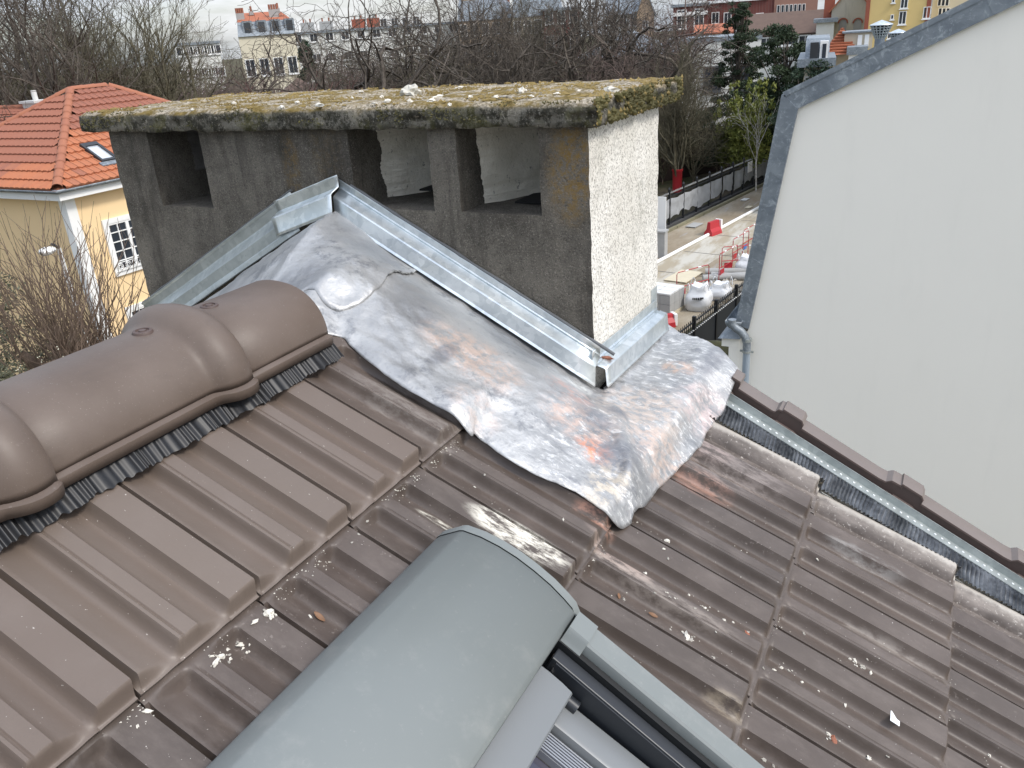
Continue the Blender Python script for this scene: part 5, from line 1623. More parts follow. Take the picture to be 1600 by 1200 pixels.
# rooflight
up_ = (RA - c1) - Vector((0, 1, 0)) * (RA - c1).y; up_.normalize(); nr_ = Vector((0, 1, 0)).cross(up_); nr_ = nr_ if nr_.z > 0 else -nr_
kk = nr_.dot(c1 - EYE)
q0_, q1_, q2_ = (on_plane(px, py, nr_, kk) for px, py in ((159, 257), (183, 251), (133, 229)))
o_ = q0_; RWD = max(.5, (q1_ - q0_).y); RHT = (q2_ - q0_).dot(up_)
rl = MB()
for a, b, w_, h_ in ((0, 0, RWD, .08), (0, RHT - .14, RWD, .14), (0, .08, .07, RHT - .22), (RWD - .07, .08, .07, RHT - .22)): rl.obox(o_ + Vector((0, a, 0)) + up_ * b, (0, w_, 0), up_ * h_, nr_ * .12)
rlo = rl.obj('rooflight', M['anth'], rf)
mb = MB(); mb.obox(o_ + Vector((0, .06, 0)) + up_ * .07, (0, RWD - .12, 0), up_ * (RHT - .2), nr_ * .08)
t = NT('pale_reflecting_glass'); t.set(color=(.55, .58, .62), rough=.08, spec=.8, metal=.3); mb.obj('pane', t.m, rlo) if False else None
pn = mb.mesh('rooflight_pane', t.m); link('rooflight_pane', pn, rf)
mb = MB(); mb.obox(o_ + Vector((0, -.10, 0)) - up_ * .16 + nr_ * .03, (0, RWD + .2, 0), up_ * .16, nr_ * .05); mb.obj('rooflight_apron', M['zinc'], rf)
# windows on the right-hand face
def yh_window(y0, y1, z0, z1, rail=True):
    x = XW_
    mb = MB(); w = .13
    for lo, hi in (((x, y0, z1 - w), (x + .06, y1, z1)), ((x, y0, z0), (x + .08, y1, z0 + w)), ((x, y0, z0 + w), (x + .06, y0 + w, z1 - w)), ((x, y1 - w, z0 + w), (x + .06, y1, z1 - w))): mb.box(lo, hi)
    wd = mb.obj('window', M['whitep'], house)
    mb = MB(); iy0, iy1, iz0, iz1 = y0 + w, y1 - w, z0 + w, z1 - w
    mid_ = (iy0 + iy1) / 2
    for q in (iy0, mid_ - .05, iy1 - .05): mb.box((x + .006, q, iz0), (x + .045, q + (.10 if q == mid_ - .05 else .05), iz1))
    for q in (iz0, iz1 - .05): mb.box((x + .004, iy0, q), (x + .043, iy1, q + .05))
    for hf in (0, 1):
        a, b = (iy0 + .05, mid_ - .05) if hf == 0 else (mid_ + .05, iy1 - .05)
        mb.box((x + .005, (a + b) / 2 - .014, iz0), (x + .038, (a + b) / 2 + .014, iz1))
        for k in range(1, 5):
            zz = iz0 + (iz1 - iz0) * k / 5; mb.box((x + .005, a, zz - .014), (x + .037, b, zz + .014))
    mb.obj('glazing_bars', M['whitep'], wd)
    for hf in (0, 1):
        mb = MB(); a, b = (iy0 + .05, mid_ - .05) if hf == 0 else (mid_ + .05, iy1 - .05)
        mb.quad(Vector((x + .012, a, iz0 + .05)), Vector((x + .012, b, iz0 + .05)), Vector((x + .012, b, iz1 - .05)), Vector((x + .012, a, iz1 - .05))); mb.obj('pane', M['pane'], wd)
    if rail:
        mb = MB()
        for z in (z0 + .14, z0 + .36): mb.box((x + .12, y0 + .05, z), (x + .14, y1 - .05, z + .02))
        for k in range(6):
            c = Vector((x + .13, y0 + .16 + (y1 - y0 - .32) * k / 5, z0 + .26)); pts = []
            for q in range(19):
                a = q * .62; r = .10 * (1 - q / 24); pts.append(c + Vector((0, r * math.cos(a) * (1 if k % 2 else -1), r * math.sin(a))))
            mb.tube(pts, .012, 4)
        mb.obj('scroll_railing', M['whitep'], wd)
pA, pB = at_x(157, 345, XW_), at_x(185, 431, XW_)
yh_window(pA.y, pA.y + 1.52, pB.z, pA.z)
pA2, pB2 = at_x(197, 480, XW_), at_x(210, 540, XW_)
yh_window(pA.y, pA.y + 1.52, pA2.z - 1.55, pA2.z)
yh_window(pA.y + 3.2, pA.y + 4.72, pB.z, pA.z)
# lower wing to the left
wing = empty('tiled_wing', (-32, 17, 0), 'lower side wing with dull red tiled roof left of the yellow house', 'house')
wr = at_d(34, 171, 33); zr = wr.z
mb = MB(); mb.box((-42, 15.6, 0), (X2 - .02, 22, zr - 1.7)); mb.obj('wall', M['yellow'], wing)
e0, e1, t0, t1 = Vector((-42, 14.9, zr - 1.9)), Vector((-26.6, 14.9, zr - 1.9)), Vector((-42, 18.6, zr)), Vector((-25.6, 18.6, zr))
mb = MB(); mb.quad(e0, e1, t1, t0); mb.quad(t0, t1, t1 + Vector((0, 3.7, -1.9)), t0 + Vector((0, 3.7, -1.9))); wrf = mb.obj('roof', M['redtile'], wing)
wrf.color = (.9, 0, 0, 1)
keep_rf = rf; rf = wrf
tile_slope(e0, e1, t0, t1, 0, None, .9)
rf = keep_rf
for ch in wrf.children: ch.color = (.9, 0, 0, 1)
hip_tiles(t0 + Vector((6, 0, 0)), t1, wrf)
p = at_d(45, 164, 34)
mb = MB(); mb.box((p.x - .35, p.y, zr - .6), (p.x + .35, p.y + .6, p.z + .05)); mb.box((p.x - .42, p.y - .07, p.z + .05), (p.x + .42, p.y + .67, p.z + .13)); mb.tube([(p.x, p.y + .3, p.z + .12), (p.x, p.y + .3, p.z + .45)], .09, 8)
mb.obj('wing_chimney', M['blockw'], wing)

# street lamp in front of the house
L0 = at_d(92, 388, 19.5)
lamp = empty('street_lamp', (L0.x, L0.y, 0), 'pale street lamp in front of the yellow house, left', 'street lamp')
mb = MB(); mb.tube([(L0.x, L0.y, 0), (L0.x, L0.y, 2.5), (L0.x, L0.y, L0.z)], [.07, .055, .045], 10); mb.obj('pole', M['blockw'], lamp, 60)
hd = at_d(70, 378, 19.3); am = (hd - L0); 
mb = MB(); mb.tube([L0, L0 + am * .25 + Vector((0, 0, .03)), L0 + am * .5 + Vector((0, 0, .02))], .028, 8); mb.obj('arm', M['anth'], lamp, 60)
mb = MB(); Rr = (hd - L0); Rr.z = 0; Rr.normalize(); Rm = Matrix((Rr, Vector((-Rr.y, Rr.x, 0)), Vector((0, 0, 1)))).transposed().to_4x4()
mb.grid([[Matrix.Translation(L0) @ Rm @ Vector((x, w * math.cos(a), .02 + h * math.sin(a))) for a in [2 * math.pi * k / 12 for k in range(13)]] for x, w, h in ((.10, .03, .02), (.16, .10, .06), (.30, .13, .09), (.42, .11, .08), (.47, .03, .03))])
mb.obj('lamp_head', M['whitep'], lamp, 60)

# ================================================================== FAR BUILDINGS
fr_m = M['whitep']
def far_window(parent, o, ex, ez, en, w, h, frame=None, bars=True, sill=True):
    mb = MB(); b = max(.06, w * .09)
    for a, c, ww, hh in ((0, 0, w, b), (0, h - b, w, b), (0, b, b, h - 2 * b), (w - b, b, b, h - 2 * b)): mb.obox(o + ex * a + ez * c, ex * ww, ez * hh, en * .10)
    if bars: mb.obox(o + ex * (w / 2 - .03) + ez * b, ex * .06, ez * (h - 2 * b), en * .07)
    if sill: mb.obox(o - ex * .08 - ez * .10, ex * (w + .16), ez * .095, en * .18)
    wd = mb.obj('window', frame or fr_m, parent)
    mb = MB(); mb.obox(o + ex * b + ez * b, ex * (w - 2 * b), ez * (h - 2 * b), en * .03); mb.obj('pane', M['pane'], wd)
def plan(px, py, D): q = at_d(px, py, D); return Vector((q.x, q.y, 0))
def block(name, label, pxl, pxr, pyt, D, depth, wall, roofm=None, kind='flat', rise=0, rows=(), cols=0, ww=1.0, wh=1.5, frame=None, DR=None, top=None, pyr=None, cat='building', side=0, eave=.3):
    """far building: facade between two sight lines at distance D (left) and DR (right)"""
    A = plan(pxl, pyt, D); Bp = plan(pxr, pyr or pyt, DR or D)
    zt = top if top is not None else at_d(pxl, pyt, D).z
    ex = (Bp - A).normalized(); en = Vector((ex.y, -ex.x, 0)); 
    if en.dot(-A) < 0: en = -en
    ez = Vector((0, 0, 1)); Lx = (Bp - A).length
    t = empty(name, (A + Bp) * .5, label, cat)
    mb = MB(); mb.obox(A, ex * Lx, -en * depth, ez * zt); mb.obj('wall', wall, t)
    if kind == 'flat':
        mb = MB(); mb.obox(A - ex * eave + en * eave + ez * zt, ex * (Lx + 2 * eave), -en * (depth + 2 * eave), ez * .35); mb.obj('roof', roofm or M['zinc'], t)
    elif kind == 'hip':
        q = [A - ex * eave + en * eave, Bp + ex * eave + en * eave, Bp + ex * eave - en * (depth + eave), A - ex * eave - en * (depth + eave)]
        q = [v + ez * zt for v in q]; hd_ = min(Lx * .5, depth * .5)
        r0, r1 = A + ex * hd_ - en * depth * .5 + ez * (zt + rise), Bp - ex * hd_ - en * depth * .5 + ez * (zt + rise)
        mb = MB(); mb.add(q + [r0, r1], [(0, 1, 5, 4), (1, 2, 5), (2, 3, 4, 5), (3, 0, 4), (3, 2, 1, 0)]); mb.obj('roof', roofm, t)
    elif kind == 'gable':      # ridge parallel to the facade
        q = [A - ex * eave + en * eave, Bp + ex * eave + en * eave, Bp + ex * eave - en * (depth + eave), A - ex * eave - en * (depth + eave)]
        q = [v + ez * zt for v in q]; r0, r1 = A - ex * eave - en * depth * .5 + ez * (zt + rise), Bp + ex * eave - en * depth * .5 + ez * (zt + rise)
        mb = MB(); mb.add(q + [r0, r1], [(0, 1, 5, 4), (2, 3, 4, 5)]); mb.obj('roof', roofm, t, solid=.15)
        mb = MB(); mb.add([A + ez * zt, A - en * depth + ez * zt, A - en * depth * .5 + ez * (zt + rise - .1)], [(0, 1, 2)]); mb.add([Bp + ez * zt, Bp - en * depth + ez * zt, Bp - en * depth * .5 + ez * (zt + rise - .1)], [(0, 1, 2)]); mb.obj('gable_end', wall, t)
    elif kind == 'front':      # gable facing us
        r = A + ex * Lx * .5 + ez * (zt + rise)
        mb = MB(); mb.add([A + ez * zt, Bp + ez * zt, r], [(0, 1, 2)]); mb.obj('gable_end', wall, t)
        mb = MB(); o1 = en * .25
        mb.quad(A - ex * .3 + ez * (zt - .25) + o1, r + o1 + ez * .05, r - en * depth + ez * .05, A - ex * .3 + ez * (zt - .25) - en * depth); mb.quad(r + o1 + ez * .05, Bp + ex * .3 + ez * (zt - .25) + o1, Bp + ex * .3 + ez * (zt - .25) - en * depth, r - en * depth + ez * .05); mb.obj('roof', roofm, t, solid=.12)
    elif kind == 'mansard':
        i = rise * .28
        lo = [A + en * .2 + ez * zt, Bp + en * .2 + ez * zt, Bp - en * depth + ez * zt, A - en * depth + ez * zt]
        hi = [A + ex * i * .4 - en * i + ez * (zt + rise), Bp - ex * i * .4 - en * i + ez * (zt + rise), Bp - ex * i * .4 - en * (depth - i) + ez * (zt + rise), A + ex * i * .4 - en * (depth - i) + ez * (zt + rise)]
        mb = MB(); mb.add(lo + hi, [(0, 1, 5, 4), (1, 2, 6, 5), (2, 3, 7, 6), (3, 0, 4, 7), (4, 5, 6, 7)]); mb.obj('mansard_slope', M['zinc'], t)
        cr = rise * (.75 if rise < 2 else .8)
        r0, r1 = (hi[0] + hi[3]) * .5 + ez * cr + ex * cr * .2, (hi[1] + hi[2]) * .5 + ez * cr - ex * cr * .9
        mb = MB(); mb.add([h + ez * .02 for h in hi] + [r0, r1], [(0, 1, 5, 4), (1, 2, 5), (2, 3, 4, 5), (3, 0, 4)]); mb.obj('roof', roofm, t)
    for (zr_, n, w_, h_) in rows:
        for k in range(n):
            x = Lx * (k + .5) / n - w_ / 2
            far_window(t, A + ex * x + ez * zr_, ex, ez, en, w_, h_, frame)
    t_ = t
    return dict(t=t, A=A, B=Bp, ex=ex, en=en, ez=ez, L=Lx, zt=zt)
def chim_box(b, f, back, w_, h_, z, mat, pots=0):
    o = b['A'] + b['ex'] * (b['L'] * f) - b['en'] * back
    mb = MB(); mb.obox(o + Vector((0, 0, z)), b['ex'] * w_, -b['en'] * .7, Vector((0, 0, h_))); c = mb.obj('chimney', mat, b['t'])
    for k in range(pots):
        q = o + b['ex'] * (w_ * (k + .5) / pots) - b['en'] * .35 + Vector((0, 0, z + h_))
        mb = MB(); mb.tube([q, q + Vector((0, 0, .55))], .13, 7); mb.obj('chimney_pot', M['shard'], c)
cream = m_wall('cream_render', (0.62, 0.57, 0.44), .06, .15)
whiter = m_wall('white_render', (0.66, 0.66, 0.62), .05, .12)
beige = m_wall('beige_render', (0.50, 0.44, 0.34), .06, .12)
tan = m_wall('tan_stone', (0.36, 0.27, 0.19), .12, .2)
greyw = m_wall('grey_render', (0.33, 0.33, 0.32), .08, .2)
dgrey = m_wall('dark_grey_cladding', (0.085, 0.09, 0.098), .1, .1)
oldst = m_wall('stained_old_stone', (0.46, 0.43, 0.36), .16, .65, (0.17, 0.16, 0.14))
mustard = m_wall('mustard_render', (0.66, 0.50, 0.22), .04, .06)
t = NT('dark_red_brick')
br = t.n.new('ShaderNodeTexBrick'); br.inputs['Scale'].default_value = 3.0; br.inputs['Color1'].default_value = (.16, .05, .04, 1); br.inputs['Color2'].default_value = (.11, .035, .03, 1); br.inputs['Mortar'].default_value = (.17, .10, .085, 1); br.inputs['Mortar Size'].default_value = .012
t.l.new(t.pos(), br.inputs['Vector']); t.set(color=br.outputs['Color'], rough=.9); brick = t.m
brick2 = m_wall('red_brick', (0.30, 0.10, 0.065), .12, .2)
brownroof = simple('brown_roof_tile', (0.115, 0.075, 0.058), .85, 0, .25, 2)
orange_r = simple('orange_roof_tile', (0.36, 0.115, 0.055), .8, 0, .2, 1.5)

b = block('apartment_house', 'cream apartment house with zinc mansard and red roof rising behind bare trees, upper left', 372, 462, 58, 105, 12, cream, orange_r, 'mansard', 1.5, rows=((9.6 - 3.6, 4, 1.1, 1.9), (5.0 - 2.6, 4, 1.1, 1.8)))
chim_box(b, .60, 2.2, 1.1, 1.1, b['zt'] + 1.6, greyw, 4); chim_box(b, .74, 4.5, .45, .7, b['zt'] + 2.2, greyw, 1); chim_box(b, .02, 2.0, .9, 1.1, b['zt'] + 1.4, greyw, 4); chim_box(b, .25, 4.0, .5, .4, b['zt'] + 2.3, greyw, 1)
for k in range(4):
    o = b['A'] + b['ex'] * (b['L'] * (.12 + .245 * k)) + Vector((0, 0, b['zt'] + .25)) + b['en'] * .05
    mb = MB(); mb.obox(o - b['ex'] * .1, b['ex'] * 1.1, -b['en'] * 1.0, Vector((0, 0, 1.35))); dmr = mb.obj('dormer', M['zinc'], b['t'])
    mb = MB(); mb.obox(o + b['ex'] * .1 + Vector((0, 0, .12)), b['ex'] * .7, b['en'] * .04, Vector((0, 0, 1.05))); mb.obj('pane', M['pane'], dmr)
b = block('apartment_block', 'long white flat roofed apartment block behind the bare trees, left of centre', 452, 720, 55, 150, 12, whiter, M['zinc'], 'flat', 0, rows=tuple((z, 11, 1.4, 1.35) for z in (9.3, 6.2, 3.1)), pyr=36)
for f in (.06, .17, .36, .45): chim_box(b, f, 4, 2.2, 1.5, b['zt'] + .3, brick2 if f > .3 else greyw, 2)
b = block('white_block', 'white apartment block standing at the far left behind the fan shaped bare tree', 276, 338, 72, 135, 12, whiter, M['zinc'], 'flat', 0, rows=tuple((z, 6, 1.5, 1.3) for z in (8.6, 5.6, 2.6)), pyr=52)
b = block('low_house', 'low house with a dark brown hipped roof in front of the white apartment block', 405, 520, 110, 74, 10, whiter, brownroof, 'hip', 2.4, rows=((.9, 4, 1.0, 1.2),), top=4.0, eave=.6)
b = block('low_house', 'small low house with a grey brown roof left of centre among reddish twigs', 545, 640, 104, 78, 9, greyw, brownroof, 'hip', 2.0, rows=((.9, 3, 1.0, 1.2),), top=4.0, eave=.5)
b = block('red_roof_cottage', 'cottage with a red roof behind trunks below the cream apartment house', 355, 405, 118, 66, 8, whiter, orange_r, 'gable', 1.8, rows=((.9, 2, .9, 1.1),), top=3.4)
b = block('brick_block', 'red brick block seen through twigs left of the tan blocks', 592, 660, 47, 170, 14, brick2, M['zinc'], 'flat', 0, rows=((11, 4, 1.3, 1.6), (7.5, 4, 1.3, 1.6)), pyr=40)
b = block('tan_block', 'tan apartment block with many chimneys on the skyline above the mossy cap', 715, 800, 34, 140, 12, tan, M['zinc'], 'mansard', 2.2, rows=tuple((z, 5, 1.1, 1.7) for z in (8.6, 5.4, 2.2)), pyr=27)
chim_box(b, .1, 3, 2.0, 2.2, b['zt'] + 2, tan, 4); chim_box(b, .75, 3, 2.0, 2.2, b['zt'] + 2, brick2, 4)
b = block('beige_block', 'beige stone apartment block with tall windows on the skyline centre right', 800, 880, 28, 132, 12, beige, M['zinc'], 'mansard', 2.4, rows=tuple((z, 5, 1.1, 1.8) for z in (8.4, 5.2, 2.2)), pyr=21)
b = block('brick_tower', 'dark red brick tower block beside the beige stone block', 848, 905, 18, 128, 10, brick, M['zinc'], 'flat', 0, rows=tuple((z, 3, 1.2, 1.7) for z in (9.4, 6.2, 3.0)), pyr=13)
b = block('white_gabled_house', 'grey white house with slate roof beside the brown gable', 950, 998, 24, 118, 9, whiter, M['zinc'], 'gable', 3.0, rows=tuple((z, 3, .9, 1.6) for z in (8.4, 5.2, 2.2)), pyr=14)
b = block('brown_gable', 'narrow house with a bare brown gable on the skyline', 995, 1022, 24, 112, 9, tan, M['zinc'], 'front', 3.2, rows=((8.0, 1, .7, 1.0),), pyr=15)
b = block('dark_pavilion', 'dark grey pavilion with glazed zinc roof behind twigs, right of centre', 905, 1062, 92, 68, 9, dgrey, M['zinc'], 'hip', 1.9, rows=((.6, 7, 1.2, 2.4),), pyr=76, frame=greyw)
b = block('white_house', 'white house with a dark shuttered window partly hidden by the tall evergreen', 1042, 1190, 70, 74, 8, whiter, M['zinc'], 'flat', 0, rows=((3.2, 3, 1.5, 2.0),), pyr=58, frame=dgrey, eave=.06)
# dark brick mansion with white window surrounds
b = block('brick_mansion', 'dark red brick mansion with white window surrounds on the hill, upper right', 1106, 1262, -24, 128, 12, brick, M['zinc'], 'flat', 0, pyr=-38, top=at_d(1106, -24, 128).z)
A, ex, en, ez, Lx = b['A'], b['ex'], b['en'], b['ez'], b['L']
kpx = 128 / F_PX
for zpx, hpx in ((20, 15), (43, 16)):
    for xp in (1112, 1131, 1150, 1181):
        q = at_d(xp, zpx + (1150 - xp) * -.02, 128)
        far_window(b['t'], A + ex * ((Vector((q.x, q.y, 0)) - A).dot(ex)) + ez * (q.z - hpx * kpx * 1.0), ex, ez, en, 1.05, hpx * kpx, None, True, True)
for zpx, hpx in ((8, 14), (32, 17)):
    for k in range(7):
        q = at_d(1214 + k * 6.6, zpx - k * .35, 128)
        far_window(b['t'], A + ex * ((Vector((q.x, q.y, 0)) - A).dot(ex)) + ez * (q.z - hpx * kpx) + en * .13, ex, ez, en, .42, hpx * kpx, None, False, False)
mb = MB()
q0, q1 = at_d(1208, 38, 128), at_d(1262, 38, 128)
mb.obox(A + ex * ((Vector((q0.x, q0.y, 0)) - A).dot(ex)) + en * .004, ex * 5.6, en * .12, ez * (b['zt'] - .01)); mb.obj('pale_brick_bay', m_wall('pale_pink_brick', (.30, .17, .13), .1, .15), b['t'])
b2 = block('brick_wing', 'lower dark brick wing with a white cornice and pedimented windows beside the mansion', 1052, 1106, 12, 122, 10, brick, M['zinc'], 'flat', 0, pyr=8, rows=((at_d(1075, 45, 122).z, 2, 1.3, 2.4), (at_d(1075, 45, 122).z - 4, 2, 1.3, 2.2)))
mb = MB(); mb.obox(b2['A'] + b2['en'] * .01 + Vector((0, 0, b2['zt'] - 1.1)), b2['ex'] * b2['L'], b2['en'] * .25, Vector((0, 0, .45))); mb.obj('cornice', M['whitep'], b2['t'])
mb = MB(); q = at_d(1106, 6, 128).z; mb.obox(A + en * .02 + ez * q, ex * Lx * .63, en * .2, ez * .35); mb.obj('cornice', M['whitep'], b['t'])
b = block('orange_roof_shed', 'low building with an orange roof under the brick mansion', 1088, 1142, 50, 104, 8, beige, orange_r, 'gable', .9, pyr=46, top=at_d(1100, 52, 104).z)
b = block('long_brown_roof', 'long low house under a brown tiled roof left of the stone gable', 1168, 1290, 56, 100, 8, whiter, brownroof, 'gable', 2.2, pyr=46, top=at_d(1200, 55, 100).z, rows=((at_d(1200, 64, 100).z - .6, 6, 1.5, 1.0),))
# stained stone gable with arched windows
D_ = 96
b = block('old_stone_house', 'stained old stone house with arched windows under a stepped gable', 1300, 1360, 14, D_, 9, oldst, orange_r, 'front', 2.1, pyr=8)
for xp in (1317, 1340):
    q = at_d(xp, 36, D_); A, ex, en, ez = b['A'], b['ex'], b['en'], b['ez']
    o = A + ex * ((Vector((q.x, q.y, 0)) - A).dot(ex) - .4) + ez * (q.z)
    mb = MB(); ring = [(-.5 * math.cos(math.pi * k / 8), .5 * math.sin(math.pi * k / 8)) for k in range(9)]
    inn = [(x * .72, z * .72) for x, z in ring]
    vs = [o + ex * (.4 + x) + ez * z + en * .06 for x, z in ring] + [o + ex * (.4 + x) + ez * z + en * .06 for x, z in inn]
    mb.add(vs, [(k, k + 1, 9 + k + 1, 9 + k) for k in range(8)]); ao = mb.obj('window_arch', brick2, b['t'], solid=.06)
    mb = MB(); mb.add([o + ex * (.4 + x) + ez * z + en * .02 for x, z in inn] + [o + ex * .76 + en * .02 - ez * 1.0, o + ex * .04 + en * .02 - ez * 1.0], [tuple(range(11))]); mb.obj('shutter', greyw, ao)
chim_box(b, -.22, 1.0, 1.0, 4.2, b['zt'] - 2.4, brick2, 0)
mb = MB(); q = at_d(1272, 52, 94); q2 = at_d(1302, 47, 94)
bb = block('white_outhouse', 'small white outhouse with a zinc lean-to roof left of the old stone house', 1276, 1304, 36, 92, 6, whiter, M['zinc'], 'flat', 0, pyr=33)
# mustard building with brick quoins
D_ = 88
b = block('mustard_house', 'tall mustard yellow house with brick red corner bands, upper right', 1358, 1462, -40, D_, 10, mustard, M['zinc'], 'flat', 0, pyr=-50)
A, ex, en, ez = b['A'], b['ex'], b['en'], b['ez']; kp = D_ / F_PX
for f in (0.0, b['L'] - .35):
    mb = MB(); mb.obox(A + ex * f + en * .004, ex * .35, en * .06, ez * (b['zt'] - .02)); mb.obj('quoin_band', brick2, b['t'])
q = at_d(1390, 52, D_); mb = MB(); mb.obox(A + en * .003 + ez * (q.z - .1), ex * b['L'], en * .05, ez * .2); mb.obj('string_course', brick2, b['t'])
for xp, yp, w_, h_ in ((1406, 4, 9, 16), (1403, 29, 9, 16), (1391, 27, 4, 6), (1393, 1, 4, 6), (1441, 21, 9, 14), (1386, 56, 4, 8)):
    q = at_d(xp, yp + h_ * .6, D_); far_window(b['t'], A + ex * ((Vector((q.x, q.y, 0)) - A).dot(ex)) + ez * q.z, ex, ez, en, w_ * kp, h_ * kp, None, w_ > 6, True)
b = block('cream_house', 'cream house with narrow windows right of the mustard house', 1462, 1520, -34, 95, 10, cream, M['zinc'], 'flat', 0, pyr=-40, rows=())
A, ex, en, ez = b['A'], b['ex'], b['en'], b['ez']
for yp in (10, 32):
    for xp in (1464, 1470, 1476):
        q = at_d(xp, yp, 95); far_window(b['t'], A + ex * ((Vector((q.x, q.y, 0)) - A).dot(ex)) + ez * q.z, ex, ez, en, .34, 1.1, None, False, False)
# red hipped villa with dormers just beyond the gable edge
b = block('red_hip_villa', 'beige villa with a red ribbed hip roof just beyond the zinc gable edge', 1294, 1332, 84, 46, 6, beige, orange_r, 'hip', 1.15, pyr=80, top=at_d(1310, 85, 46).z, rows=())
A, ex, en, ez = b['A'], b['ex'], b['en'], b['ez']
hd_ = min(b['L'] * .5, 3.0)
for k in range(9):      # courses of the red roof standing proud
    f = (k + .5) / 9.5
    mb = MB(); o = A - ex * .3 + en * .3 + ez * (b['zt'] + 1.15 * f + .03) - en * (3.3 * f) + ex * ((hd_ + .3) * f)
    mb.obox(o, ex * ((b['L'] + .6) - 2 * (hd_ + .3) * f), -en * .12, ez * .07); mb.obj('tile_course', orange_r, b['t'])
q = at_d(1338, 62, 47); o = A + ex * (b['L'] * .62) - en * 1.0 + ez * (b['zt'] + .25)
o = o - ez * .1; mb = MB(); mb.obox(o, ex * 1.3, -en * 2.0, ez * .75); dm = mb.obj('dormer', beige, b['t'])
mb = MB(); mb.obox(o + ez * .76 - ex * .12 + en * .12, ex * 1.55, -en * 2.3, ez * .07); mb.obj('dormer_roof', M['zinc'], dm)
for k in range(2): mb = MB(); mb.obox(o + ex * (.62 + .32 * k) + ez * .10, ex * .2, en * .05, ez * .55); mb.obj('dormer_window', M['whitep'], dm)
b = block('white_bay', 'white bay with small windows beside the red hipped villa', 1326, 1352, 86, 45, 4, M['whitep'], M['zinc'], 'flat', 0, pyr=80, rows=(), eave=.1)
A, ex, en, ez = b['A'], b['ex'], b['en'], b['ez']
for k in range(4): far_window(b['t'], A + ex * (b['L'] * (k + .3) / 4.2) + ez * (b['zt'] - 1.05), ex, ez, en, .20, .6, M['blockw'], False, False)
# slate mansard with a white dormer
b = block('slate_mansard_house', 'house with steep zinc mansard and tall white dormer beside the dark evergreen', 1256, 1294, 112, 41, 6, cream, M['zinc'], 'flat', 0, pyr=104, top=at_d(1275, 104, 41).z, rows=((at_d(1275, 113, 41).z - .55, 3, .25, .4),))
A, ex, en, ez = b['A'], b['ex'], b['en'], b['ez']
mb = MB(); lo = [A + ez * b['zt'] + en * .25, b['B'] + ez * b['zt'] + en * .25, b['B'] + ez * (b['zt'] + 1.15) - en * .45, A + ez * (b['zt'] + 1.15) - en * .55]; mb.add(lo + [v - en * 5 for v in lo], [(0, 1, 2, 3), (1, 5, 6, 2), (4, 0, 3, 7), (3, 2, 6, 7)]); mb.obj('mansard_slope', M['zinc'], b['t'])
o = A + ex * (b['L'] * .60) + ez * (b['zt'] + .12) + en * .22
mb = MB(); mb.obox(o, ex * .34, -en * 1.0, ez * .92); dm = mb.obj('dormer', M['whitep'], b['t'])
mb = MB(); mb.obox(o + ex * .10 + ez * .15, ex * .16, en * .03, ez * .66); mb.obj('pane', M['pane'], dm)
mb = MB(); mb.obox(o - ex * .40, ex * .34, -en * .9, ez * .88); mb.obj('dormer_cheek', M['anth'], b['t'])
b = block('garden_fence', 'dark brown board screen behind the trees beyond the road', 1010, 1215, 232, 50, .15, simple('dark_brown_board', (.03, .018, .014), .9, 0, .3, 3), M['anth'], 'flat', 0, pyr=218, top=2.2, cat='fence', eave=.02, DR=58)

# ================================================================== TREES AND SHRUBS
def seg_mesh(name, segs, mat, sides=3):
    n = len(segs)
    a = np.array([s_[0] for s_ in segs], dtype=np.float64); bb_ = np.array([s_[1] for s_ in segs]); ra = np.array([s_[2] for s_ in segs]); rb = np.array([s_[3] for s_ in segs])
    d = bb_ - a; d /= np.linalg.norm(d, axis=1, keepdims=True) + 1e-9
    ref = np.where(np.abs(d[:, 2:3]) > .9, np.array([[1., 0, 0]]), np.array([[0, 0, 1.]]))
    u = np.cross(d, ref); u /= np.linalg.norm(u, axis=1, keepdims=True); w = np.cross(d, u)
    vs = np.zeros((n, 2 * sides, 3))
    for k in range(sides):
        c_, s__ = math.cos(2 * math.pi * k / sides), math.sin(2 * math.pi * k / sides)
        vs[:, k] = a + (u * c_ + w * s__) * ra[:, None]; vs[:, sides + k] = bb_ + (u * c_ + w * s__) * rb[:, None]
    base = (np.arange(n) * 2 * sides)[:, None]
    qs = np.concatenate([base + np.array([[k, (k + 1) % sides, sides + (k + 1) % sides, sides + k]]) for k in range(sides)], axis=1).reshape(-1)
    me_ = bpy.data.meshes.new(name)
    me_.vertices.add(n * 2 * sides); me_.vertices.foreach_set('co', vs.reshape(-1))
    nf_ = n * sides
    me_.loops.add(nf_ * 4); me_.loops.foreach_set('vertex_index', qs.astype(np.int32))
    me_.polygons.add(nf_); me_.polygons.foreach_set('loop_start', np.arange(nf_, dtype=np.int32) * 4)
    me_.polygons.foreach_set('use_smooth', np.ones(nf_, dtype=bool))
    me_.materials.append(mat); me_.update(calc_edges=True); return me_
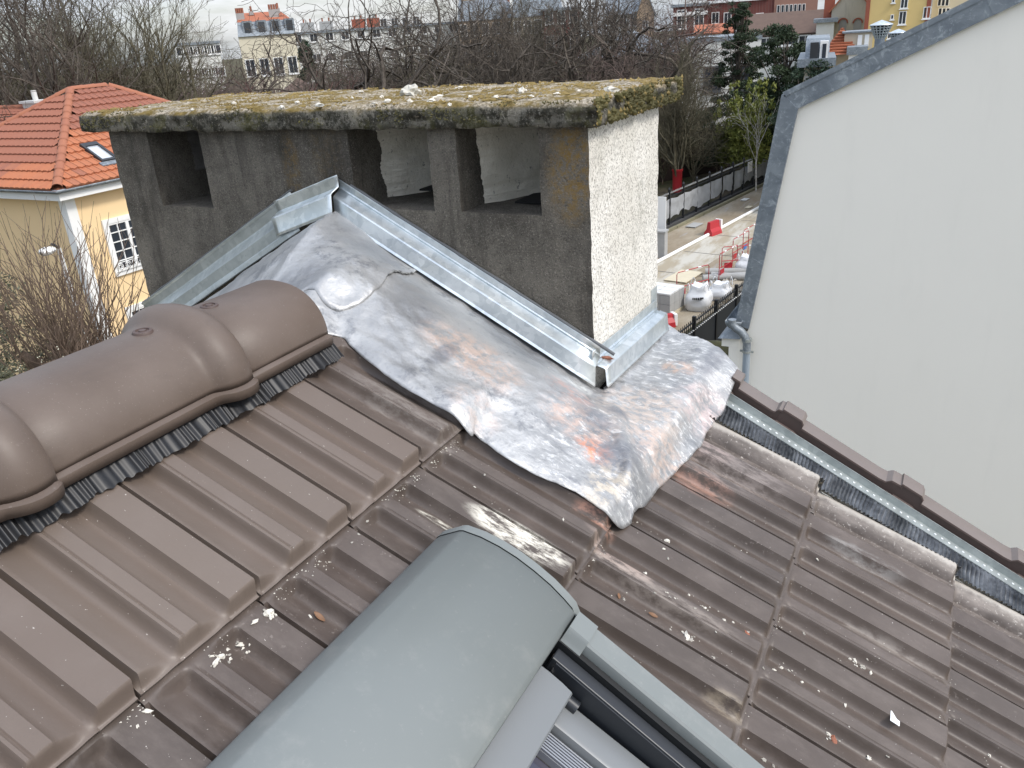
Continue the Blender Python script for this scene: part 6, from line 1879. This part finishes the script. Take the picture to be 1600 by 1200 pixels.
def gen_tree(seed, H=11, trunk=2.0, r0=.16, limbs=6, open_=.55, levels=4, kids=(6, 5, 4), bend=.22, trop=.10, rmin=.0085, ratio=.62, stems=1):
    rd = random.Random(seed); tr, cr = [], []
    def branch(p, d, L, r, lv, out):
        n = max(3, int(4 + L * 1.1)) if lv < 3 else 3
        step = L / n; pts = [p]; q = p.copy(); dd = d.copy()
        for i in range(n):
            dd = (dd + Vector((rd.gauss(0, bend), rd.gauss(0, bend), rd.gauss(0, bend) + trop)) * (.6 if lv == 0 else 1)).normalized()
            nx = q + dd * step
            ra, rb = r * (1 - .75 * i / n), r * (1 - .75 * (i + 1) / n)
            out.append((tuple(q), tuple(nx), max(rmin, ra), max(rmin * .8, rb)))
            q = nx; pts.append(q.copy())
        if lv >= levels: return
        nk = kids[min(lv, len(kids) - 1)]
        for k in range(nk):
            f = (.22 if lv else .35) + (.98 - (.22 if lv else .35)) * (k + rd.random()) / nk
            i = min(n - 1, int(f * n)); bp = pts[i].lerp(pts[i + 1], f * n - i)
            ax = (pts[i + 1] - pts[i]).normalized()
            sd = ax.cross(Vector((rd.gauss(0, 1), rd.gauss(0, 1), rd.gauss(0, 1)))).normalized()
            nd_ = (ax * (1 - open_ * rd.uniform(.7, 1.2)) + sd * open_ * rd.uniform(.8, 1.3)).normalized()
            branch(bp, nd_, L * ratio * rd.uniform(.6, 1.1) * (1 - .35 * f), max(rmin, r * (1 - .75 * f) * .62), lv + 1, cr)
    for s_ in range(stems):
        b0 = Vector((rd.uniform(-.3, .3) * (stems > 1), rd.uniform(-.3, .3) * (stems > 1), 0))
        if limbs:
            top = b0 + Vector((rd.gauss(0, .1), rd.gauss(0, .1), trunk)); tr.append((tuple(b0), tuple(top), r0, r0 * .8))
            for k in range(limbs):
                a = 2 * math.pi * (k + rd.random() * .6) / limbs
                sp_ = open_ * rd.uniform(.35, 1.0)
                d = Vector((math.cos(a) * sp_, math.sin(a) * sp_, 1)).normalized()
                branch(top - Vector((0, 0, rd.uniform(0, .25) * trunk)), d, (H - trunk) * rd.uniform(.75, 1.05), r0 * .55, 1, cr)
    return tr, cr
TREES = {}
def tree_kind(key, matt, matc, **kw):
    tr, cr = gen_tree(**kw)
    TREES[key] = (seg_mesh('trunk', tr, matt, 7), seg_mesh('crown', cr, matc, 3), max(s_[1][2] for s_ in cr))
tree_kind('fan', M['bark'], M['barko'], seed=1, H=12, trunk=1.2, r0=.34, limbs=14, open_=.42, levels=4, kids=(5, 8, 6, 5), bend=.13, trop=.10)
tree_kind('tall', M['bark'], M['bark'], seed=2, H=13, trunk=2.4, r0=.34, limbs=9, open_=.5, levels=4, kids=(5, 8, 6, 5), bend=.18, trop=.08)
tree_kind('round', M['bark'], M['barkr'], seed=3, H=9, trunk=1.8, r0=.23, limbs=9, open_=.62, levels=4, kids=(5, 8, 6, 5), bend=.22, trop=.05)
tree_kind('curvy', M['bark'], M['bark'], seed=4, H=10, trunk=1.5, r0=.27, limbs=6, open_=.75, levels=4, kids=(5, 7, 6, 4), bend=.32, trop=.04)
tree_kind('thicket', M['barkb'], M['barkr'], seed=5, H=6.5, trunk=.5, r0=.08, limbs=16, open_=.5, levels=3, kids=(5, 9, 7), bend=.2, trop=.10)
tree_kind('thicket2', M['barkb'], M['barko'], seed=6, H=6.0, trunk=.5, r0=.08, limbs=16, open_=.6, levels=3, kids=(5, 9, 7), bend=.25, trop=.06)
tree_kind('redbush', M['barkb'], simple('red_twig', (.125, .062, .055), .9), seed=7, H=3.6, trunk=.25, r0=.04, limbs=14, open_=.5, levels=3, kids=(4, 5, 4), bend=.15, trop=.12)
tree_kind('birch', M['barkw'], M['barkw'], seed=8, H=6.5, trunk=2.2, r0=.06, limbs=4, open_=.4, levels=3, kids=(5, 5, 4), bend=.15, trop=.09)
def tree(key, px, D, h, label, group=None, sc=None, name='bare_tree', cat='tree', rz=None, py=100, wide=1.0, grow=1.0):
    q = plan(px, py, D)
    mt, mc, hh = TREES[key]; k = h / hh * grow
    t = empty(name, q, label, cat, group); t.rotation_euler = (0, 0, random.uniform(0, 6.28) if rz is None else rz); t.scale = (k * wide, k * wide, k)
    for nm, me_ in (('trunk', mt), ('crown', mc)):
        o = bpy.data.objects.new(nm, me_); COL.objects.link(o); o.parent = t
    return t
def htop(px, py, D): return at_d(px, py, D).z
tree('tall', 45, 37, 13.6, 'big bare tree reaching out of the top left corner', py=120, grow=1.14)
tree('fan', 95, 41, 13.0, 'bare multi-stemmed tree right of the corner tree, upper left', py=120, grow=1.14)
tree('tall', 8, 44, 12.6, 'bare tree at the far left edge behind the tiled wing', py=120, grow=1.14)
tree('fan', 232, 42, 12.8, 'big fan shaped bare tree rising behind the left end of the chimney cap', py=120, wide=1.05, grow=1.14)
tree('round', 165, 52, 8.6, 'bare tree between the two large ones behind the terracotta roof', py=120, grow=1.14)
tree('round', 300, 50, 8.8, 'bare tree just right of the fan shaped tree', py=120, grow=1.14)
tree('curvy', 385, 54, 9.6, 'bare tree standing in front of the cream apartment house', py=120, grow=1.26)
tree('round', 345, 60, 8.6, 'bare tree left of the cream apartment house', py=120, grow=1.26)
tree('curvy', 590, 44, 11.4, 'bare tree with long curving limbs above the middle of the cap', py=120, wide=1.1, grow=1.26)
tree('curvy', 680, 50, 11.2, 'second curving bare tree right of the mid cap one', py=110, rz=2.0, grow=1.26)
tree('round', 530, 62, 8.2, 'reddish twigged tree before the white apartment block', py=110, grow=1.26)
tree('tall', 745, 56, 11.2, 'tall bare tree against the tan apartment block', py=100, grow=1.26)
tree('tall', 905, 58, 11.6, 'tall bare tree before the dark brick tower', py=90, grow=1.26)
tree('curvy', 985, 54, 11.4, 'bare tree spreading in front of the dark pavilion', py=90, grow=1.26)
tree('round', 1045, 62, 10.8, 'bare tree before the dark brick wing', py=80, grow=1.26)
tree('fan', 825, 62, 11.0, 'bare tree before the beige stone block', py=90, grow=1.26)
tree('curvy', 640, 47, 10.6, 'slender bare tree between the two curving ones', py=100, rz=4.0, grow=1.2)
tree('tall', 790, 50, 10.6, 'bare tree straight before the tan block', py=100, rz=1.0, grow=1.25)
tree('curvy', 865, 52, 10.8, 'crooked bare tree before the beige stone block', py=100, rz=5.0, grow=1.25)
tree('tall', 950, 56, 10.6, 'bare tree before the grey white slate roofed house', py=100, rz=3.0, grow=1.25)
tree('tall', 118, 46, 13.5, 'tall bare tree between the corner trees and the fan shaped one', py=120, grow=1.14)
tree('thicket', 75, 40, 7.6, 'thick twiggy tree right above the terracotta ridge', py=120)
for i in range(16):
    tree(('round', 'thicket2', 'thicket')[i % 3], -20 + 27 * i, 66 + (i * 37 % 23), 6.0 + (i * 13 % 5) * .55, 'bare tree in the far row behind the terracotta roof', 'far row of bare trees behind the terracotta roof', py=110)
GT = 'bare trees massed behind the chimney cap'
rnd = random.Random(21)
for i in range(22):
    px = 500 + 580 * (i + rnd.random() * .8) / 22; D = rnd.uniform(46, 70)
    hh = htop(px, rnd.uniform(8, 58), D)
    tree(rnd.choice(('thicket', 'curvy', 'round', 'thicket2', 'tall')), px, D, max(5, hh), 'bare twiggy tree in the thicket behind the chimney cap', GT, py=100)
for i in range(8):
    px = 130 + 330 * (i + rnd.random()) / 8; D = rnd.uniform(44, 60)
    tree(rnd.choice(('thicket2', 'thicket')), px, D, max(4.5, htop(px, rnd.uniform(85, 115), D)), 'low bare tree behind the left half of the chimney cap', 'low bare trees behind the left part of the cap', py=110)
for i in range(7):
    px = 380 + 180 * (i + rnd.random()) / 7
    tree('redbush', px, rnd.uniform(38, 46), htop(px, rnd.uniform(112, 128), 42), 'reddish twigged bush behind the left half of the mossy cap', 'red twigged bushes beyond the cap', name='bare_bush', cat='bush', py=120)
# tree with a red trunk guard by the far fence
tg = tree('fan', 1058, 47, 9.4, 'bare tree with a red protective sleeve round its trunk by the road fence', py=270, wide=.8)
gq = plan(1058, 300, 47)
ztg = at_d(1058, 264, 47).z
mb = MB(); mb.lathe([(.26, .1), (.27, ztg - .15), (.31, ztg - .10), (.31, ztg), (.24, ztg)], 14, Matrix.Translation(gq)); o = mb.obj('trunk_guard', M['red'], None, 50); o.parent = tg; o.matrix_parent_inverse = (Matrix.Translation(tg.location) @ tg.rotation_euler.to_matrix().to_4x4() @ Matrix.Diagonal((*tg.scale, 1))).inverted()
tree('thicket2', 1085, 49, htop(1085, 120, 49), 'bare shrubby tree right of the red sleeved trunk', py=270)
tree('thicket2', 1035, 50, htop(1035, 150, 50), 'bare shrub left of the red sleeved trunk beside the chimney edge', py=270)
tree('thicket2', 1120, 54, htop(1110, 160, 54), 'bare shrub below the tall evergreen', py=250)
tree('birch', 1185, 47, htop(1185, 125, 47), 'slim pale stemmed birch beside the bamboo', py=230, name='birch_tree')

def leaf_cloud(name, blobs, n, size, mat, seed, droop=0.0):
    rd = np.random.RandomState(seed)
    C_ = []
    tot = sum(b_[3] ** 2 * b_[4] for b_ in blobs)
    for (x, y, z, r, kz) in blobs:
        m = int(n * r * r * kz / tot) + 1
        v = rd.normal(size=(m, 3)); v /= np.linalg.norm(v, axis=1, keepdims=True)
        rr = r * rd.uniform(.35, 1.08, size=(m, 1)) ** .6
        C_.append(np.array([[x, y, z]]) + v * rr * np.array([[1, 1, kz]]))
    C_ = np.concatenate(C_); m = len(C_)
    u = rd.normal(size=(m, 3)); u[:, 2] -= droop; u /= np.linalg.norm(u, axis=1, keepdims=True)
    w = np.cross(u, rd.normal(size=(m, 3))); w /= np.linalg.norm(w, axis=1, keepdims=True)
    sz = size * rd.uniform(.6, 1.4, size=(m, 1))
    vs = np.stack([C_ - u * sz, C_ + w * sz * .38, C_ + u * sz, C_ - w * sz * .38], axis=1)
    me_ = bpy.data.meshes.new(name); me_.vertices.add(m * 4); me_.vertices.foreach_set('co', vs.reshape(-1))
    me_.loops.add(m * 4); me_.loops.foreach_set('vertex_index', np.arange(m * 4, dtype=np.int32)); me_.polygons.add(m); me_.polygons.foreach_set('loop_start', np.arange(m, dtype=np.int32) * 4)
    me_.materials.append(mat); me_.update(calc_edges=True); return me_
def leafy(name, label, px, py, D, blobs, n, size, mat, seed, trunk_h=0, trunk_r=.12, cat='tree', group=None, droop=0.0, bark=None):
    q = plan(px, py, D)
    t = empty(name, q, label, cat, group)
    o = link('crown', leaf_cloud('crown', blobs, n, size, mat, seed, droop), None); o.parent = t
    if trunk_h:
        segs = [((0, 0, 0), (.1, 0, trunk_h * .5), trunk_r, trunk_r * .8), ((.1, 0, trunk_h * .5), (0, .1, trunk_h), trunk_r * .8, trunk_r * .3)]
        rd = random.Random(seed)
        for b_ in blobs:
            f = rd.uniform(.3, .9); a = Vector((.1 * f, 0, min(trunk_h * f, b_[2]))); segs.append((tuple(a), (b_[0], b_[1], b_[2]), trunk_r * .35, .02))
        o = link('trunk', seg_mesh('trunk', segs, bark or M['bark'], 6), None); o.parent = t
    return t
def spread(n, seed, R0, z0, z1, r, taper=1.0, kz=.7):
    rd = random.Random(seed); out = []
    for i in range(n):
        f = (i + rd.random()) / n; a = rd.uniform(0, 6.28); R_ = R0 * (1 - taper * f) * math.sqrt(rd.random()) + .05
        out.append((R_ * math.cos(a), R_ * math.sin(a), z0 + (z1 - z0) * f, r * rd.uniform(.6, 1.2) * (1 - .5 * taper * f), kz))
    return out
zt = htop(1152, 2, 58)
leafy('evergreen_tree', 'tall dark evergreen with a bare lower stem before the brick mansion', 1152, 150, 58, spread(80, 3, 2.3, zt * .30, zt - .1, .56, .75, .5), 22000, .08, M['leafd'], 3, zt * .95, .12)
zt = htop(1228, 40, 52)
leafy('evergreen_tree', 'broad dark evergreen close to the corner of the zinc gable', 1225, 150, 52, spread(95, 8, 2.5, zt * .12, zt - .1,   .68, .5, .6), 34000, .085, M['leafd'], 5, zt * .9, .13)
leafy('evergreen_tree', 'low dark evergreen tucked against the zinc gable edge', 1262, 150, 40, spread(16, 9, 1.3, htop(1262, 190, 40), htop(1262, 108, 40), .6, .4), 8000, .07, M['leafc'], 6, 6, .09)
leafy('conifer', 'dark pointed conifer between the cream apartment house and the white block', 478, 90, 90, spread(24, 5, 3.0, 1, htop(473, 64, 90), 1.0, .92), 7000, .22, M['leafc'], 7, 6, .15)
leafy('evergreen_shrub', 'dark green shrub mass behind the dark brown board screen', 1105, 235, 53, spread(18, 11, 2.6, .6, htop(1105, 175, 53), .8, .4), 11000, .085, M['leafd'], 11, 0, cat='shrub')
leafy('evergreen_shrub', 'dark green shrub between the bamboo and the road fence', 1205, 220, 56, spread(16, 12, 2.2, .6, htop(1200, 165, 56), .8, .4), 9000, .085, M['leafd'], 12, 0, cat='shrub')
leafy('ivy_mass', 'olive green shrub behind the red sleeved tree', 1065, 235, 55, spread(14, 15, 2.4, .4, htop(1065, 190, 55), .8, .3), 7000, .08, M['leafo'], 14, 0, cat='shrub')
bam = []
rd = random.Random(31)
for i in range(26):
    a = rd.uniform(0, 6.28); R_ = .9 * math.sqrt(rd.random()); zt_ = htop(1170, 125, 49) * rd.uniform(.72, 1.0)
    for k in range(5): bam.append((R_ * math.cos(a) * (1 + .25 * k * .3), R_ * math.sin(a) * (1 + .25 * k * .3), zt_ * (.35 + .16 * k), .30 - .04 * k, 1.6))
leafy('bamboo', 'yellow green bamboo clump behind the tarpaulin fence', 1172, 230, 49, bam, 9000, .10, M['leafb_'], 22, 0, cat='bamboo', droop=-.6)
leafy('bamboo', 'smaller bamboo clump right beside the taller one', 1140, 230, 51, [(x * .8, y * .8, z * .8, r, k) for x, y, z, r, k in bam[::2]], 5000, .10, M['leafb_'], 23, 0, cat='bamboo', droop=-.6)

# pollarded tree between us and the yellow house
def pollard(px, py, D, up, seed, n, label, spreadk=.5):
    head = at_d(px, py, D); rd = random.Random(seed); q = Vector((head.x, head.y, 0))
    t = empty('pollarded_tree', q, label, 'tree'); segs, cr = [], []
    hz = head.z
    segs.append(((0, 0, 0), (.05, .03, hz), .17, .20))
    knobs = [Vector((rd.gauss(0, .38), rd.gauss(0, .38), hz + rd.uniform(-.4, .3))) for _ in range(10)]
    for k in knobs: segs.append(((0, 0, hz - .5), tuple(k), .13, .09))
    for i in range(n):
        p = rd.choice(knobs) + Vector((rd.gauss(0, .08), rd.gauss(0, .08), rd.gauss(0, .08)))
        out = Vector((p.x, p.y, 0)); d = (Vector((rd.gauss(0, .34), rd.gauss(0, .34), 1)) + out * spreadk).normalized()
        L = up * rd.uniform(.35, 1.05); r = rd.uniform(.006, .016); m = 7; dd = d.copy()
        for j in range(m):
            dd = (dd + Vector((rd.gauss(0, .08), rd.gauss(0, .08), .06))).normalized(); nx = p + dd * (L / m)
            cr.append((tuple(p), tuple(nx), r * (1 - .7 * j / m), r * (1 - .7 * (j + 1) / m)))
            if rd.random() < .5 and j > 0:
                e = (dd + Vector((rd.gauss(0, .5), rd.gauss(0, .5), rd.gauss(0, .4)))).normalized(); l2 = L * rd.uniform(.08, .28); pm = p + e * l2 * .5 + Vector((0, 0, .02)); pe = pm + (e + Vector((0, 0, .4))).normalized() * l2 * .5
                cr.append((tuple(p), tuple(pm), .006, .005)); cr.append((tuple(pm), tuple(pe), .005, .003))
            p = nx
    for i in range(int(n * .7)):     # tangle of short drooping shoots round the head
        p = rd.choice(knobs).copy(); d = Vector((rd.gauss(0, 1), rd.gauss(0, 1), rd.gauss(-.1, .5))).normalized(); r = .008
        for j in range(6):
            d = (d + Vector((rd.gauss(0, .3), rd.gauss(0, .3), rd.gauss(.02, .3)))).normalized(); nx = p + d * .16; cr.append((tuple(p), tuple(nx), r, r * .85)); p = nx; r *= .85
    for nm, me_ in (('trunk', seg_mesh('trunk', segs, M['barkb'], 8)), ('crown', seg_mesh('crown', cr, M['barkb'], 4))):
        o = link(nm, me_, None); o.parent = t
    return t
pollard(95, 560, 16.5, 2.9, 4, 120, 'pollarded tree with a fan of brown shoots before the yellow house wall', .6)
pollard(170, 545, 17.5, 2.9, 9, 95, 'second pollarded tree with brown shoots, right under the white corner band', .5)
leafy('grey_shrub', 'grey green leafy shrub at the left edge below the pollarded tree', 8, 540, 19.0, spread(20, 41, 1.3, .4, at_d(10, 425, 19).z, .7, .2), 16000, .045, M['leafo'], 41, 0, cat='shrub')
leafy('low_shrub', 'low olive shrub at the foot of the pollarded trees', 60, 600, 15.5, spread(12, 44, 1.6, .2, at_d(60, 590, 15.5).z, .6, .2), 9000, .035, M['leafo'], 43, 0, cat='shrub')
cr = []; fl = MB(); rd = random.Random(50)
q0 = plan(62, 585, 14.0)
for i in range(7):
    p = Vector((rd.gauss(0, .35), rd.gauss(0, .35), at_d(60, 620, 14).z - 1.0)); d = Vector((rd.gauss(0, .12), rd.gauss(0, .12), 1)).normalized(); L = rd.uniform(1.2, 1.75)
    for j in range(8):
        nx = p + d * (L / 8) + Vector((rd.gauss(0, .01), rd.gauss(0, .01), 0)); cr.append((tuple(p), tuple(nx), .006, .005))
        if j > 3:
            for k in range(4):
                vs, fs = clump_verts((nx.x + rd.gauss(0, .02), nx.y + rd.gauss(0, .02), nx.z + rd.uniform(-.08, .08)), .014, 1, rd); fl.add(vs, fs)
        p = nx
t = empty('flowering_bush', q0, 'thin stems with tiny pale blossoms rising over the ridge tile at left', 'bush')
o = link('stems', seg_mesh('stems', cr, M['barkb'], 4), None); o.parent = t
o = fl.obj('blossoms', simple('cream_blossom', (.6, .58, .45), .8), None); o.parent = t; o['kind'] = 'stuff'

# ---- passer-by behind the tarpaulin fence
hp = plan(1145, 250, 51.5)
pv = [(0, 0, .95), (0, 0, 1.2), (0, 0, 1.42), (0, 0, 1.55), (0, .02, 1.68), (.10, 0, .90), (.11, .03, .50), (.11, -.02, .08), (.11, .10, .05), (-.10, 0, .90), (-.11, -.08, .50), (-.11, -.16, .08), (-.11, -.04, .05),
      (.20, 0, 1.40), (.25, -.02, 1.12), (.24, .08, .88), (-.20, 0, 1.40), (-.25, -.02, 1.12), (-.24, .08, .88)]
pe = [(0, 1), (1, 2), (2, 3), (3, 4), (0, 5), (5, 6), (6, 7), (7, 8), (0, 9), (9, 10), (10, 11), (11, 12), (2, 13), (13, 14), (14, 15), (2, 16), (16, 17), (17, 18)]
prad = [.17, .16, .16, .07, .105, .10, .075, .055, .05, .10, .075, .055, .05, .075, .06, .045, .075, .06, .045]
me = bpy.data.meshes.new('person'); me.from_pydata([(x, y, z) for x, y, z in pv], pe, []); me.materials.append(simple('dark_blue_grey_cloth', (.035, .042, .055), .9))
o = link('person', me, None, Matrix.Translation(hp) @ Matrix.Rotation(R(200), 4, 'Z'))
md = o.modifiers.new('skin', 'SKIN')
for i, v in enumerate(me.skin_vertices[0].data if me.skin_vertices else []): v.radius = (prad[i], prad[i])
if not me.skin_vertices:
    bpy.context.view_layer.objects.active = o
    for i, v in enumerate(me.skin_vertices[0].data): v.radius = (prad[i], prad[i])
md2 = o.modifiers.new('smooth', 'SUBSURF'); md2.levels = 1; md2.render_levels = 1
tag(o, 'person in a dark blue grey hooded coat behind the tarpaulin fence', 'person')

# ---- fine mortar dust and grit caught along the tile ends and in the troughs
gm = MB(); rd = random.Random(77)
for q in range(1900):
    if rd.random() < .6:
        row = rd.choice((0, 0, 0, 1, 2, 3)); y = rd.uniform(.15, 1.9); s_ = TAIL[row] + abs(rd.gauss(0, .012)) + .003
        if mnoise.noise(Vector((y * 7, row * 3, 1))) < 0.08: continue
    else:
        s_ = rd.uniform(-.3, .95); y = rd.uniform(.9, 1.9); v = ((y - Y0) / W) % 1
        if not (.06 < v < .30 or .52 < v < .72): continue
        if mnoise.noise(Vector((s_ * 5, y * 9, 4))) < 0.12: continue
    if y < WIN_Y + .05 and s_ > -.02: continue
    u = surf_u(s_, y); r = rd.uniform(.0007, .0022) * (1.5 if rd.random() < .08 else 1)
    c = RP(s_, y, u + r * .3)
    vs, fs = clump_verts(c, r, .7, rd); gm.add(vs, fs)
tag(gm.obj('mortar_grit', M['crumb'], None), 'fine pale mortar grit scattered over the brown tiles', 'grit', kind='stuff')
